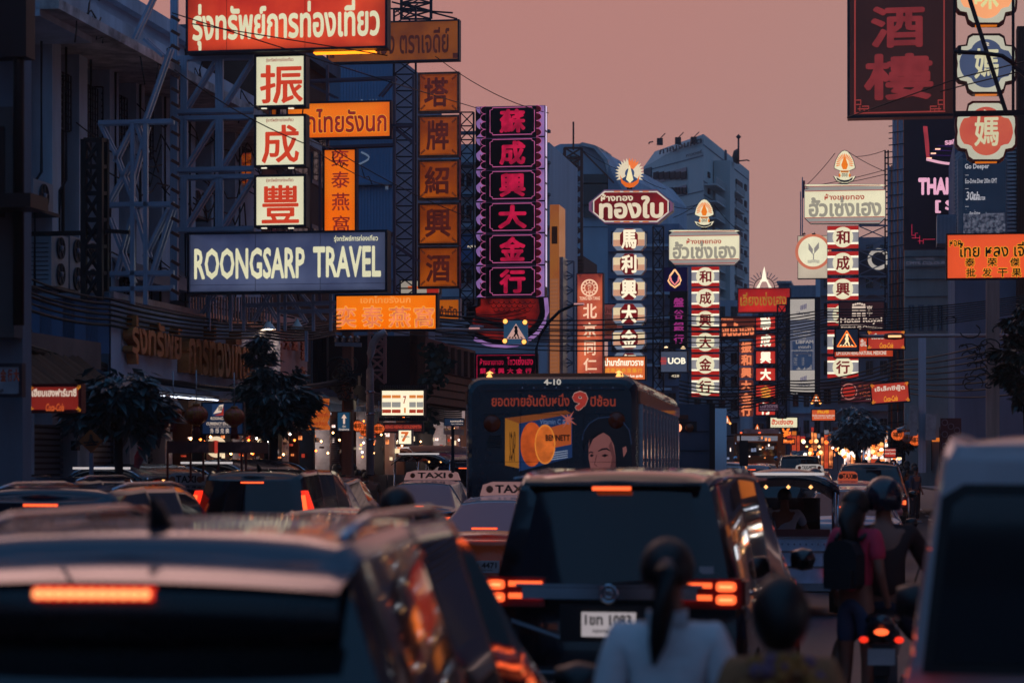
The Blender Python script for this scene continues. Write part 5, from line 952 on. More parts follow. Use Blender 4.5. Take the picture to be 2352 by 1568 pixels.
# rows of shophouses that line the street beside and behind the camera, outside the picture; their bulbs and lit signs are added for the car paint to mirror
for side, off, ys_ in ((1, 9.5, (-12, 2, 16, 30, 44, 58, 72, 86, 100)), (-1, -15.0, (-12, 2, 16))):
    for k, y in enumerate(ys_):
        th = (FL if side < 0 else -math.radians(90) - A); t = T('street_shophouse', 'dark shophouse with sign boards on the %s side, %s' % ('shuttered' if side < 0 else 'open', ('well behind the camera', 'beside the camera', 'just ahead', 'further ahead', 'still further', 'past the tuk tuks', 'past the city bus', 'near the pipe tower', 'last before the bend')[k]), 'building', X0(off, y + (0 if side < 0 else 13.8)), th, 'shophouses outside the picture')
        t.box('wall', 0, 13.8, 0, 6, 3.4, (16 if side > 0 else 11) + (k * 7 % 4), BLUE2); [t.box('lit_hanging_sign', 2 + q * 3.6, 2.2 + q * 3.6, -1.2, -.6, 5 + (q * 3 + k) % 5, 5.9 + (q * 3 + k) % 5, (em('lit_red_box', (200, 50, 38), 1, .15, .3), em('sign_hot_orange', (255, 120, 40), 2), em('sign_hot_white', (255, 235, 210), 2), em('sign_hot_red', (240, 50, 40), 2))[(q + k) % 4]) for q in range(1 if side > 0 else 0)]; [t.lathe('bulb', [(0, -.05), (.05, 0), (0, .05)], (.6 + (q * 37 % 128) * .1, -.7 - (q % 4) * .3, 2.2 + (q * 53 % 70) * .1), (em('bulb_warm3', (255, 190, 130), 8, 0), em('bulb_white3', (235, 240, 255), 9, 0), em('bulb_orange3', (250, 110, 40), 6, 0))[q % 3], 6) for q in range(24 if side > 0 else 0)]; t.box('shop_interior', .3, 13.5, .8, 1.0, 0.2, 3.3, (SHOPB, SHOPB, BLACK, SHOPB, BLACK, SHOPO, BLACK, SHOPB, SHOPO)[k] if side > 0 else BLACK); t.box('floor_slab', 0, 13.8, -.8, 0, 3.2, 3.4, CONCD)
        for q in range(5): t.box('pillar', q * 3.35, q * 3.35 + .35, 0, .4, 0, 3.4, CONC)
        for q in range(4):
            for j in range(2): f = t.box('window', 1 + q * 3.2, 2.8 + q * 3.2, -.04, -.001, 4.4 + j * 3.2, 6.2 + j * 3.2, FRAME); t.box('pane', 1.1 + q * 3.2, 2.7 + q * 3.2, -.06, -.041, 4.5 + j * 3.2, 6.1 + j * 3.2, (PANE, em('warm_room', (200, 140, 100), .5, .3))[(q + j + k) % 3 == 0], f)
        t.box('sign_board', 1, 6.5, -.4, -.1, 3.5, 4.2, (em('lit_orange_c', (214, 110, 40), .9), em('lit_red_tea', (170, 46, 36), 1), CASE)[k % 3]); t.box('hanging_sign', 9, 9.3, -1.6, -.4, 4.6, 7, (em('lit_red_box', (200, 50, 38), 1, .15, .3), OR, CASE)[k % 3])
        for q in range(3): t.box('tube_lamp', 1.5 + q * 4, 2.7 + q * 4, .1, .16, 3.1, 3.15, em('tube_white', (225, 235, 255), 3, 0))
# ------------------------------------------------------------------ STEEL FRAMES THAT CARRY THE SIGNS
def truss(name, label, Y, beams, diags, posts, w=.07, m=STEEL, off=.18, O=None):
    t = T(name, label, 'scaffold', O or P(400, 1060, Y), -A)
    for u0, v0, u1, v1 in beams:
        t.pbar('beam', u0, v0, u1, v1, .0, w, m); t.pbar('beam', u0, v0 + 4, u1, v1 + 4, off, w * .8, m)
    for u0, v0, u1, v1 in diags:
        t.pbar('brace', u0, v0, u1, v1, .02, w * .7, m); t.pbar('brace', u0 + 7, v0 + 1, u1 + 7, v1 + 1, off, w * .7, m)
    for u0, v0, u1, v1 in posts: t.pbar('post', u0, v0, u1, v1, .0, w, m)
    return t
SB = mat('steel_blue_paint', (160, 176, 200), .4, .35, .3, 3)
bays = [(130, 252), (268, 386), (404, 524)]
beams = []; diags = []; posts = [(397, -20, 397, 690), (404, -20, 404, 690)]
for a, b in bays:
    beams += [(404, a + 4, 584, a), (404, b + 4, 584, b)]
    diags += [(425, b, 497, a + 4), (507, b, 580, a + 4)]
    for u in (420, 426, 500, 508): posts.append((u, a + 3, u, b))
truss('blue_steel_truss', 'blue grey steel truss holding the white lightboxes and the travel billboards', 42.4, beams, diags, posts, .075, SB)
t = truss('blue_support_tower', 'blue grey braced steel tower standing before the pale concrete building', 39, [(227, 282, 400, 278), (244, 470, 400, 468), (243, 628, 400, 626), (243, 664, 400, 660)],
      [(390, 112, 332, 276), (353, -10, 306, 90), (374, 130, 330, 90), (228, 283, 258, 345), (305, 285, 262, 372), (260, 345, 305, 462), (300, 372, 250, 462), (312, 285, 333, 350), (336, 290, 300, 430), (250, 500, 305, 650), (300, 500, 262, 640), (310, 480, 340, 590), (395, 480, 336, 662), (385, 480, 330, 590)],
      [(305, 278, 305, 700), (335, 285, 335, 700)], .07, SB)
for k in range(20): t.pbar('lug', 394, 38 + k * 33, 412, 48 + k * 33, -.1, .05, RUST)
t = T('black_lattice_mast', 'black lattice mast in front of the tall fan units', 'scaffold', P(192, 700, 38), -A); BKS = mat('black_steel', (14, 16, 22), .5, .3)
for u in (193, 230, 243): t.pbar('leg', u, 320, u, 690, 0 if u != 243 else .4, .09, BKS)
for k in range(6):
    v = 322 + k * 61; t.pbar('strut', 193, v, 230, v, 0, .07, BKS); t.pbar('strut', 230, v, 243, v, 0, .06, BKS, y2=.4); t.pbar('brace', 193, v, 230, v + 61, .02, .05, BKS); t.pbar('brace', 230, v, 193, v + 61, -.02, .05, BKS)
t.pbar('beam', 60, 538, 243, 534, .1, .07, BKS); t.pbar('beam', 240, 530, 298, 534, .1, .06, BKS)
# nest sign frame
RP = mat('frame_plum', (110, 84, 96), .5, .3, .3)
t = truss('plum_sign_frame', 'plum brown steel frame behind the orange bird nest signs', 56.5, [(703, 186, 905, 178), (703, 293, 950, 287), (703, 340, 905, 332), (703, 540, 905, 536), (703, 650, 760, 648)], [(903, 293, 948, 330), (700, 190, 770, 225), (905, 180, 870, 222), (900, 560, 958, 600), (703, 292, 735, 340)], [(906, 175, 906, 700), (950, 170, 950, 700), (735, 330, 735, 700), (752, 150, 752, 345)], .06, RP)
t = truss('lower_sign_frame', 'steel props and ladders under the blue billboard', 43, [(560, 700, 770, 694), (640, 715, 770, 712)], [(600, 676, 634, 735), (615, 676, 580, 735), (660, 676, 700, 740), (490, 676, 460, 720), (690, 676, 742, 735)], [(u, 676, u, 760) for u in (480, 530, 560, 640, 655, 720, 760)] + [(704, 760, 704, 830)], .05, SB)
for k in range(30): t.pbar('picket', 436 + k * 6.5, 682, 436 + k * 6.5, 735 + (k % 3) * 4, .5, .03, CASEL if k % 3 else SB)
for k in range(12): t.pbox('flag_cloth', 590 + k * 8, 690 + (k * 7) % 30, 594 + k * 8, 697 + (k * 7) % 30, .7, .72, mat('pale_cloth', (170, 170, 180), .9))
def lattice(name, label, Y, u0, u1, v0, v1, n, m, w=.07, dep=1.0, extra=()):
    t = T(name, label, 'scaffold', P(u0, v1, Y), -A)
    for u in (u0, u1):
        for y in (0, dep): t.pbar('leg', u, v0, u, v1, y, w, m)
    h = (v1 - v0) / n
    for k in range(n + 1):
        v = v0 + k * h; t.pbar('strut', u0, v, u1, v, 0, w * .7, m); t.pbar('strut', u0, v, u0, v, 0, w * .6, m, y2=dep)
        if k < n:
            t.pbar('brace', u0, v, u1, v + h, 0, w * .6, m); t.pbar('brace', u1, v, u0, v + h, .03, w * .6, m); t.pbar('brace', u0, v, u1, v + h, dep, w * .5, m)
    for e in extra: t.pbar('stay', *e, .1, w * .6, m)
    return t
lattice('brown_lattice_tower', 'brown lattice tower with tall antenna before the glass dome', 118, 1297, 1336, 340, 600, 11, RUST, .13, 1.2, [(1297, 345, 1262, 470), (1336, 345, 1410, 420), (1300, 400, 1258, 450), (1317, 280, 1317, 345)])
t = lattice('rear_lattice_tower', 'dark lattice tower between the brown characters and the crimson column', 70, 1057, 1088, 258, 700, 14, STEELD, .05, .6)
t = lattice('wine_sign_lattice', 'dark lattice behind the brown wine character column', 64, 905, 955, 20, 700, 18, STEELD, .05, .6, [(903, 40, 960, 10), (960, 0, 905, 30)])
t = lattice('neon_lattice_tower', 'steel lattice tower standing between the crimson column and the medicine sign', 79, 1262, 1318, 600, 900, 9, STEEL, .06, .8)
lattice('bank_lattice', 'dark braced frame carrying the bank lotus sign', 92, 1500, 1524, 520, 900, 12, STEELD, .06, .6)
lattice('disc_column_lattice', 'slim dark frame between the red boxes and the tall screen', 107, 1786, 1806, 700, 960, 9, STEELD, .07, .6)
lattice('hanging_frame', 'dark girder frame between the grey tower signs and brown shop sign', 114, 1657, 1696, 780, 960, 7, STEELD, .06, .6)
lattice('roof_lattice', 'dark roof lattice rising behind the brown Thai billboard', 66, 922, 990, -30, 44, 4, STEELD, .07, 1.5, [(890, 20, 1040, 30), (900, 5, 1050, 44)])
t = truss('side_sign_arm', 'steel arm frame reaching across the cloud edged plaques', 45, [], [], [(2192, -40, 2192, 260), (2327, -40, 2327, 262)], .05, mat('arm_brown', (58, 34, 36), .5, .3)); AB = mat('arm_brown', (58, 34, 36), .5, .3)
t.pbar('strut', 2190, 262, 2420, 258, -.1, .09, AB); t.pbar('strut', 2218, -30, 2312, 262, -.2, .07, AB); t.tube('curved_arm', [(t.L(u, v)[0], -.25, t.L(u, v)[1]) for u, v in ((2190, 124), (2215, 126), (2260, 128), (2300, 134), (2330, 154))], .04, AB, 6); t.pbar('strut', 2330, 154, 2400, 210, -.2, .06, AB); t.pbox('clamp', 2200, 106, 2208, 124, -.3, -.15, BLACK)
# ------------------------------------------------------------------ POLES AND LAMPS
POLE = mat('pole_pinkgrey', (170, 150, 150), .5, .3)
t = T('street_lamp_pole', 'grey curved street lamp pole beside the striped store sign', 'street lamp', P(851, 1085, 46), -A)
pts = [(850, 1090), (850, 850), (851, 812), (857, 788), (868, 772), (886, 762)]; t.tube('pole', [(t.L(u, v)[0], 0, t.L(u, v)[1]) for u, v in pts], .075, POLE, 10)
for vv in (900, 950, 1010): t.lathe('band', [(.09, -.02), (.095, 0), (.09, .02)], (t.L(850, vv)[0], 0, t.L(850, vv)[1]), CHROME, 12)
t = T('utility_pole', 'concrete utility pole with a tangle of black cables and boxes', 'utility pole', P(800, 1085, 50), -A)
t.pbar('pole', 799, 1090, 799, 764, 0, .2, mat('pole_brown', (110, 66, 54), .8, 0, .4, 3)); t.pbar('cross_arm', 770, 790, 830, 792, -.12, .08, STEEL); t.pbar('cross_arm', 785, 860, 830, 862, -.12, .08, STEELD)
for k in range(4): t.lathe('insulator', [(0, 0), (.05, .02), (.04, .08), (.06, .1), (0, .14)], (t.L(776 + k * 16, 740)[0], -.12, t.L(776, 787)[1]), CASEL, 8)
for k in range(26):
    a = random.uniform(0, 6.28); u, v = 800 + random.uniform(-14, 22), 880 + random.uniform(-45, 40); r = random.uniform(8, 26); p = []
    for q in range(9): x, z = t.L(u + r * math.cos(a + q * .6) * .9, v + r * math.sin(a + q * .6) * random.uniform(.6, 1.1)); p.append((x, -.2 - .02 * k, z))
    t.tube('cable_coil', p, .018, WIRE, 4)
for a in ((790, 915, 812, 940), (806, 862, 822, 884), (786, 955, 800, 975)): t.pbox('junction_box', *a, -.4, -.15, BLACK)
t.pbox('notice', 787, 950, 802, 985, -.45, -.41, mat('notice_dark', (30, 36, 50), .5))
t = T('pink_lattice_mast', 'pink lit lattice mast behind the curved street lamp', 'scaffold', P(858, 870, 58), -A)
PM = mat('pink_lit_steel', (200, 130, 120), .5, .3)  # pink light on the mast is put into the steel colour
for u in (848, 884): t.pbar('leg', u, 700, u, 880, 0, .07, PM)
for k in range(6): t.pbar('brace', 848, 700 + k * 30, 884, 730 + k * 30, 0, .05, PM); t.pbar('brace', 884, 700 + k * 30, 848, 730 + k * 30, .05, .05, PM); t.pbar('strut', 848, 700 + k * 30, 884, 700 + k * 30, 0, .05, PM)
t = T('curved_lamp_arm', 'curved double lamp arm rising beside the crossing sign', 'street lamp', P(1205, 880, 58), -A)
t.tube('arm', [(t.L(u, v)[0], 0, t.L(u, v)[1]) for u, v in ((1233, 880), (1232, 800), (1240, 770), (1260, 740), (1285, 715), (1318, 700), (1340, 698))], .04, STEELD, 6); t.pbox('lamp_head', 1318, 696, 1340, 699, -.1, .1, em('lamp_lens_dim', (205, 150, 150), .8))
t = T('right_utility_pole', 'tall pale utility pole behind the soft drink signs wrapped in cables', 'utility pole', P(2277, 1085, 52), -A)
t.pbar('pole', 2280, 640, 2280, 1090, 0, .28, mat('pole_pale', (170, 140, 130), .8, 0, .4, 2)); 
for k in range(26):
    u, v = 2215 + random.gauss(30, 26), 810 + random.gauss(20, 40); r = random.uniform(6, 24); a = random.uniform(0, 6); p = []
    for q in range(8): x, z = t.L(u + r * math.cos(a + q * .55), v + r * .7 * math.sin(a + q * .55)); p.append((x, -.2 - .01 * k, z))
    t.tube('cable_coil', p, .014, WIRE, 4)
t = T('short_utility_pole', 'short pole with white boxes and a camera behind the pink smock crowd', 'utility pole', P(2115, 1085, 70), -A)
t.pbar('pole', 2118, 770, 2118, 1085, 0, .22, CONC)
for a in ((2090, 930, 2106, 1000), (2126, 950, 2150, 1010)): t.pbox('meter_box', *a, -.5, -.1, CASEL)
t.tube('camera', [(t.L(2060, 1000)[0], -.5, t.L(2060, 990)[1]), (t.L(2078, 1000)[0], -.5, t.L(2060, 984)[1])], .08, CASEL, 8)
# ------------------------------------------------------------------ CABLES ACROSS THE STREET
def cable(t, pts, r=.02, sag=0, n=10):
    out = []
    for (a, b) in zip(pts, pts[1:]):
        A_ = P(*a); B_ = P(*b)
        for q in range(n + (b is pts[-1])): f = q / n; p = A_.lerp(B_, f); p.z -= sag * 4 * f * (1 - f); out.append(p)
    V, Fc = tube_geo(out, r, 4); o = t.mesh('cable', V, Fc, WIRE); return o
def cableset(label, lst, cat='overhead cables', name='cable_run'):
    t = T(name, label, cat, (0, 0, 0), 0)
    for pts, r, sag in lst: cable(t, pts, r, sag)
    return t
cableset('thin cables sweeping from the near corner past the ribbed fascia to the pole', [([(-20, 598 + k * 14 + (k % 3) * 4, 33), (250, 686 + k * 12, 38), (600, 738 + k * 7, 46), (770, 742 + k * 5, 50)], .018 + .006 * (k % 2), .1) for k in range(6)])
t = cableset('thick sagging bundle of black cables below the big Thai letters', [([(-20, 758 + random.uniform(0, 22), 32), (230, 838 + random.uniform(-6, 8), 38), (420, 880 + random.uniform(-4, 6), 42), (620, 893 + random.uniform(-3, 5), 46), (800, 872 + random.uniform(-6, 6), 50)], .03, .05) for k in range(11)])
cableset('black cables sagging from the tangled pole towards the wooden house', [([(800, 862 + k * 5, 50), (880, 905 + k * 4, 55), (960, 920 + k * 4, 60), (1060, 940 + k * 5, 68)], .025, .1) for k in range(7)])
cableset('thin cables fanning from the steel arm to the glowing nest sign', [([(590, 735 + k * 3, 49), (720, 728 + k * 7, 50), (900, 690 + k * 14, 56), (1090, 716 + k * 10, 60)], .013, .1) for k in range(6)])
lst = []
for k in range(9):
    y0 = 716 + k * 8.5; Yk = 56 + k; lst.append(([(1000, y0 + 6 - k * .4, Yk), (1560, y0 + 6 + (k % 3) * 4, Yk + 4), (1900, y0 - 6 - k * 2, Yk + 8), (2400, y0 - 46 - k * 4, Yk + 6)], .016, .15))
cableset('parallel cables crossing in front of the gold shop columns', lst)
lst = [([(1560, 874 + k * 9, 80), (1800, 876 + k * 6 - 2, 78), (2060, 828 + k * 10, 74), (2400, 740 + k * 22, 60)], .022, .2) for k in range(8)]
cableset('loose cables crossing low from the disc column to the pale pole', lst)
cableset('guy wires stretched around the open sky gold shop emblem', [([a + (90,), b + (90,)], .012, .05) for a, b in (((1850, 428), (1918, 352)), ((1966, 360), (2034, 345)), ((1950, 350), (2036, 395)), ((1850, 430), (2034, 390)), ((1850, 434), (2034, 400)))])
cableset('guy wires of the nearer gold shop emblem before the tower', [([a + (94,), b + (94,)], .012, .05) for a, b in (((1476, 412), (1530, 435)), ((1530, 470), (1595, 480)), ((1640, 470), (1690, 525)), ((1545, 500), (1600, 470)), ((1420, 390), (1330, 340)))])
cableset('long single wires falling across the travel billboards', [([(395, 30, 41), (900, 190, 41.5), (1100, 250, 60)], .01, 0), ([(440, 55, 41), (890, 128, 41.5)], .01, 0), ([(585, 240, 41), (760, 340, 50), (1080, 500, 60), (1100, 560, 62)], .012, .1), ([(1000, 130, 60), (1260, 260, 66)], .012, .2), ([(400, 160, 41), (700, 330, 41.8), (900, 430, 55)], .01, .1)])
cableset('black wires slanting across the hanging wine board', [([(1946, 270, 49), (2200, 180, 45), (2400, 130, 42)], .012, 0), ([(2160, 210, 45), (2400, 150, 42)], .012, 0)])
# ------------------------------------------------------------------ TREES
def tree(label, c, r, Y, trunk, n=1500, leaf=.22, col=(34, 62, 66), seed=1, lean=0, group='street trees'):
    rnd = random.Random(seed); base = P(c[0] + lean, HV + 2 * FX / Y, Y); base.z = .14
    t = T('street_tree', label, 'tree', base, 0, group); cen = P(c[0], c[1], Y) - base; rx, rz = r[0] / FX * Y, r[1] / FX * Y
    bark = mat('bark', (40, 36, 36), .9, 0, .4, 6, .4); V = []; Fc = []
    fork = Vector((cen.x * .6, 0, cen.z - rz * .7))
    Vt, Ft = tube_geo([(0, 0, 0), fork * .5, fork], trunk, 7, [1.2, 1, .8]); V += Vt; Fc += Ft
    for k in range(9):
        a = k * 2.4; e = cen + Vector((math.cos(a) * rx * .6, math.sin(a) * rx * .6, rnd.uniform(-.2, .6) * rz)); Vt, Ft = tube_geo([fork, (fork + e) / 2 + Vector((0, 0, -.1)), e], trunk * .45, 5, [1, .7, .3]); b = len(V); V += Vt; Fc += [tuple(b + q for q in f) for f in Ft]
    t.mesh('trunk', V, Fc, bark, smooth=True)
    V = []; Fc = []
    clumps = []
    for k in range(46):
        d = Vector((rnd.gauss(0, 1), rnd.gauss(0, 1), rnd.gauss(0, 1))).normalized() * rnd.uniform(.55, 1.0); clumps.append((cen + Vector((d.x * rx, d.y * rx * .9, d.z * rz * (1 if d.z > 0 else .75))), rnd.uniform(.16, .36) * rx))
    for k in range(n):
        cc, cr_ = clumps[rnd.randrange(len(clumps))]
        p = cc + Vector((rnd.gauss(0, .5), rnd.gauss(0, .5), rnd.gauss(0, .42))) * cr_
        out = (p - cen); dr = Vector((out.x / rx + rnd.uniform(-.8, .8), out.y / rx + rnd.uniform(-.8, .8), -.25 + rnd.uniform(-.8, .35))).normalized(); L_ = leaf * rnd.uniform(.6, 1.25)
        sd = dr.cross(Vector((rnd.uniform(-.4, .4), rnd.uniform(-.4, .4), 1))).normalized() * L_ * .24; up = sd.cross(dr).normalized() * L_ * .08
        b = len(V); V += [p, p + dr * L_ * .45 + sd + up, p + dr * L_, p + dr * L_ * .45 - sd + up]; Fc += [(b, b + 1, b + 2), (b, b + 2, b + 3)]
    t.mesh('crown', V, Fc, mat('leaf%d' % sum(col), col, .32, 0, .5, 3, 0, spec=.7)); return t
tree('dark glossy leaved street tree beside the pharmacy sign', (268, 940), (108, 74), 34, .07, 3600, .26, (58, 92, 98), 3, 10)
tree('bushy street tree in front of the pink fascia', (634, 925), (84, 86), 44, .09, 4200, .22, (58, 94, 98), 5, -10)
tree('thin upper sprig of the bushy tree reaching the fascia top', (598, 812), (26, 50), 44.5, .04, 420, .2, (58, 94, 98), 8, 20)
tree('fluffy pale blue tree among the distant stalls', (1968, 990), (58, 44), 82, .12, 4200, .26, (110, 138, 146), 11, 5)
tree('leafy tree hanging over the right pavement at the picture edge', (2345, 820), (52, 150), 48, .1, 2200, .24, (34, 56, 50), 13, 30)
tree('small dark tree by the tin awning near the pole', (2075, 1010), (28, 34), 84, .08, 700, .22, (40, 60, 66), 17)
# creeper on the wooden house
t = T('climbing_creeper', 'dark creeper climbing the wooden house corner', 'plant', P(985, 1000, 58), -A); V = []; Fc = []; rnd = random.Random(4)
for k in range(520):
    f = rnd.random(); u = 990 + 26 * math.sin(f * 7) + rnd.gauss(0, 9) - f * 10; v = 800 + f * 180 + rnd.gauss(0, 8); x, z = t.L(u, v); p = Vector((x, -rnd.uniform(0, .3), z)); d = Vector((rnd.uniform(-1, 1), rnd.uniform(-.6, .3), rnd.uniform(-1, .4))).normalized() * .2; s_ = d.cross(Vector((0, 1, .3))).normalized() * .06
    b = len(V); V += [p, p + d * .5 + s_, p + d, p + d * .5 - s_]; Fc += [(b, b + 1, b + 2, b + 3)]
t.mesh('leaves', V, Fc, mat('leaf_creeper', (34, 58, 54), .5, 0, .4))
# ------------------------------------------------------------------ LANTERNS, SMALL SIGNS AND STALLS AT THE LEFT PAVEMENT
def lantern(label, u, v, r, Y, mat_body, group, tassel=True):
    c = P(u, v, Y); R = r / FX * Y; t = T('paper_lantern', label, 'lantern', c, 0, group)
    prof = [(R * .28, R * .86)] + [(R * math.cos(a) * (1 + .015 * (k % 2)), R * .84 * math.sin(a)) for k, a in enumerate([math.radians(78 - q * 156 / 16) for q in range(17)])] + [(R * .28, -R * .86)]
    t.lathe('globe', prof, (0, 0, 0), mat_body, 24); GT_ = mat('lantern_gold', (170, 96, 40), .35, .6, .3)
    t.lathe('top_ring', [(R * .3, R * .82), (R * .34, R * .9), (R * .3, R * 1.02), (0, R * 1.02)], (0, 0, 0), GT_, 14); t.lathe('bottom_ring', [(R * .3, -R * .82), (R * .34, -R * .9), (R * .3, -R * 1.0), (0, -R * 1.0)], (0, 0, 0), GT_, 14)
    for k in range(10): a = k * math.pi / 5; t.tube('rib', [(R * 1.015 * math.cos(b) * math.cos(a), R * 1.015 * math.cos(b) * math.sin(a), R * .86 * math.sin(b)) for b in [math.radians(72 - q * 18) for q in range(9)]], .006, GT_, 4)
    t.tube('string', [(0, 0, R), (0, 0, R + .5)], .008, CASEL, 4)
    for st, a in (('福', -.45), ('旺', .35)):
        V, Fc, (a0, a1, c0, c1) = glyph(st, .03); s_ = R * .75 / (a1 - a0); W_ = []
        for q in V:
            xx = (q[0] - (a0 + a1) / 2) * s_ + a * R; zz = (q[2] - (c0 + c1) / 2) * s_; yy = -math.sqrt(max(.01, R * R * 1.03 - xx * xx - (zz / .84) ** 2)) - .004; W_.append((xx, yy, zz))
        t.mesh('emblem', W_, Fc, GT_)
    if tassel:
        for k in range(14): a = k * .45; t.tube('tassel', [(R * .2 * math.cos(a), R * .2 * math.sin(a), -R), (R * .3 * math.cos(a), R * .3 * math.sin(a), -R * 2.1)], .014, mat('tassel_red', (110, 28, 18), .8), 4)
LM = mat('lantern_red', (176, 66, 40), .35, .1, .5, 6); LO = em('lantern_glow', (226, 96, 40), 1, .2)
lantern('dark red festival lantern nearest the pink ribbon', 398, 950, 20, 36, LM, 'festival lanterns under the fascia'); lantern('dark red festival lantern beside the currency exchange board', 451, 953, 26, 36, LM, 'festival lanterns under the fascia'); lantern('dark red festival lantern hanging over the currency exchange board corner', 538, 957, 24, 36, LM, 'festival lanterns under the fascia')
for i, (u, v, r, lb) in enumerate(((822, 978, 14, 'glowing orange lantern beside the arrow sign'), (846, 982, 13, 'glowing orange lantern touching the street lamp'), (870, 984, 13, 'glowing orange lantern left of the small store sign'.replace('left of', 'just before')), (838, 992, 11, 'lowest of the glowing orange lanterns near the lamp pole'))): lantern(lb, u, v, r, 54, LO, 'glowing pavement lanterns', False)
for i, (u, v, lb) in enumerate(((2062, 998, 'round orange lantern above the far crowd'), (2085, 1003, 'round pale lantern beside the orange one above the crowd'), (2103, 1010, 'small orange lantern nearest the white van'))): lantern(lb, u, v, 15, 75, LO if i != 1 else mat('lantern_pale', (190, 180, 180), .4), 'lanterns above the far crowd', False)
t = sign('currency_exchange_board', 'dark navy board with white Currency Exchange lettering and red sail logo', 463, 923, 560, 998, 38.5, .1, em('navy_board', (14, 30, 56), .9, .1), border=.02); t.pbox('logo_frame', 487, 928, 513, 955, -.02, -.01, em('logo_navy', (30, 50, 84), 1)); t.poly('sail', [(490, 950), (497, 940), (504, 930), (513, 928), (508, 946)], -.035, -.021, HW, px=True); t.poly('sail_red', [(492, 954), (508, 948), (513, 934), (513, 954)], -.03, -.021, em('logo_red', (150, 46, 36), 1), px=True)
for k in range(3): t.pbox('sail_bar', 502 + k * 3, 933, 503.5 + k * 3, 943, -.045, -.036, INK)
t.text('ROONGSARP', (484, 957, 530, 964), HW, -.02, bold=.01); t.text('CURRENCY EXCHANGE', (474, 969, 548, 976), HW, -.02, bold=.02); t.chars('外币兑换', rows(481, 983, 528, 995, 4, .3, False), HW, -.02, bold=.015); t.pbox('rule', 481, 979, 540, 979.6, -.02, -.01, HW)
t = T('striped_store_sign', 'white lit store sign with orange grey and red bands and a small seven', 'lightbox', P(876, 956, 52), -A); t.case = CASE; c = panel(t, 876, 893, 974, 957, .25, mat('dark_liner', (60, 50, 50), .5), .02, 'case')
for a, b in ((878, 898), (900, 920), (922, 938), (940, 955), (957, 972)):
    t.pbox('lit_segment', a - .8, 897, b + .8, 953, -.02, -.001, em('store_white', (255, 240, 205), 1.1, .05), c)
    if a != 922:
        for v0, v1, m_ in ((907, 914, em('store_orange', (222, 130, 60), 1)), (923, 935, em('store_grey', (150, 146, 140), 1)), (940, 948, em('store_red', (170, 60, 40), 1))): t.pbox('colour_band', a, v0, b, v1, -.03, -.021, m_, c)
t.text('7', (926, 909, 933, 927), em('store_red', (170, 60, 40), 1), -.03, bold=.03); t.text('1', (928, 936, 932, 948), em('store_orange', (222, 130, 60), 1), -.03, bold=.03)
for k in range(28): t.pbox('awning_rib', 870 + k * 4, 884, 872.4 + k * 4, 893, -.1, .1, STEELD); t.pbox('awning_rib', 870 + k * 4, 958, 872.4 + k * 4, 966, -.1, .1, STEELD)
t = sign('small_store_sign', 'small square white store sign with orange seven on top of a box', 914, 986, 947, 1021, 50, .15, em('store_white', (255, 240, 205), 1.1, .05), CASEL, border=.02); t.text('7', (921, 991, 939, 1014), em('store_orange7', (222, 104, 40), 1), -.015, bold=.05); t.text('ELEVEN', (922, 1000, 940, 1005), em('store_grey2', (120, 130, 120), 1), -.04, bold=.03)
t = sign('goldsmith_sign', 'dim red sign reading SENG HENG GOLDSMITH behind the small store sign', 880, 970, 972, 994, 56, .12, em('dim_red_board', (74, 26, 26), 1)); t.text('SENG HENG GOLDSMITH', (884, 976, 968, 984), em('dim_red_letters', (176, 60, 44), 1), -.015, bold=.04)
t = T('cloth_banner', 'wrinkled orange cloth banner with red Thai lettering hanging by a shop', 'banner', P(704, 986, 49), -A); V = []; Fc = []
for i in range(25):
    for j in range(31): x, z = t.L(705 + 51 * i / 24 + (2 * math.sin(j * .5) if i in (0, 24) else 0), 915 + 72 * j / 30); V.append((x, .05 * math.sin(i * .9 + j * .35) + .03 * math.sin(i * .3 - j * .9), z))
for i in range(24):
    for j in range(30): a = i * 31 + j; Fc.append((a, a + 31, a + 32, a + 1))
t.mesh('cloth', V, Fc, em('banner_orange', (190, 92, 34), .75, .3, scale=3), smooth=True)
for k, st in enumerate(('เปิดบริการ ปกติ', 'ข้าวมันไก่เจ้าเก่า', 'เยาวราช วัดญวน')): t.text(st, (709, 925 + k * 21, 753, 936 + k * 21), em('banner_red', (150, 44, 24), .9), -.09, bold=.03)
t = sign('arrow_direction_sign', 'small blue direction sign with white up arrow fixed on the utility pole', 774, 945, 805, 990, 49, .05, em('sign_teal', (26, 62, 88), .9, .05), border=.015); t.poly('arrow', [(788, 973), (788, 960), (784, 960), (790, 951), (796, 960), (792, 960), (792, 973)], -.03, -.01, em('arrow_peach', (226, 190, 170), 1), px=True); t.text('วัด', (786, 976, 794, 981), HW, -.02); t.text('วัดมังกร', (778, 983, 802, 988), HW, -.02)
t = sign('street_name_sign', 'dark street name sign with white Thai and English lettering beside the bus', 1020, 960, 1066, 978, 44, .05, em('sign_night', (24, 38, 60), .9, .05), border=.01); t.text('ถนนผดุงด้าว', (1034, 964, 1064, 970), HW, -.02, bold=.03); t.text('Thanon Phadung Dao', (1036, 972, 1064, 975), HW, -.02); t.pbar('post', 1040, 978, 1040, 1085, .02, .05, STEELD)
t = T('yellow_pedestrian_sign', 'dim yellow diamond pedestrian sign under the dark tree', 'traffic sign', P(209, 1037, 33), -A); YD = mat('diamond_yellow', (150, 78, 30), .6, 0, .3)
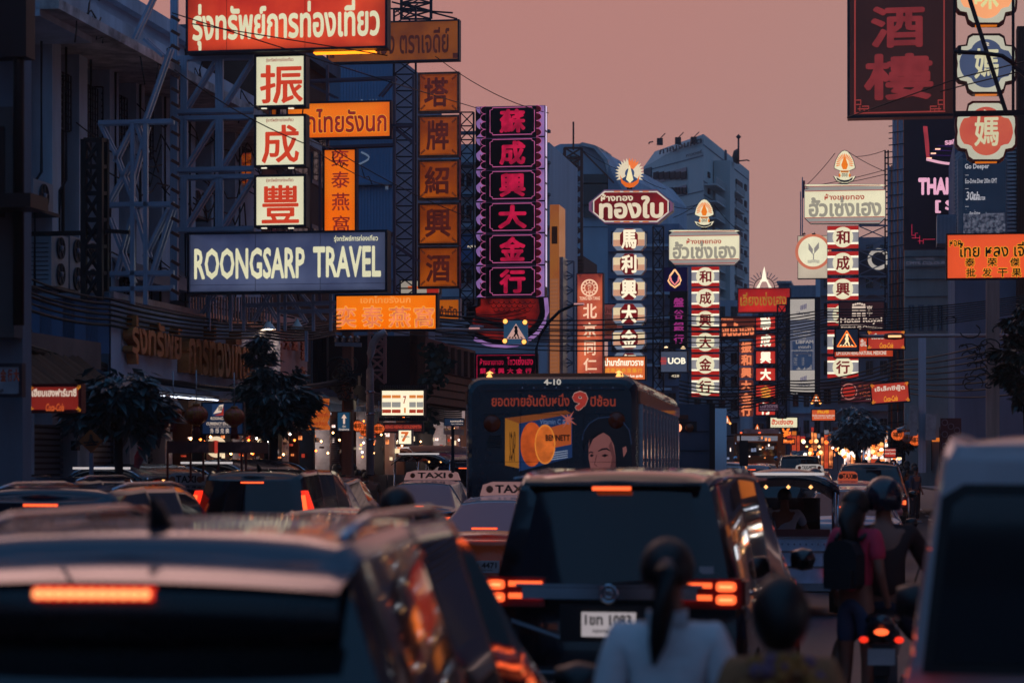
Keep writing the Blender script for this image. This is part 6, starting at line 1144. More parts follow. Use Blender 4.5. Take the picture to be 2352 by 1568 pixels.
t.poly('plate', [(208, 986), (235, 1012), (209, 1040), (180, 1012)], 0, .02, YD, px=True); t.poly('pictogram', [(206, 997), (211, 997), (213, 1008), (218, 1018), (214, 1018), (209, 1010), (203, 1019), (200, 1018), (205, 1008)], -.012, -.002, INK, px=True); t.pbar('stripe', 192, 1016, 226, 1014, -.01, .02, INK); t.pbar('stripe', 197, 1022, 222, 1020, -.01, .02, INK); t.pbar('post', 210, 1040, 210, 1100, .03, .05, STEEL)
t = T('pink_ribbon', 'long twisted pink and cream cloth ribbon tied by the lanterns', 'ribbon', P(330, 1075, 34), -A); V = []; Fc = []
pp = [(382, 960), (378, 972), (366, 985), (350, 1002), (338, 1018), (328, 1034), (318, 1055), (314, 1075)]
for i, (u, v) in enumerate(pp): x, z = t.L(u, v); w = .06 + .03 * math.sin(i * 1.4); V += [(x - w * .7, -.02 * (i % 2), z + w * .5), (x, .05, z), (x + w * .7, -.02, z - w * .5)]; 
for i in range(len(pp) - 1): a = 3 * i; Fc += [(a, a + 3, a + 4, a + 1), (a + 1, a + 4, a + 5, a + 2)]
o = t.mesh('ribbon_cloth', V, Fc, mat('ribbon_pink', (190, 110, 120), .7, 0, .5, 8))
for i, (u0, v0, u1, v1, lb) in enumerate(((383, 1012, 470, 1040, 'brown fabric canopy stall frame beside the coffee sign'), (500, 1014, 568, 1040, 'brown striped canopy stall frame just past the round sign'))):
    t = T('canopy_stall', lb, 'market stall', P(u0, 1100, 36), -A, 'brown canopy stalls'); t.pbox('canopy', u0, v0, u1, v1, 0, 1.2, mat('canopy_brown', (100, 44, 36), .6, 0, .4, 4)); t.pbox('valance', u1 - 30, v0 + 2, u1 + 8, v1 - 1, -.06, -.01, mat('valance_print', (130, 70, 60), .7, 0, .9, 12))
    for u in (u0 + 2, u0 + 55, u1 - 3): t.pbar('pole', u, v1, u, 1105, .05, .028, mat('pole_red', (120, 50, 40), .4, .3))
t = T('round_coffee_sign', 'round double sided sign with red and cream disc above the canopy stall', 'sign', P(484, 1045, 36.5), -A); x, z = t.L(497, 1026); t.lathe('disc', [(0, -.05), (.14, -.05), (.16, 0), (.14, .05), (0, .05)], (x, 0, z), em('disc_cream', (240, 210, 170), 1), 24, 'y'); t.lathe('disc_red', [(0, -.06), (.1, -.055)], (x, 0, z), em('disc_red', (170, 50, 40), 1), 20, 'y')
t = sign('small_wine_sign', 'small pale sign with one dark wine character beside the cloth banner', 683, 976, 706, 990, 49.5, .1, em('pale_sign', (170, 160, 158), .9)); t.text('酒', (690, 978, 701, 989), INK, -.015, 'character', .03)
t = sign('grey_currency_board', 'small grey board with two dark characters behind the glossy tree', 214, 930, 262, 976, 36, .08, em('grey_board', (58, 74, 100), .8)); t.chars('外币', [(222, 934, 240, 954), (243, 934, 260, 954)], INK, -.015, bold=.03)
t = T('orange_neon_cluster', 'tangled orange neon figure hanging over the distant traffic', 'neon sign', P(1865, 1000, 120), -A)
for k in range(7): a = t.L(1863 + k * 2.6 - 0, 978 + (k % 3) * 6); b = t.L(1866 + k * 2.4, 1003 - (k % 2) * 5); 
t = T('small_neon_figure', 'tangled orange neon figure hanging above the white van roof', 'neon sign', P(1801, 1000, 115), -A)
for k in range(9): t.pbar('neon_tube', 1798 + (k * 5) % 19, 982 + (k * 7) % 20, 1800 + (k * 7) % 17, 990 + (k * 11) % 14, 0, .08, NE)
t = sign('tiny_neon_sign', 'tiny glowing orange Thai neon sign below the tangled neon figure', 1797, 1006, 1826, 1021, 115, .15, em('dim_brown2', (84, 34, 26), 1)); t.text('ร้านดรุณี', (1799, 1008, 1824, 1019), NE, -.03, bold=.06)
t = sign('red_tea_sign', 'small red sign with white Thai lines beside the far orange lantern', 2029, 1027, 2060, 1052, 74, .1, em('lit_red_tea', (170, 46, 36), 1)); t.text('ร้านขายชา', (2032, 1030, 2057, 1035), HW, -.015, bold=.03); t.text('กาแฟ โบราณ', (2032, 1038, 2057, 1043), HW, -.015, bold=.03)
t = T('chinese_dragon_boards', 'grey red board with pale scroll pattern behind the white van', 'board', P(2176, 1050, 72), -A); t.pbox('board', 2160, 960, 2208, 1060, 0, .1, mat('scroll_board', (92, 52, 56), .7, 0, .4)); 
for k in range(10): x, z = t.L(2170 + (k % 3) * 14, 970 + k * 9); t.lathe('scroll', [(.07, -.01), (.09, -.02), (.1, 0)], (x, -.01, z), mat('scroll_pale', (130, 110, 120), .6), 10, 'y')
for o_ in list(bpy.data.objects):
    if o_.name.startswith('orange_neon_cluster'): bpy.data.objects.remove(o_)
# ------------------------------------------------------------------ VEHICLES
def crom(p0, p1, p2, p3, t): return .5 * ((2 * p1) + (p2 - p0) * t + (2 * p0 - 5 * p1 + 4 * p2 - p3) * t * t + (3 * p1 - p0 - 3 * p2 + p3) * t ** 3)
STN = {  # (y, belt, roof, roof half width factor, body half width factor)
 'suv': [(0, .62, .955, .66, .93), (.4, .62, .985, .70, .99), (1.15, .60, 1.0, .73, 1), (1.23, .60, 1.0, .73, 1), (2.1, .58, .995, .73, 1), (2.18, .58, .99, .73, 1), (2.95, .57, .94, .70, 1), (3.72, .585, .60, .62, .99), (4.35, .54, .545, .6, .93), (4.6, .42, .43, .55, .8)],
 'mpv': [(0, .56, .955, .74, .95), (.35, .56, .985, .77, 1), (1.15, .55, 1.0, .79, 1), (1.23, .55, 1.0, .79, 1), (2.2, .54, .995, .79, 1), (2.28, .54, .99, .79, 1), (3.25, .52, .93, .75, 1), (3.95, .52, .54, .66, .99), (4.4, .48, .485, .6, .94), (4.6, .38, .39, .55, .82)],
 'van': [(0, .60, .975, .80, .97), (.3, .60, .99, .83, 1), (1.2, .60, 1.0, .84, 1), (1.28, .60, 1.0, .84, 1), (2.5, .59, 1.0, .84, 1), (2.58, .59, .99, .84, 1), (3.7, .56, .93, .8, 1), (4.2, .54, .56, .7, .99), (4.5, .48, .485, .6, .95), (4.6, .4, .41, .55, .85)],
 'sedan': [(0, .66, .69, .66, .93), (.5, .67, .72, .66, .98), (1.22, .65, .95, .64, 1), (1.3, .65, .965, .65, 1), (2.05, .64, 1.0, .67, 1), (2.12, .64, 1.0, .67, 1), (2.75, .63, .96, .64, 1), (3.45, .62, .64, .60, .99), (4.3, .54, .545, .58, .93), (4.6, .42, .43, .5, .8)]}
PAINTS = dict(black=dict(rgb=(14, 17, 24), rough=.12), white=dict(rgb=(190, 188, 192), rough=.22), cream=dict(rgb=(168, 158, 162), rough=.3), pale=dict(rgb=(80, 82, 94), rough=.2), silver=dict(rgb=(130, 136, 146), rough=.2, metal=.5), navy=dict(rgb=(26, 36, 54), rough=.15), orange=dict(rgb=(236, 84, 16), rough=.25), pink=dict(rgb=(196, 110, 110), rough=.25), blue=dict(rgb=(60, 90, 130), rough=.22), grey=dict(rgb=(96, 102, 112), rough=.2, metal=.4))
def paint(k): p = PAINTS[k]; return mat('paint_' + k, p['rgb'], p['rough'], p.get('metal', 0), .08, .8, coat=.6)
TLR = em('tail_red_hot', (255, 96, 48), 1.9, 0); TLH = em('tail_core', (255, 150, 90), 2.2, 0); TLD = em('tail_red_deep', (225, 44, 24), 1.5, .1); TLG = glassy('tail_red_glass', (110, 14, 12), .1); PLATE = mat('number_plate', (176, 170, 172), .5); GLS = glassy('car_glass', (7, 12, 20), .05)
def car(kind, label, x, y, th, L=4.6, Wd=1.8, H=1.7, col='black', cat='car', name=None, lean=.3, bulge=.07, group=None, lights='corner', plate=None, roofsign=None, wrap=False, zoff=0, rail=True, detail=2, brake=True, zbrake=None, glass=None, col2=None, antenna=False):
    t = T(name or {'suv': 'parked_suv', 'mpv': 'minivan', 'van': 'passenger_van', 'sedan': 'sedan_car'}[kind], label, cat, (x, y, 0), math.radians(th), group)
    hw = Wd / 2; zb = .24; pm = paint(col); G = glass or GLS; st = STN[kind]; sc = L / 4.6
    def ring(s, first):
        yy, be, ro, wr, wf = s; be *= H; ro *= H; w = hw * wf; wr = hw * wr; k = lean if first else 0
        glassy_ = ro - be > .2
        zt = ro - .05 if glassy_ else ro - .012
        R = [(0, zb, 0), (w * .86, zb, 0), (w * .965, zb + .14, -.02 if first else 0), (w, be * .62, -.03 if first else 0), (w * .985, be - .07, 0), (w * .955, be, .01 * k), (max(wr, 0) if glassy_ else w * .9, zt if glassy_ else be + (ro - be) * .4, k * .92), (wr * .88 if glassy_ else w * .8, ro - .01, k), (wr * .5, ro + .018, k), (0, ro + .026, k)]
        ys = yy * sc
        pr = [Vector((a, ys + c, b)) for a, b, c in R]
        return pr + [Vector((-p.x, p.y, p.z)) for p in pr[8:0:-1]]
    K = [ring(s, i == 0) for i, s in enumerate(st)]; n = 18; NS = len(K); fa = 3 if detail > 1 else 2; fr = 2
    fine = []; stag = []
    for i in range(NS - 1):
        for q in range(fa):
            tt = q / fa; row = []
            for j in range(n): row.append(crom(K[max(i - 1, 0)][j] if i else K[0][j] * 2 - K[1][j], K[i][j], K[i + 1][j], K[min(i + 2, NS - 1)][j], tt))
            fine.append(row); stag.append(i)
    fine.append(K[-1])
    F2 = []
    for row in fine:
        r2 = []
        for j in range(n):
            r2.append(row[j]); r2.append(crom(row[j - 1], row[j], row[(j + 1) % n], row[(j + 2) % n], .5))
        F2.append(r2)
    n2 = n * fr; V = [p for r in F2 for p in r]
    groups = {}
    def tag(i, j):
        seg = j // fr; se = stag[i]
        if seg in (5, 12) and se in ((0, 2, 4) if 0 else (1, 3, 5)) and st[se][2] - st[se][1] > .1 and st[se + 1][2] - st[se + 1][1] > .1: return 'side_window_%d_%d' % (se, seg)
        if wrap and seg in (5, 12) and se in (0, 2, 4, 6): return 'pillar_trim_%d_%d' % (se, seg)
        if 6 <= seg <= 11 and se == 6: return 'windshield'
        if kind == 'sedan' and 6 <= seg <= 11 and se == 1: return 'rear_window'
        if seg in (5, 12) and se == 6: return 'windshield'
        if kind == 'sedan' and col2 and (seg <= 4 or seg >= 13 or se == 0): return 'lower_body'
        return 'body'
    for i in range(len(F2) - 1):
        for j in range(n2):
            a = i * n2 + j; b = i * n2 + (j + 1) % n2; groups.setdefault(tag(i, j), []).append((a, b, b + n2, a + n2))
    last = (len(F2) - 1) * n2; groups['body'].append(tuple(last + k for k in range(n2)))
    # rear cap
    C = 10; cv0 = len(V); r0 = F2[0]; idx = list(range(1 * fr, 9 * fr)); rowsN = len(idx)
    for k in idx:
        p = r0[k]; 
        for c in range(C + 1):
            f = -1 + 2 * c / C; x_ = p.x * f; V.append(Vector((x_, p.y - bulge * (1 - f * f) * (1 if k < 6 * fr + 1 else .6), p.z)))
    V.append(r0[9 * fr]); topi = len(V) - 1
    for a in range(rowsN - 1):
        k = idx[a]
        for c in range(C):
            q = cv0 + a * (C + 1) + c; fc = (q, q + 1, q + C + 2, q + C + 1)
            gk = 'body'
            if kind != 'sedan' and 5 * fr <= k < 6 * fr and (wrap or 0 < c < C - 1): gk = 'rear_window'
            if kind == 'sedan' and col2 and k < 9 * fr: gk = 'lower_body'
            groups.setdefault(gk, []).append(fc)
    for c in range(C): q = cv0 + (rowsN - 1) * (C + 1) + c; groups['body'].append((q, q + 1, topi))
    bb = cv0; groups['body'].append(tuple([bb + c for c in range(C, -1, -1)] + [n2 * 0 + 0]))
    for gk, fs in groups.items():
        used = sorted({q for f in fs for q in f}); mp = {q: i for i, q in enumerate(used)}
        nm = 'side_window' if gk.startswith('side') else ('pillar_trim' if gk.startswith('pillar') else gk)
        mm = paint('black') if nm == 'pillar_trim' else pm if gk == 'body' else (paint(col2) if gk == 'lower_body' else G)
        t.mesh(nm, [V[q] for q in used], [tuple(mp[q] for q in f) for f in fs], mm, smooth=True)
    be = st[0][1] * H; ro = st[0][2] * H; w0 = hw * st[0][4]
    ys = lambda z: (lean * max(0, min(1, (z - be) / max(.05, ro - be)))) if kind != 'sedan' else 0
    t.box('bumper', -w0 * .96, w0 * .96, -.13, .05, .30, .30 + .22 * H / 1.6, pm if kind != 'van' else BLACK); t.box('bumper_insert', -w0 * .6, w0 * .6, -.14, -.131, .32, .42, BLACK)
    zl = be - .17
    if lights == 'corner':
        for s_ in (-1, 1):
            c = t.poly('tail_light', [(s_ * w0 * .99, be - .02), (s_ * w0 * .70, be - .06), (s_ * w0 * .72, be - .24), (s_ * w0 * 1.0, be - .3)][::s_], -.06, .1, TLG)
            t.box('lit_strip', s_ * w0 * .95, s_ * w0 * .76, -.075, -.061, be - .2, be - .1, TLR, c)
    elif lights == 'blade':
        for s_ in (-1, 1):
            c = t.poly('tail_light', [(s_ * w0 * .84, be + .34 + zoff), (s_ * w0 * .88, be + .1 + zoff), (s_ * w0 * .72, be - .12 + zoff), (s_ * w0 * 1.02, be - .16 + zoff), (s_ * w0 * 1.0, be + .1 + zoff), (s_ * w0 * .9, be + .34 + zoff)][::s_], -.05, .2, TLD)
            t.bar('lit_strip', (s_ * w0 * .885, -.07, be + .28 + zoff), (s_ * w0 * .95, -.07, be - .1 + zoff), .05, TLR, c); t.box('lit_strip', s_ * w0 * .78, s_ * w0 * .97, -.08, -.051, be - .14 + zoff, be - .1 + zoff, TLR, c)
    if brake:
        zk = zbrake or (ro - .07); yk = ys(zk) - bulge * .75
        if kind == 'sedan' and not zbrake: zk = be + .09; yk = .42
        c = t.box('brake_light', -.16, .16, yk - .03, yk + .06, zk - .012, zk + .012, TLD)
        for q in range(8): t.box('led', -.155 + q * .04, -.12 + q * .04, yk - .035, yk - .031, zk - .010, zk + .010, TLR, c)
    if plate:
        zp = be - .32; c = t.box('number_plate', -.2, .2, -bulge - .06, -bulge - .02, zp - .075, zp + .075, PLATE); t.text(plate, (-.17, zp + .055, .17, zp - .02), INK, -bulge - .065, loc=True, parent=None, bold=.04); t.text('กรุงเทพมหานคร', (-.12, zp - .035, .12, zp - .06), INK, -bulge - .065, loc=True, bold=.02)
    if detail > 1 and kind != 'sedan': t.bar('wiper', (-.05, ys(be + .05) - bulge - .02, be + .06), (w0 * .45, ys(be + .1) - bulge - .01, be + .1), .018, BLACK)
    if rail and kind in ('suv',): 
        for s_ in (-1, 1): t.tube('roof_rail', [(s_ * hw * .6, (.55 + q * .45) * sc, H * 1.0 + (.035 if 0 < q < 5 else -.02)) for q in range(6)], .018, CHROME, 6)
    if antenna:
        V_, F_ = tube_geo([(0, lean + .38, H * .99), (0, lean + .3, H + .07), (0, lean + .24, H + .1)], .035, 8, [1.4, .7, .25]); t.mesh('antenna_fin', V_, F_, BLACK, smooth=True)
    for s_ in (-1, 1):   # mirrors
        t.lathe('mirror', [(0, -.1), (.07, -.09), (.095, 0), (.08, .08), (0, .11)], (s_ * (hw + .12), (3.0 if kind != 'sedan' else 2.85) * sc, H * .62), pm if col not in ('white', 'cream', 'pale') else BLACK, 12, 'x')
    for s_ in (-1, 1):
        for yw in (.85 * sc, L - .9 * sc):
            c = t.lathe('wheel', [(.33, -.1), (.335, 0), (.33, .1), (.25, .11), (.22, .03), (.22, -.03), (.25, -.11), (.33, -.1)], (s_ * (hw - .1), yw, .335), RUBBER, 20, 'x'); t.lathe('rim', [(0, s_ * .08), (.06, s_ * .09), (.2, s_ * .07), (.22, 0)], (s_ * (hw - .09), yw, .335), CHROME, 14, 'x', parent=c)
    for s_ in (-1, 1):   # door handles and chrome sill line
        for yy in (1.45, 2.45): t.box('door_handle', s_ * hw * 1.0 - .015, s_ * hw + .015, yy * sc, yy * sc + .16, H * .5, H * .5 + .025, CHROME)
    if roofsign:
        tx_, mcol, ww = roofsign; yk = 2.1 * sc; zr_ = H * 1.0 + .02
        c = t.poly('roof_sign', [(-ww, zr_), (ww, zr_), (ww * .9, zr_ + .15), (ww * .6, zr_ + .19), (-ww * .6, zr_ + .19), (-ww * .9, zr_ + .15)], yk, yk + .12, mcol); 
        if tx_: t.text(tx_, (-ww * .5, zr_ + .15, ww * .5, zr_ + .04), INK, yk - .01, loc=True, bold=.04)
        for s_ in (-1, 1): t.lathe('roof_sign_badge', [(0, -.01), (.05, 0)], (s_ * ww * .68, yk - .004, zr_ + .09), mat('badge_brown', (150, 80, 50), .5), 12, 'y')
    return t
# near pale suv (roof fills the lower left)
t = car('suv', 'big pale suv with black tailgate and long lit brake light strip, closest to the camera', -1.14, 6.72, -6, 4.7, 1.94, 1.79, 'pale', 'suv', 'pale_suv', lean=.3, wrap=True, brake=False, plate='5กฮ 2841', antenna=True)
zk = 1.575; SPO = mat('spoiler_black', (10, 11, 16), .25, 0, .1)
V, Fc = [], []
for i in range(13):
    f = -1 + i / 6; xx = f * .66; yb = .03 - .11 * (1 - f * f)
    V += [(xx, yb + .10, 1.665 - .03 * f * f), (xx, yb, 1.648 - .03 * f * f), (xx, yb + .03, 1.52 - .03 * f * f), (xx, yb + .22, 1.45)]
    if i: k = 4 * i; Fc += [(k - 4, k, k + 1, k - 3), (k - 3, k + 1, k + 2, k - 2), (k - 2, k + 2, k + 3, k - 1)]
t.mesh('spoiler', V, Fc, SPO, smooth=True)
V, Fc = [], []
for i in range(13):
    f = -1 + i / 6
    for q in range(4): g_ = q / 3; V.append((f * (.66 + .0 * g_), .02 - .105 * (1 - f * f) * (1 - g_) + .38 * g_, 1.672 + .06 * g_ ** .7 - .035 * f * f))
    if i:
        for q in range(3): k = 4 * i + q; Fc.append((k - 4, k - 3, k + 1, k))
t.mesh('spoiler_top', V, Fc, paint('pale'), smooth=True)
bl = t.box('brake_light', -.165, .165, -.10, -.04, 1.622, 1.655, TLD)
for q in range(11): t.lathe('led', [(0, -.02), (.0125, -.016), (.0135, 0)], (-.15 + q * .03, -.10, 1.6385), TLH, 10, 'y', parent=bl)
# black mpv in the middle
t = car('mpv', 'black minivan with pale roof reflections, chrome tailgate strip and four glowing tail light bars', .70, 17.0, -12, 4.9, 1.86, 1.93, 'black', 'minivan', 'black_minivan', lean=.14, lights='', brake=False)
cb = t.box('chrome_strip', -.62, .62, -.115, -.03, 1.04, 1.12, CHROME); t.box('chrome_lip', -.66, .66, -.135, -.06, 1.125, 1.145, CHROME)
for s_ in (-1, 1):
    c = t.box('tail_light', s_ * .46, s_ * .93, -.085, .08, .98, 1.19, TLG)
    for z in (1.06, 1.145): t.box('lit_bar', s_ * .48, s_ * .72, -.1, -.086, z - .02, z + .016, TLR, c)
    for z in (1.045, 1.135):
        pp_ = t.poly('lit_pod', [(s_ * .82 + .07 * math.copysign(abs(math.cos(a)) ** .5, math.cos(a)), z + .034 * math.copysign(abs(math.sin(a)) ** .5, math.sin(a))) for a in [q * math.pi / 8 for q in range(16)]], -.11, -.086, TLR, c); t.box('pod_core', s_ * .82 - .045, s_ * .82 + .045, -.115, -.111, z - .008, z + .008, TLH, c)
    t.box('corner_wrap', s_ * .915, s_ * .95, -.05, .22, 1.0, 1.17, TLG)
    t.box('reflector', s_ * .8, s_ * .9, -.155, -.13, .4, .45, TLD)
t.lathe('badge', [(.05, -.01), (.06, -.02), (.07, -.01)], (0, -.12, 1.08), CHROME, 20, 'y'); t.lathe('badge_ring', [(.02, -.01), (.028, -.02), (.035, -.01)], (0, -.12, 1.08), CHROME, 16, 'y')
bl = t.box('brake_light', -.13, .13, -.045, .05, 1.80, 1.825, TLR); t.box('spoiler', -.62, .62, -.02, .3, 1.83, 1.85, mat('paint_black', (0, 0, 0)))
c = t.box('plate_recess', -.35, .35, -.1, -.06, .74, 1.0, BLACK); c = t.box('number_plate', -.19, .19, -.14, -.1, .78, .95, em('plate_lit', (182, 172, 176), .75, .05)); t.text('1ขท 1083', (-.165, .935, .165, .86), INK, -.145, loc=True, bold=.04); t.text('กรุงเทพมหานคร', (-.11, .83, .11, .80), INK, -.145, loc=True, bold=.03)
t.poly('tailgate_crease', [(-.7, .9), (-.35, .78), (-.35, .76), (-.7, .87)], -.1, -.08, CHROME); t.box('bumper_chrome', -.6, .6, -.155, -.13, .52, .54, CHROME); t.box('window_sticker', .62, .72, -.0, .01, 1.22, 1.27, PLATE)
for s_ in (-1, 1): t.tube('window_chrome', [(s_ * .935, .3 + q * .55, 1.07 - q * .012) for q in range(7)], .012, CHROME, 5); t.tube('roof_drip', [(s_ * .76, .3 + q * .55, 1.875 + .02 * math.sin(q)) for q in range(6)], .012, CHROME, 5)
t.tube('exhaust', [(-.5, -.1, .3), (-.5, .2, .3)], .04, CHROME, 8)
# white van cut by the right edge
t = car('van', 'white van cut by the picture edge with dark rear window and red tail light', 2.33, 8.7, -13, 5.0, 1.9, 2.1, 'cream', 'van', 'white_van', lean=.12, lights='', brake=False, bulge=.05, glass=paint('cream'))
t.poly('rear_window', [(-.80, 1.27), (.82, 1.27), (.74, 1.86), (-.68, 1.88), (-.73, 1.84)], -.09, -.02, GLS); t.poly('window_rubber', [(-.84, 1.23), (.86, 1.23), (.78, 1.91), (-.69, 1.92), (-.77, 1.87)], -.07, -.02, BLACK); t.bar('wiper', (.0, -.1, 1.29), (.5, -.1, 1.36), .02, BLACK)
for s_ in (-1, 1): c = t.box('tail_light', s_ * .80, s_ * .93, -.09, .06, .72, 1.12, TLD); t.box('lit_cell', s_ * .82, s_ * .91, -.1, -.091, .9, 1.0, TLR, c)
t.box('tailgate_handle', -.3, .3, -.1, -.05, 1.08, 1.14, CHROME)
car('mpv', 'dark minivan with tall red blade tail lights beside the tuk tuks', -3.57, 33.0, -6.6, 4.7, 1.78, 1.87, 'black', 'minivan', 'dark_minivan', lean=.2, lights='blade', zoff=.22, antenna=True)
car('sedan', 'orange and white taxi with lit brake strip between the minivan and the dark heads', -.34, 30.5, -9, 4.5, 1.72, 1.52, 'white', 'taxi', 'taxi_car', col2='orange', roofsign=('TAXI', em('taxi_sign_rose', (150, 110, 110), .7), .42), glass=glassy('rear_glass_hazy', (90, 100, 125), .1), zbrake=1.16, plate='ทษ 4471')
car('sedan', 'pale blue taxi with long roof sign reading TAXI behind the orange one', -1.9, 45.5, -9, 4.5, 1.72, 1.62, 'silver', 'taxi', 'taxi_car', roofsign=('TAXI', em('taxi_sign_rose', (150, 110, 110), .7), .56), glass=glassy('rear_glass_hazy', (90, 100, 125), .1))
car('suv', 'dark blue suv at the picture edge behind the nearest pale suv', -4.26, 21.5, -9, 4.6, 1.84, 1.76, 'navy', 'suv', 'navy_suv', detail=1)
car('suv', 'dark suv further up at the edge beside the shutters', -6.1, 30, -9, 4.6, 1.8, 1.78, 'navy', 'suv', 'navy_suv', detail=1)
car('sedan', 'low dark taxi with orange roof sign hidden behind the nearest pale suv', -2.75, 13, -9, 4.4, 1.7, 1.52, 'blue', 'taxi', 'taxi_car', roofsign=(None, mat('orange_sign', (200, 84, 40), .4), .23), detail=1)
car('sedan', 'pale sedan showing only its reddish roof before the dark minivan', -1.75, 19.5, -9, 4.4, 1.7, 1.56, 'pink', 'car', detail=1)  # red reflections on a white roof are put into pink paint
car('sedan', 'taxi behind the long tuk tuk showing a white roof sign', -5.3, 35, -9, 4.4, 1.7, 1.62, 'navy', 'taxi', 'taxi_car', roofsign=('TAXI', mat('sign_white_dim', (196, 186, 190), .4), .32), detail=1)
car('sedan', 'white sedan with lit brake strip and number plate beside the chrome tuk tuk', 5.22, 37.5, -9, 4.5, 1.72, 1.58, 'white', 'car', plate='4ขบ 6307', zbrake=1.30, glass=glassy('rear_glass_grey', (30, 40, 56), .08))
car('sedan', 'pink taxi with orange oval roof sign ahead of the white sedan', 6.35, 46, -9, 4.5, 1.72, 1.6, 'pink', 'taxi', 'taxi_car', roofsign=('TAXI', em('taxi_sign_orange', (190, 80, 50), .7), .2), detail=1)
car('suv', 'dark suv with wide rear window beyond the pink taxi', 8.3, 56, -8, 4.6, 1.85, 1.95, 'black', 'suv', 'dark_suv', detail=1, brake=False)
car('mpv', 'tall black van standing beyond the taxi meter car', 11.7, 98, -4, 4.7, 1.9, 2.25, 'black', 'van', 'black_van', detail=1, brake=False)
car('van', 'white high roofed van furthest along the middle lane', 15.2, 122, -2, 5, 2.1, 2.55, 'white', 'van', 'white_van', detail=1, brake=False)
car('sedan', 'yellow green taxi with long white meter roof sign among the far cars', 8.4, 68, -6, 4.5, 1.72, 1.72, 'orange', 'taxi', 'taxi_car', roofsign=('TAXI-METER', em('taxi_sign_white', (190, 180, 176), .7), .42), detail=1)
car('mpv', 'white minivan with glowing brake strip just beside the bus front', 5.45, 64, -7, 4.6, 1.8, 1.98, 'white', 'minivan', 'white_minivan', detail=1)
car('suv', 'white pickup like car between the truck and the taxi meter', 7.7, 78, -5, 4.7, 1.8, 1.9, 'silver', 'car', 'silver_car', detail=1)
car('sedan', 'small dark car with lit brake strip below the orange bus', 10.4, 100, -4, 4.5, 1.75, 1.9, 'grey', 'car', detail=1)
car('sedan', 'grey car with lit brake strip ahead of the tuk tuk roof', 6.6, 56, -6, 4.5, 1.75, 1.62, 'grey', 'car', detail=1)
car('sedan', 'dark car squeezed beside the crowd and the dark suv', 12.3, 84, -4, 4.5, 1.75, 1.7, 'navy', 'car', detail=1)
car('sedan', 'black sedan roof just past the edge suv and before the tuk tuks', -5.0, 27.5, -9, 4.4, 1.74, 1.62, 'black', 'car', detail=1)
car('sedan', 'grey sedan roof behind the dark minivan near the lit shops', -3.6, 41, -9, 4.4, 1.74, 1.7, 'grey', 'car', detail=1)
car('mpv', 'navy minivan far down the lane by the bright shops', -1.2, 60, -9, 4.6, 1.8, 2.0, 'navy', 'minivan', detail=1)
car('suv', 'black suv roof tucked between the tuk tuk and the far taxi', 5.3, 48, -8, 4.5, 1.8, 1.75, 'black', 'suv', 'black_suv', detail=1)
car('suv', 'silver suv lit by stall lamps near the far crowd', 17.6, 118, -2, 4.5, 1.85, 2.1, 'silver', 'suv', 'silver_suv', detail=1)
# ------------------------------------------------------------------ bus with advert
t = T('city_bus', 'large dark blue city bus with orange sides and an orange drink advert on its rear', 'bus', P(1070, 1391, 36), -math.radians(6.9)); t.root.location.z = 0; t.O.z = 0
ox = 0; Wb = 2.56; Hb = 3.26; Lb = 11.5; BODY = mat('bus_dark_blue', (16, 26, 42), .25, 0, .25, 1.5, coat=.3); ORB = mat('bus_orange', (176, 84, 30), .35, 0, .35, 2, coat=.3)
def rr(x0, x1, z0, z1, r, n=5):
    p = []
    for cx_, cz_, a0 in ((x1 - r, z0 + r * .3, -90), (x1 - r, z1 - r, 0), (x0 + r, z1 - r, 90), (x0 + r, z0 + r * .3, 180)):
        rz_ = r * .3 if cz_ < 1 else r
        for k in range(n + 1): a = math.radians(a0 + 90 * k / n); p.append((cx_ + r * math.cos(a), cz_ + rz_ * math.sin(a)))
    return p
core = rr(0, Wb, .35, Hb, .22); n = len(core); V = []; Fc = []
for y_, s_ in ((.0, .93), (.05, .975), (.14, 1.0), (Lb, 1.0)):
    for x, z in core: V.append(((x - Wb / 2) * s_ + Wb / 2, y_, (z - 1.8) * (s_ if y_ < 1 else 1) + 1.8))
for i in range(3):
    for k in range(n): a = i * n + k; b = i * n + (k + 1) % n; Fc.append((a, b, b + n, a + n))
Fc.append(tuple(range(n))[::-1]); Fc.append(tuple(range(3 * n, 4 * n))); t.mesh('body', V, Fc, BODY, smooth=False)
for s_, x in ((1, Wb), (-1, 0)):
    a, b = (x + .001, x + .03) if s_ > 0 else (x - .03, x - .001)
    t.box('side_panel', a, b, .2, Lb - .1, .5, 1.35, ORB); t.box('roof_edge', a, b, .16, Lb, 2.86, 3.05, ORB)
    for k in range(12):
        y0 = .35 + k * .92; c = t.box('side_window', a, b, y0, y0 + .86, 1.42, 2.8, FRAME); t.box('mullion', a, b + .03 if s_ > 0 else b, y0 - .06, y0, 1.36, 2.86, CASEL); t.box('pane', b if s_ > 0 else a - .006, b + .006 if s_ > 0 else a, y0 + .05, y0 + .81, 1.47, 2.0, glassy('bus_pane', (70, 80, 100), .15), c); t.box('pane', b if s_ > 0 else a - .006, b + .006 if s_ > 0 else a, y0 + .05, y0 + .81, 2.05, 2.75, glassy('bus_pane', (70, 80, 100), .15), c)
t.box('roof_cap', .25, Wb - .25, .25, Lb - .3, Hb, Hb + .06, ORB)
z_ = lambda v: t.L(1270, v)[1]
def gl_t(b): return b
for k_ in (1195, 1340): t.pbox('panel_joint', k_, 896, k_ + .8, 1090, -.045, -.038, mat('joint_dark', (8, 12, 20), .5))
for k_ in (896, 950, 1060): t.pbox('panel_joint', 1112, k_, 1434, k_ + .8, -.045, -.038, mat('joint_dark', (8, 12, 20), .5))
for k_ in range(6): t.pbox('vent_louvre', 1120 + k_ * 0, 1000 + k_ * 5, 1150, 1002 + k_ * 5, -.03, -.002, mat('joint_dark', (8, 12, 20), .5))
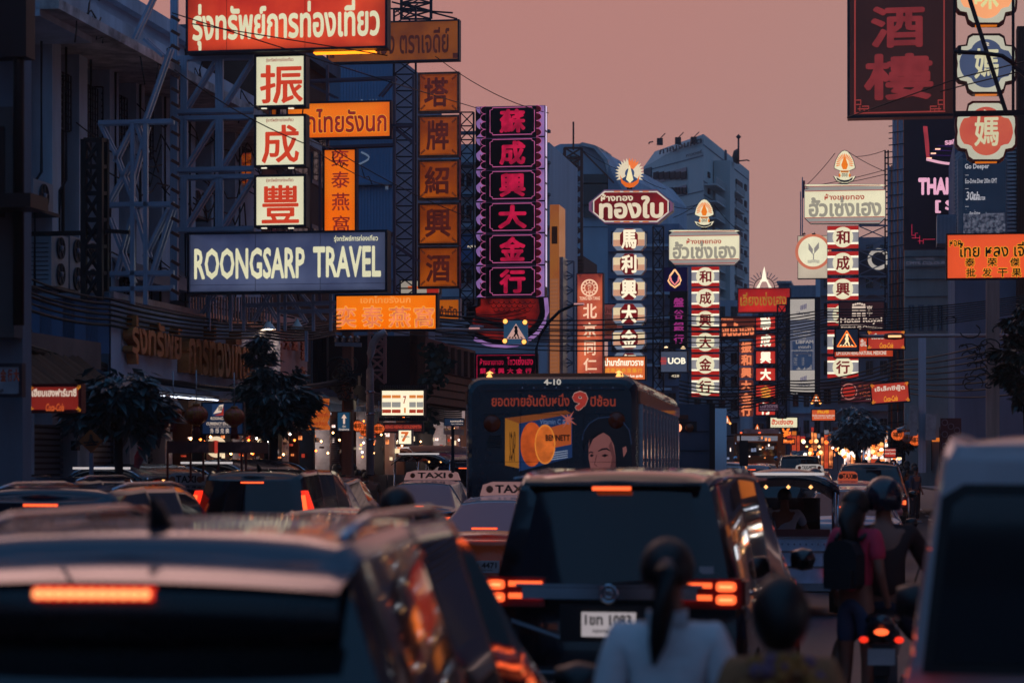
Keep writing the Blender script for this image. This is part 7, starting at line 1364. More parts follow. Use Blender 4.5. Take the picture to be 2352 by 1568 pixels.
t.text('4-10', (1249, 870, 1289, 884), em('bus_white_number', (190, 182, 172), .9), -.012, bold=.04)
ADR = em('ad_red_brown', (134, 50, 34), .75, .2); t.pbox('ad_frame', 1110, 892, 1436, 894, -.02, -.002, mat('ad_trim', (60, 70, 90), .4))
t.text('ยอดขายอันดับหนึ่ง', (1129, 904, 1308, 933), ADR, -.012, bold=.035); t.text('9', (1314, 897, 1351, 943), em('ad_nine_edge', (206, 160, 150), .6), -.012, bold=.09); t.text('9', (1315, 899, 1350, 942), em('ad_nine', (160, 50, 40), .8), -.05, bold=.06); t.text('ปีซ้อน', (1356, 907, 1414, 933), ADR, -.012, bold=.035)
AY = em('ad_amber', (160, 100, 30), .7, .3); t.poly('carton', [(1160, 960), (1192, 972), (1192, 1075), (1160, 1068)], -.02, -.002, AY, px=True); t.poly('carton', [(1160, 960), (1300, 942), (1314, 950), (1192, 972)], -.022, -.003, em('ad_ochre', (128, 66, 26), .7, .3), px=True); t.poly('carton', [(1192, 972), (1314, 950), (1314, 1050), (1192, 1082)], -.018, -.001, em('ad_blue', (22, 44, 84), .8, .2), px=True)
t.text('BENNETT', (1253, 998, 1309, 1012), INK, -.06, bold=.05); t.poly('label_flash', [(1240, 988), (1312, 968), (1312, 1020), (1240, 1034)], -.03, -.023, em('ad_orange_flash', (170, 78, 32), .75), px=True); t.text('Vitamin C & E', (1240, 962, 1308, 974), em('ad_pale_blue', (90, 110, 150), .7), -.03); t.text('SOAP', (1170, 990, 1184, 1060), INK, -.03)
x, z = t.L(1222, 1020); 
for dx, sc_, m_ in ((0, 1, em('ad_orange_slice', (190, 78, 24), .8, .35, scale=8)), (.2, .86, em('ad_orange_slice2', (206, 100, 34), .85, .35, scale=9))):
    t.poly('orange_slice', [(x + dx + .17 * sc_ * math.cos(a) * 1.0, z + .33 * sc_ * math.sin(a)) for a in [k * math.pi / 12 for k in range(24)]], -.035 - dx * .1, -.024 - dx * .1, m_)
t.tube('slice_edge', [(x + .2 + .146 * math.cos(a), -.06, z + .284 * math.sin(a)) for a in [k * math.pi / 12 for k in range(25)]], .01, em('ad_rim', (220, 130, 50), .8), 4)
for k in range(4): a, b = t.L(1255, 1042 + k * 5); t.bar('small_print', (a, -.04, b), (a + .32, -.04, b + .05), .012, em('ad_pale', (150, 160, 180), .7))
x, z = t.L(1306, 963)
for k in range(8): a = k * math.pi / 4 + .2; t.poly('sparkle', [(x + .02 * math.cos(a + 1.57), z + .02 * math.sin(a + 1.57)), (x + (.15 if k % 2 else .09) * math.cos(a), z + (.15 if k % 2 else .09) * math.sin(a)), (x - .02 * math.cos(a + 1.57), z - .02 * math.sin(a + 1.57))], -.05, -.04, em('ad_spark', (170, 90, 80), .8))
SKN = em('ad_skin', (122, 74, 72), .75, .2, scale=1.5); HR = em('ad_hair', (10, 12, 20), .5)
t.poly('model_hair', [(1338, 1030), (1340, 1000), (1350, 978), (1370, 962), (1400, 958), (1428, 968), (1445, 990), (1450, 1030), (1446, 1075), (1412, 1075), (1350, 1010)], -.02, -.002, HR, px=True); t.poly('model_face', [(1352, 1020), (1356, 1004), (1368, 993), (1384, 992), (1400, 1002), (1410, 1022), (1414, 1050), (1414, 1082), (1358, 1082), (1352, 1052)], -.03, -.021, SKN, px=True); t.poly('model_ear', [(1430, 1028), (1438, 1024), (1440, 1036), (1432, 1050)], -.03, -.021, SKN, px=True)
t.tube('hair_rim', [(t.L(u, v)[0], -.03, t.L(u, v)[1]) for u, v in ((1338, 1010), (1342, 990), (1354, 972), (1374, 960), (1402, 957), (1430, 967), (1446, 988), (1451, 1020))], .01, em('ad_rim_blue', (26, 38, 62), .8), 5); t.poly('cheek_shade', [(1404, 1012), (1414, 1050), (1414, 1082), (1400, 1082), (1406, 1050), (1398, 1024)], -.034, -.031, em('ad_skin_dark', (84, 48, 50), .75, .2), px=True); t.tube('nose_line', [(t.L(u, v)[0], -.036, t.L(u, v)[1]) for u, v in ((1371, 1044), (1368, 1056), (1366, 1066), (1372, 1070))], .008, em('ad_skin_dark', (84, 48, 50), .75, .2), 4); t.poly('hair_strand', [(1352, 1030), (1356, 1002), (1370, 990), (1392, 990), (1376, 998), (1362, 1008)], -.036, -.031, HR, px=True)
t.tube('eyebrow', [(t.L(u, v)[0], -.035, t.L(u, v)[1]) for u, v in ((1374, 1036), (1384, 1031), (1394, 1030), (1402, 1035))], .014, HR, 5, taper=[.5, 1, 1, .4]); t.tube('hair_rim', [(t.L(u, v)[0], -.03, t.L(u, v)[1]) for u, v in ((1338, 1010), (1342, 990), (1354, 972), (1374, 960), (1402, 957), (1430, 967), (1446, 988), (1451, 1020))], .01, em('ad_rim_blue', (26, 38, 62), .8), 5); t.poly('cheek_shade', [(1404, 1012), (1414, 1050), (1414, 1082), (1400, 1082), (1406, 1050), (1398, 1024)], -.034, -.031, em('ad_skin_dark', (84, 48, 50), .75, .2), px=True); t.tube('nose_line', [(t.L(u, v)[0], -.036, t.L(u, v)[1]) for u, v in ((1371, 1044), (1368, 1056), (1366, 1066), (1372, 1070))], .008, em('ad_skin_dark', (84, 48, 50), .75, .2), 4); t.poly('hair_strand', [(1352, 1030), (1356, 1002), (1370, 990), (1392, 990), (1376, 998), (1362, 1008)], -.036, -.031, HR, px=True)
t.tube('eyebrow', [(t.L(u, v)[0], -.035, t.L(u, v)[1]) for u, v in ((1353, 1040), (1358, 1037), (1363, 1040))], .01, HR, 5)
for u in (1359, 1389): t.poly('eye', [(u - 8 + (u < 1370) * 3, 1046), (u, 1042), (u + 9 - (u < 1370) * 4, 1045), (u, 1049)], -.036, -.031, INK, px=True)
for u in (1115, 1433):
    x, z = t.L(u, 965 if u > 1300 else 972); x = t.L(1130 if u < 1300 else 1416, 965)[0]; c = t.lathe('marker_lamp', [(0, -.06), (.1, -.05), (.13, -.01), (.13, .0)], (x, 0, z), mat('marker_orange', (130, 52, 24), .2), 16, 'y')
for x in (.32, Wb - .3): c = t.lathe('roof_beacon', [(0, .1), (.05, .07), (.07, 0)], (x, .3, Hb + .0), em('beacon_amber', (255, 170, 90), 2.2, 0), 12)
for k in range(9): x, z = t.L(1200 + k * 26, 891); t.lathe('rivet_glint', [(0, -.02), (.015, 0)], (x, -.01, z), CHROME, 6, 'y')
for y_, r_ in ((2.3, .48), (8.6, .48)):
    for x in (.05, Wb - .05): c = t.lathe('wheel', [(.48, -.14), (.49, 0), (.48, .14), (.3, .15), (.0, .1)], (x, y_, .49), RUBBER, 20, 'x')
t.box('rear_bumper', .05, Wb - .05, -.1, .1, .35, .6, BLACK)
for x in (.15, Wb - .3): t.box('tail_light', x, x + .15, -.06, .02, .7, 1.0, TLD)
# ------------------------------------------------------------------ second bus, truck
t = T('orange_city_bus', 'distant orange city bus showing route number 25 in its board', 'bus', (P(1686, 1060, 118).x, 118, 0), -math.radians(3))
t.poly('body', rr(0, 2.5, .4, 3.38, .2), 0, 10, ORB); t.pbox('route_board', 1693, 1001, 1786, 1012, -.05, -.002, em('board_grey', (120, 120, 132), .8, .1)); t.text('25', (1718 + 22, 1002.5, 1728 + 28, 1010.5), INK, -.06, bold=.04)
t.pbox('windscreen', 1691, 1016, 1784, 1046, -.06, -.002, GLS); t.text('3-41109', (1738 + 20, 1024, 1778, 1032), em('num_pale', (150, 150, 160), .8), -.08, bold=.03); t.pbox('grille', 1694, 1050, 1782, 1056, -.05, -.002, mat('grille_gold', (150, 96, 40), .4, .4)); t.box('roof_unit', .5, 2.2, .4, 3, 3.381, 3.6, CASEL); [t.box('beacon', .3 + k * .9, .4 + k * .9, .1, .2, 3.381, 3.45, TLR) for k in (0, 1)]
for u in (1690, 1782): x, z = t.L(u, 1052); t.lathe('headlight', [(0, -.05), (.1, -.04), (.12, 0)], (x, -.01, z), CHROME, 12, 'y')
for x in (.0, 2.5): t.lathe('wheel', [(0, -.12), (.46, -.12), (.46, .12), (0, .12)], (x, 1.8, .47), RUBBER, 16, 'x')
for k in range(8): t.box('side_window', 2.501, 2.53, .5 + k * 1.15, 1.5 + k * 1.15, 1.5, 2.8, GLS)
t = T('box_truck', 'grey box truck with chrome exhaust panel and amber lamps beyond the bus', 'truck', (2.75, 57, 0), -math.radians(5)); BX = mat('truck_box', (70, 84, 104), .5, .2, .3, 1)
t.box('cargo_box', 0, 2.0, 0, 6, 1.0, 3.35, BX); t.box('chassis', .1, 1.9, -.1, 8, .55, .99, BLACK); t.box('cab', .1, 2.2, 6.1, 8, .6, 2.7, mat('truck_cab', (150, 150, 160), .4)); t.box('chrome_panel', 2.03, 2.3, -.1, .25, .9, 3.25, CHROME); t.box('dark_frame', 1.9, 2.029, -.12, .3, .9, 3.35, BLACK)
for z in (.9, 1.35, 1.8, 2.25, 2.7): t.box('door_seam', .02, 1.88, -.02, -.001, z, z + .02, STEELD)
t.tube('mirror_arm', [(2.3, 0, 2.6), (2.62, -.1, 2.62), (2.66, -.1, 1.6), (2.35, 0, 1.5)], .02, BLACK, 6); t.box('mirror', 2.6, 2.8, -.14, -.08, 1.9, 2.5, BLACK)
for k, m_ in enumerate((em('truck_lamp', (255, 150, 110), 2.2, 0), mat('truck_lamp_off', (120, 60, 30), .3))): t.lathe('round_lamp', [(0, -.06), (.09, -.05), (.11, 0)], (1.15 + k * .28, -.01, 2.8), m_, 16, 'y')
t.box('lamp_box', 1.05, 1.6, -.03, -.002, 2.72, 2.95, BLACK); t.box('lamp_hood', 1.15, 1.4, -.1, -.002, 3.0, 3.1, RUST)
for yy in (1.2, 7): [t.lathe('wheel', [(0, -.12), (.45, -.12), (.45, .12), (0, .12)], (x, yy, .46), RUBBER, 16, 'x') for x in (.2, 1.9)]
# ------------------------------------------------------------------ tuk tuks
def tuktuk(label, x, y, th, roofm=None, H=1.85, chrome=True, group='three wheeled tuk tuks'):
    t = T('tuk_tuk', label, 'tuk tuk', (x, y, 0), math.radians(th), group); rm = roofm or mat('tuk_roof', (16, 22, 34), .25, 0, .3, 2, coat=.4); hw = .68; Lk = 2.7
    V = []; Fc = []; 
    for i in range(13):
        yy = -.15 + (Lk - .1) * i / 12; dr = .22 * max(0, (i - 8) / 4) ** 2 + .1 * max(0, (2 - i) / 2) ** 2
        for j in range(11): f = -1 + j / 5; V.append((f * hw * 1.03, yy, H - .16 * abs(f) ** 3 - dr + .05 * (1 - f * f)))
    for i in range(12):
        for j in range(10): a = i * 11 + j; Fc.append((a, a + 1, a + 12, a + 11))
    nn = len(V); V += [(a, b, c - .035) for a, b, c in V]; Fc += [tuple(nn + q for q in f[::-1]) for f in Fc[:]]
    for i in range(12): a = i * 11; Fc += [(a, a + 11, a + 11 + nn, a + nn), (a + 10, a + 10 + nn, a + 21 + nn, a + 21)]
    for j in range(10): Fc += [(j, j + nn, j + 1 + nn, j + 1), (132 + j, 133 + j, 133 + j + nn, 132 + j + nn)]
    t.mesh('canopy', V, Fc, rm, smooth=True)
    for i in range(4): t.tube('canopy_hoop', [(f * hw, -.1 + i * .75, H - .19 * abs(f) ** 3 - .0) for f in [q / 4 - 1 for q in range(9)]], .014, CHROME, 5)
    for s_ in (-1, 1):
        for yy in (-.05, 1.3, 2.3): t.tube('post', [(s_ * hw, yy, .75), (s_ * hw, yy + (.1 if yy < 2 else -.15), H - .16)], .02, CHROME, 6)
        t.box('side_panel', s_ * hw - .02, s_ * hw + .02, -.05, 1.2, .42, .82, mat('tuk_body', (60, 76, 110), .3, .2, .3, 3)); t.tube('side_rail', [(s_ * hw, -.05, 1.05), (s_ * hw, 1.3, 1.0)], .015, CHROME, 5)
        c = t.lathe('wheel', [(.26, -.08), (.28, 0), (.26, .08), (.15, .08), (0, .05)], (s_ * (hw - .02), .35, .285), RUBBER, 20, 'x')
        t.poly('mudguard', [(s_ * (hw - .1), .6), (s_ * (hw + .1), .6), (s_ * (hw + .1), .38), (s_ * (hw - .1), .5)][::s_], -.05, -.0, CHROME)
        c = t.box('tail_light', s_ * .5, s_ * .64, -.13, -.06, .5, .62, TLD)
        for q in range(4): t.box('led', s_ * (.5 + q * .035), s_ * (.525 + q * .035), -.14, -.131, .51, .56, TLR, c)
        for q in range(4): t.bar('side_marker', (s_ * (hw + .06), -.08, .78 + q * .1), (s_ * (hw + .12), -.08, .83 + q * .1), .02, TLR)
    t.box('rear_panel', -hw, hw, -.08, -.03, .42, 1.02, mat('tuk_back', (170, 186, 210), .3, .5, .3, 3)); t.box('rear_bumper', -hw, hw, -.2, -.1, .33, .43, CHROME)
    for z in (.62, .82, 1.0): t.box('chrome_trim', -hw * .95, hw * .95, -.1, -.081, z, z + .03, CHROME)
    for k in range(14): t.lathe('trim_stud', [(0, -.02), (.015, 0)], (-.5 + k * .077, -.1, .93), CHROME, 6, 'y')
    t.box('seat', -.58, .58, .15, .6, .55, .72, mat('tuk_seat', (90, 26, 24), .6)); t.box('seat_back', -.58, .58, .0, .14, .7, 1.12, mat('tuk_seat', (90, 26, 24), .6)); t.box('driver_seat', -.25, .25, 1.45, 1.75, .5, .7, BLACK); t.box('floor', -.6, .6, 0, 2.3, .3, .36, BLACK)
    t.poly('front_cowl', [(-.5, .4), (.5, .4), (.42, 1.05), (-.42, 1.05)], 2.25, 2.4, mat('tuk_body', (60, 76, 110), .3, .2, .3, 3)); t.tube('handlebar', [(-.35, 1.95, 1.05), (0, 2.1, .98), (.35, 1.95, 1.05)], .018, BLACK, 6); t.lathe('front_wheel', [(0, -.06), (.26, -.06), (.28, 0), (.26, .06), (0, .06)], (0, 2.5, .285), RUBBER, 18, 'x')
    t.box('roof_light_strip', -.5, .5, -.17, -.14, H - .035, H + .0, em('tuk_strip', (200, 190, 190), .9)); t.box('windscreen_frame', -.5, .5, 2.2, 2.22, 1.05, 1.5, GLS); [t.lathe('cabin_lamp', [(0, -.03), (.03, 0), (0, .03)], (-.25 + q * .3, 1.1, H - .2), em('cabin_lamp', (255, 180, 110), 2, 0), 8) for q in range(3)]
    return t
tuktuk('chrome trimmed tuk tuk with white driver, beside the black minivan', 3.56, 31.5, -6, H=1.86)
tuktuk('tuk tuk with glossy dark canopy, broadside before the shutters', -6.2, 37, -22, H=1.92)
tuktuk('tuk tuk with dark canopy beyond the broadside one and the dark minivan', -5.1, 41, -24, H=2.0)
tuktuk('tuk tuk behind the pale blue taxi near the store', -2.1, 56, -20, H=2.2)
t = tuktuk('tuk tuk with tan canopy parked by the bright shops', -3.0, 66, -50, mat('tan_canopy', (120, 70, 60), .5), H=2.4)
# ------------------------------------------------------------------ PEOPLE
def skin_geo(verts, edges, radii, sub=2):
    me = bpy.data.meshes.new('s'); me.from_pydata(verts, edges, []); o = bpy.data.objects.new('s', me); COL.objects.link(o)
    m = o.modifiers.new('k', 'SKIN'); m.branch_smoothing = .4
    for i, v in enumerate(me.skin_vertices[0].data): v.radius = radii[i] if isinstance(radii[i], tuple) else (radii[i], radii[i]); v.use_root = (i == 0)
    s = o.modifiers.new('u', 'SUBSURF'); s.levels = sub; s.render_levels = sub
    dg = bpy.context.evaluated_depsgraph_get(); ev = o.evaluated_get(dg); m2 = ev.to_mesh(); V = [v.co.copy() for v in m2.vertices]; Fc = [tuple(p.vertices) for p in m2.polygons]; ev.to_mesh_clear(); bpy.data.objects.remove(o); bpy.data.meshes.remove(me); return V, Fc
POSES = {
 'stand': dict(pel=(0, 0, .94), sp=(0, 0, 1.14), ch=(0, .01, 1.34), nk=(0, 0, 1.49), hd=(0, .02, 1.62), sh=(.175, 0, 1.42), el=(.235, -.03, 1.14), wr=(.23, .08, .93), hip=(.09, 0, .9), kn=(.1, .02, .5), an=(.1, -.02, .09), toe=(.11, .15, .03)),
 'ride': dict(pel=(0, 0, .82), sp=(0, .03, 1.02), ch=(0, .08, 1.22), nk=(0, .12, 1.37), hd=(0, .15, 1.5), sh=(.18, .1, 1.30), el=(.29, .22, 1.07), wr=(.3, .48, 1.02), hip=(.1, .03, .8), kn=(.22, .42, .68), an=(.2, .3, .28), toe=(.2, .46, .24)),
 'ride_foot': dict(pel=(0, 0, .82), sp=(0, .03, 1.02), ch=(0, .08, 1.22), nk=(0, .12, 1.37), hd=(0, .15, 1.5), sh=(.18, .1, 1.30), el=(.29, .22, 1.07), wr=(.3, .48, 1.02), hip=(.1, .03, .8), kn=(.30, .2, .48), an=(.36, .0, .09), toe=(.38, .17, .03))}
PCACHE = {}
def person_geo(pose, fem, fingers=True):
    k = (pose, fem, fingers)
    if k in PCACHE: return PCACHE[k]
    p = POSES[pose]; w = .93 if fem else 1.0; m = lambda q, s_: (q[0] * s_ * w, q[1], q[2])
    V = [p['pel'], p['sp'], p['ch'], p['nk'], (p['hd'][0], p['hd'][1] - .005, p['hd'][2] - .055), p['hd'], (p['hd'][0], p['hd'][1] - .015, p['hd'][2] + .06)]
    R = [(.14 * w, .11), (.12 * w, .09), (.15 * w, .1), .052, (.066, .078), (.078, .092), (.058, .07)]; E = [(0, 1), (1, 2), (2, 3), (3, 4), (4, 5), (5, 6)]
    def add(pt, r, a): V.append(pt); R.append(r); E.append((a, len(V) - 1)); return len(V) - 1
    add((p['hd'][0], p['hd'][1] + .105, p['hd'][2] - .03), .014, 4)
    for s_ in (-1, 1):
        add((s_ * .088, p['hd'][1] - .01, p['hd'][2] - .025), (.012, .024), 5)
        a = add(m(p['sh'], s_), .055, 2); a = add(m(p['el'], s_), .038, a); a = add(m(p['wr'], s_), .026, a)
        wr = Vector(m(p['wr'], s_)); d = (wr - Vector(m(p['el'], s_))).normalized(); pm_ = wr + d * .07; a = add(tuple(pm_), (.034, .018), a)
        if fingers:
            sd = Vector((0, 1, 0)) - d * d.y; sd.normalize()
            for q in range(4): b = add(tuple(pm_ + sd * (.026 - q * .018) + d * .035), .0085, a); add(tuple(pm_ + sd * (.026 - q * .018) + d * (.07 - abs(q - 1.3) * .007) + Vector((-s_ * .012, 0, 0))), .007, b)
            b = add(tuple(wr + d * .035 + sd * .03), .01, a); add(tuple(wr + d * .07 + sd * .05), .0085, b)
        h = add(m(p['hip'], s_), .085, 0); kk = add(m(p['kn'], s_), .056, h); an = add(m(p['an'], s_), .036, kk); add(m(p['toe'], s_), .03, an)
    body = skin_geo(V, E, R, 2)
    tv = [p['pel'], p['sp'], p['ch'], (p['nk'][0], p['nk'][1], p['nk'][2] - .03)]; tr = [(.165 * w, .13), (.15 * w, .115), (.175 * w, .12), .062]; te = [(0, 1), (1, 2), (2, 3)]
    for s_ in (-1, 1):
        el = Vector(m(p['el'], s_)); wr = Vector(m(p['wr'], s_)); tv += [m(p['sh'], s_), tuple(el), tuple(el.lerp(wr, .8))]; k0 = len(tv); te += [(2, k0 - 3), (k0 - 3, k0 - 2), (k0 - 2, k0 - 1)]; tr += [.078, .058, .048]
    longs = skin_geo(tv, te, tr, 2)
    tv2 = tv[:4]; tr2 = tr[:4]; te2 = te[:3]
    for s_ in (-1, 1):
        sh = Vector(m(p['sh'], s_)); el = Vector(m(p['el'], s_)); tv2 += [tuple(sh), tuple(sh.lerp(el, .75))]; k0 = len(tv2); te2 += [(2, k0 - 2), (k0 - 2, k0 - 1)]; tr2 += [.078, .06]
    shorts_ = skin_geo(tv2, te2, tr2, 2)
    def legs(frac):
        v = [(p['pel'][0], p['pel'][1], p['pel'][2] + .06), p['pel']]; r = [(.15 * w, .12), (.165 * w, .14)]; e = [(0, 1)]
        for s_ in (-1, 1):
            h = Vector(m(p['hip'], s_)); kn = Vector(m(p['kn'], s_)); an = Vector(m(p['an'], s_)); v += [tuple(h), tuple(h.lerp(kn, .98 if frac > .5 else frac * 2))]; k0 = len(v); e += [(1, k0 - 2), (k0 - 2, k0 - 1)]; r += [.1, .072]
            if frac > .5: v.append(tuple(kn.lerp(an, .95))); e.append((k0 - 1, k0)); r.append(.055)
        return skin_geo(v, e, r, 2)
    PCACHE[k] = dict(body=body, long=longs, short=shorts_, trousers=legs(1), shorts=legs(.4)); return PCACHE[k]
def ellipsoid(c, r, seg=18, rings=12, zmin=-1, dent=None):
    V = []; Fc = []
    for i in range(rings + 1):
        a = math.pi / 2 - (math.pi / 2 - math.asin(zmin)) * i / rings
        for k in range(seg): b = 2 * math.pi * k / seg; V.append((c[0] + r[0] * math.cos(a) * math.cos(b), c[1] + r[1] * math.cos(a) * math.sin(b), c[2] + r[2] * math.sin(a)))
    for i in range(rings):
        for k in range(seg): a0 = i * seg + k; a1 = i * seg + (k + 1) % seg; Fc.append((a0, a1, a1 + seg, a0 + seg))
    return V, Fc
SKIN = [mat('skin_tan', (140, 92, 74), .5, 0, .12, 8), mat('skin_brown', (104, 66, 52), .5, 0, .12, 8)]; HAIR = mat('hair_black', (12, 10, 12), .45, 0, .4, 30)
def person(label, x, y, th, h=1.7, pose='stand', shirt=(60, 60, 70), pants=(30, 34, 44), sleeves='short', legs='trousers', hair='short', fem=False, skin=0, group=None, z=0, extra=None, fingers=False):
    t = T('person', label, 'person', (x, y, z), math.radians(th), group); g = person_geo(pose, fem, fingers); s_ = h / 1.75; p = POSES[pose]; t.root.scale = (s_, s_, s_)
    def M(nm, geo, m, smooth=True):
        k = ('pm', nm, pose, fem, fingers, m.name)
        if k not in CACHE: CACHE[k] = new_mesh(geo[0], geo[1], m, smooth)
        return t.add(nm, CACHE[k])
    M('body', g['body'], SKIN[skin]); M('shirt', g[sleeves], mat('cloth_%d_%d_%d' % shirt, shirt, .85, 0, .2, 5, .2)); M(legs, g[legs], mat('cloth_%d_%d_%d' % pants, pants, .85, 0, .2, 5, .2))
    hx, hy, hz = p['hd']
    if hair in ('short', 'pony', 'long', 'bun'):
        V, Fc = ellipsoid((hx, hy - .022, hz + .022), (.096, .112, .112), 18, 10, -.35); 
        if hair == 'long': V, Fc = ellipsoid((hx, hy - .03, hz + .02), (.103, .118, .115), 20, 10, -.5); b = len(V); V2, F2_ = tube_geo([(hx, hy - .07, hz + .02), (hx, hy - .11, hz - .12), (hx, hy - .12, hz - .27), (hx, hy - .11, hz - .36)], .085, 12, [1, 1.1, 1.05, .7]); V += V2; Fc += [tuple(b + q for q in f) for f in F2_]
        if hair == 'bun': V, Fc = ellipsoid((hx, hy - .02, hz - .01), (.104, .12, .14), 20, 12, -.9)
        M('hair_' + hair, (V, Fc), HAIR)
        if hair == 'pony':
            t.tube('ponytail', [(0, hy - .11, hz + .05), (0, hy - .17, hz + .02), (-.01, hy - .17, hz - .1), (-.03, hy - .15, hz - .22), (-.045, hy - .14, hz - .3)], .042, HAIR, 10, taper=[.6, 1, 1.05, .8, .2]); t.lathe('hair_tie', [(.02, -.008), (.03, 0), (.02, .008)], (0, hy - .145, hz + .035), CHROME, 12, 'y')
    if hair == 'helmet': M('helmet', ellipsoid((hx, hy, hz + .02), (.135, .15, .15), 20, 12, -.55), mat('helmet_navy', (20, 28, 44), .15, coat=.5)); t.box('helmet_visor', -.1, .1, hy + .13, hy + .16, hz - .02, hz + .05, GLS)
    for sg in (-1, 1):
        a = Vector((p['an'][0] * sg * (.93 if fem else 1), p['an'][1], p['an'][2])); b = Vector((p['toe'][0] * sg * (.93 if fem else 1), p['toe'][1], p['toe'][2])); t.tube('shoe', [a + Vector((0, -.04, -.04)), a + Vector((0, .04, -.035)), b + Vector((0, .02, .0))], .042, mat('shoe_pale', (150, 150, 155), .6) if skin == 0 else BLACK, 8, taper=[.9, 1, .8])
    return t
mat('cloth_228_222_224', (228, 222, 224), .85, 0, .1, .7, 1.0); mat('cloth_170_110_70', (170, 110, 70), .85, 0, .3, 5, .3)
t = person('woman seen from behind in loose white blouse with low black ponytail', (1535 - CU) / FX * 8.3, 8.35, -5, 1.735, 'stand', (228, 222, 224), (40, 44, 60), 'long', hair='pony', fem=True, fingers=True)
t.box('collar', -.07, .07, -.07, .06, 1.455, 1.50, mat('cloth_228_222_224', (228, 222, 224)))
t = person('person with black hair in a flowered gold blouse, lowest in the view', (1797 - CU) / FX * 7.9, 7.95, -4, 1.63, 'stand', (170, 110, 70), (40, 44, 60), 'short', hair='bun', fem=True, fingers=True); t.lathe('collar', [(.075, 1.47), (.105, 1.44), (.15, 1.41)], (0, 0, 0), mat('cloth_170_110_70', (170, 110, 70)), 18)
FLW = mat('flower_gold', (170, 110, 50), .8, 0, .3, 20); rnd = random.Random(2)
for k in range(60): a = rnd.uniform(3.3, 6.1); zz = rnd.uniform(1.12, 1.46); kf_ = 1 if zz < 1.36 else max(.45, 1 - (zz - 1.36) * 5); t.lathe('printed_flower', [(0, -.012), (.018, -.01), (.028, 0)], (.172 * kf_ * math.cos(a), .125 * math.sin(a) - .012, zz), FLW if k % 3 else mat('flower_mauve', (130, 90, 110), .8), 6, 'y')
person('tall dark haired man seen from behind between the pale suv and black minivan', (911 - CU) / FX * 13.3, 13.4, -8, 1.86, 'stand', (30, 30, 36), hair='short', skin=1)
person('shorter dark haired person just behind the tall man', (980 - CU) / FX * 16.5, 16.6, -8, 1.70, 'stand', (40, 34, 34), hair='short', skin=1)
person('person partly hidden on the outer side of the tall man', (848 - CU) / FX * 15.5, 15.6, -8, 1.72, 'stand', (36, 34, 44), hair='short', skin=1)
t = person('woman in pink top with long black hair and dark backpack by the white sedan', (1966 - CU) / FX * 18.4, 18.4, -38, 1.79, 'stand', (225, 60, 90), (60, 76, 104), 'short', 'shorts', 'long', True, group=None)
BP_ = [(-.14 + .28 * a, 1.02 + .36 * b) for a, b in ((.1, 0), (.9, 0), (1, .1), (1, .7), (.85, .93), (.6, 1), (.4, 1), (.15, .93), (0, .7), (0, .1))]; t.poly('backpack', BP_, -.24, -.11, mat('bag_black', (18, 20, 28), .7)); t.poly('bag_pocket', [(-.11, 1.02), (.11, 1.02), (.12, 1.16), (-.12, 1.16)], -.28, -.241, mat('bag_black', (18, 20, 28), .7)); [t.tube('strap', [(s_ * .1, -.12, 1.38), (s_ * .13, .02, 1.46), (s_ * .13, .13, 1.3)], .018, BLACK, 6) for s_ in (-1, 1)]
def motorbike(label, x, y, th, col=(30, 34, 46)):
    t = T('motorbike', label, 'motorbike', (x, y, 0), math.radians(th), 'motorbikes among the cars'); bm = mat('bike_%d' % sum(col), col, .2, 0, .2, coat=.5)
    for yy in (-.55, .72):
        t.lathe('wheel', [(.29, -.05), (.3, 0), (.29, .05), (.24, .05), (.235, 0), (.24, -.05), (.29, -.05)], (0, yy, .3), RUBBER, 24, 'x')
        for k in range(6): a = k * math.pi / 3; t.bar('spoke', (0, yy, .3), (0, yy + .24 * math.cos(a), .3 + .24 * math.sin(a)), .012, CHROME)
        t.lathe('hub', [(0, -.06), (.05, -.05), (.05, .05), (0, .06)], (0, yy, .3), CHROME, 10, 'x')
    V, Fc = tube_geo([(0, -.75, .82), (0, -.5, .74), (0, -.1, .6), (0, .2, .55), (0, .45, .75), (0, .55, .98)], .13, 10, [.35, 1, 1.15, .9, .8, .6]); t.mesh('fairing', V, Fc, bm, smooth=True)
    V, Fc = ellipsoid((0, -.22, .8), (.15, .45, .08), 16, 8); t.mesh('seat', V, Fc, BLACK, smooth=True); t.tube('fork', [(.07, .72, .3), (.05, .52, .98)], .022, CHROME, 6); t.tube('fork', [(-.07, .72, .3), (-.05, .52, .98)], .022, CHROME, 6)
    t.tube('handlebar', [(-.34, .4, 1.04), (-.12, .5, 1.02), (.12, .5, 1.02), (.34, .4, 1.04)], .016, BLACK, 6); t.tube('exhaust', [(.15, -.1, .3), (.18, -.5, .34), (.18, -.8, .4)], .045, CHROME, 8, taper=[.6, 1, 1])
    for s_ in (-1, 1): t.tube('mirror_stem', [(s_ * .25, .44, 1.04), (s_ * .3, .46, 1.2)], .007, BLACK, 5); V, Fc = ellipsoid((s_ * .32, .46, 1.24), (.06, .02, .04), 12, 8); t.mesh('mirror', V, Fc, CHROME, smooth=True)
    V, Fc = ellipsoid((0, -.8, .74), (.055, .03, .026), 12, 8); t.mesh('tail_light', V, Fc, TLR, smooth=True)
    for s_ in (-1, 1): V, Fc = ellipsoid((s_ * .13, -.76, .68), (.035, .025, .025), 10, 6); t.mesh('indicator', V, Fc, TLD, smooth=True)
    t.box('number_plate', -.1, .1, -.86, -.85, .5, .62, PLATE); t.poly('rear_fender', [(-.07, .66), (.07, .66), (.06, .42), (-.06, .42)], -.845, -.8, BLACK); t.box('engine', -.12, .12, -.05, .3, .28, .5, mat('engine_alu', (120, 120, 125), .35, .8)); return t
xb = (2035 - CU) / FX * 18.5
motorbike('motorbike with glowing tail light under the rider in the brown shirt', xb, 18.7, -9)
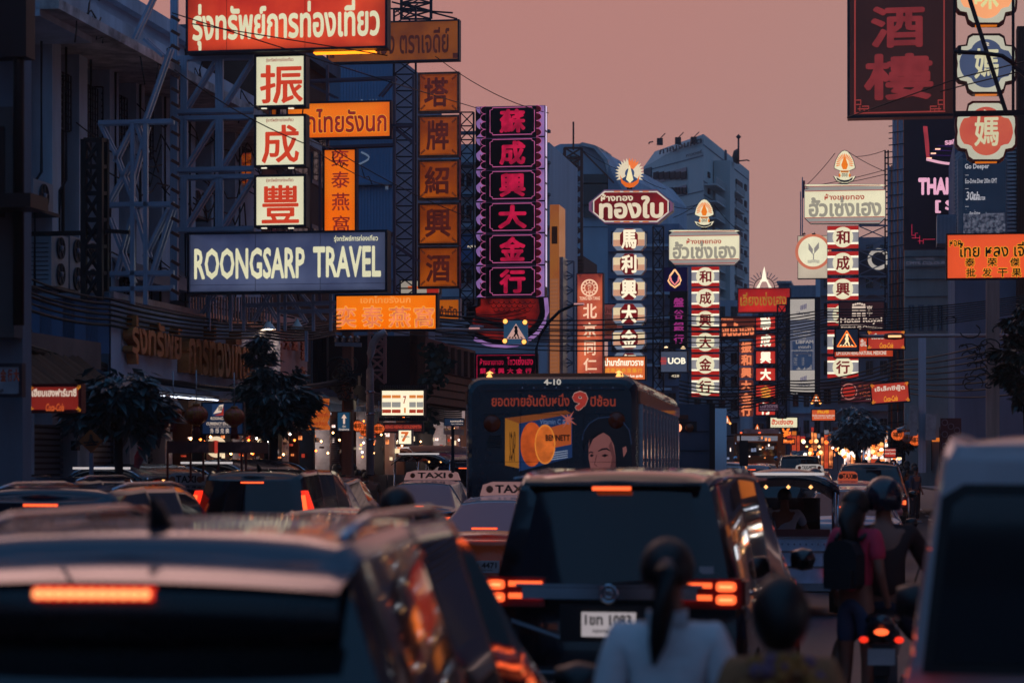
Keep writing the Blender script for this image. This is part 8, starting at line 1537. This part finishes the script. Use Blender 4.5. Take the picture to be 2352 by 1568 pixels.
person('helmeted rider in brown shirt with one foot on the road', xb - .02, 18.5, -9, 1.98, 'ride_foot', (56, 36, 34), (34, 40, 60), 'long', 'shorts', 'helmet', skin=0)
xb2 = (1890 - CU) / FX * 41; motorbike('motorbike squeezed beside the pink taxi under a helmeted rider', xb2 + .1, 43, -9); person('helmeted rider between the tuk tuk roof and the pink taxi', xb2 + .1, 42.9, -9, 1.98, 'ride', (40, 44, 54), hair='helmet', skin=1)
t = person('tuk tuk driver in a white vest seen through the open back', 3.72, 33.0, -6, 1.78, 'ride', (150, 165, 185), hair='short', skin=1, z=-.02)
# crowds
rnd = random.Random(12); cols = [(30, 32, 40), (90, 90, 100), (120, 50, 44), (60, 70, 92), (150, 140, 136), (44, 40, 46), (100, 76, 60)]
GL = ['black shirt', 'grey shirt', 'red shirt', 'blue shirt', 'pale shirt', 'dark shirt', 'tan shirt']
for k in range(44):
    Yp = rnd.uniform(66, 98); u = rnd.uniform(1960, 2104); ci = rnd.randrange(len(cols)); person('person in %s among the packed crowd of walkers beneath the far stall lamps' % GL[ci], (u - CU) / FX * Yp, Yp, rnd.uniform(-60, 240), rnd.uniform(1.6, 1.95), 'stand', cols[ci], hair='short' if rnd.random() < .6 else 'long', fem=rnd.random() < .5, skin=rnd.randrange(2), group='walkers in the far crowd', z=.14)
person('man in dark shirt looking at his phone at the edge of the crowd', (2050 - CU) / FX * 62, 62, 150, 1.86, 'stand', (34, 34, 40), hair='short', z=.14, group=None)
for k in range(15):
    Yp = rnd.uniform(50, 62); u = 700 + k * 11 + rnd.uniform(-4, 4); ci = rnd.randrange(len(cols)); person('shopper in %s standing on the pavement before the lit shops' % GL[ci], (u - CU) / FX * Yp, Yp, rnd.uniform(-60, 240), rnd.uniform(1.6, 1.85), 'stand', cols[ci], hair='short' if rnd.random() < .6 else 'long', fem=rnd.random() < .5, skin=rnd.randrange(2), group='shoppers on the lit pavement', z=.14)
# stalls with bulbs along the pavement outside the frame on the right, whose lights the car sides mirror
for k in range(9):
    y = 9 + k * 7.5; x = road_x(y, 6.6); t = T('street_stall', 'street food stall with bulbs and red canopy on the near pavement', 'market stall', (x, y, .14), math.radians(-90) - A, 'street stalls outside the picture')
    t.box('counter', -1, 1, -.4, .4, 0, .9, mat('stall_steel', (150, 150, 155), .3, .7)); t.box('canopy', -1.3, 1.3, -.9, .6, 2.1, 2.16, mat('stall_red', (140, 40, 30), .7))
    for s_ in (-1, 1): t.bar('post', (s_ * 1.1, .3, 0), (s_ * 1.1, .3, 2.1), .04, STEEL)
    t.box('menu_board', -.9, .9, -.86, -.82, 1.75, 2.05, random.choice([em('lit_red_tea', (170, 46, 36), 1), em('lit_orange_c', (214, 110, 40), .9), em('tube_cool', (225, 235, 245), 3, 0)]))
    for q in range(7): t.lathe('bulb', [(0, -.06), (.05, -.03), (.06, .02), (0, .06)], (-1.1 + q * .36, -.7 + .3 * (q % 2), 1.95 - .1 * (q % 3)), random.choice([em('stall_bulb_warm', (255, 190, 120), 9, 0), em('stall_bulb_orange', (250, 110, 40), 7, 0), em('stall_bulb_white', (255, 240, 225), 9, 0)]), 8)

# ------------------------------------------------------------------ evening haze
hz = bpy.data.meshes.new('haze'); hv = [(x, y, z) for x in (-175, 205) for y in (-65, 262) for z in (-1.1, 40)]
hz.from_pydata(hv, [], BOXF); ho = bpy.data.objects.new('haze', hz); COL.objects.link(ho); ho['kind'] = 'stuff'
hm = bpy.data.materials.new('haze'); hm.use_nodes = True; hn = hm.node_tree; hn.nodes.remove(hn.nodes['Principled BSDF'])
pv = hn.nodes.new('ShaderNodeVolumePrincipled'); pv.inputs['Color'].default_value = (.92, .90, .92, 1); pv.inputs['Density'].default_value = .0005; pv.inputs['Anisotropy'].default_value = .35
hn.links.new(pv.outputs[0], hn.nodes['Material Output'].inputs['Volume']); hz.materials.append(hm)
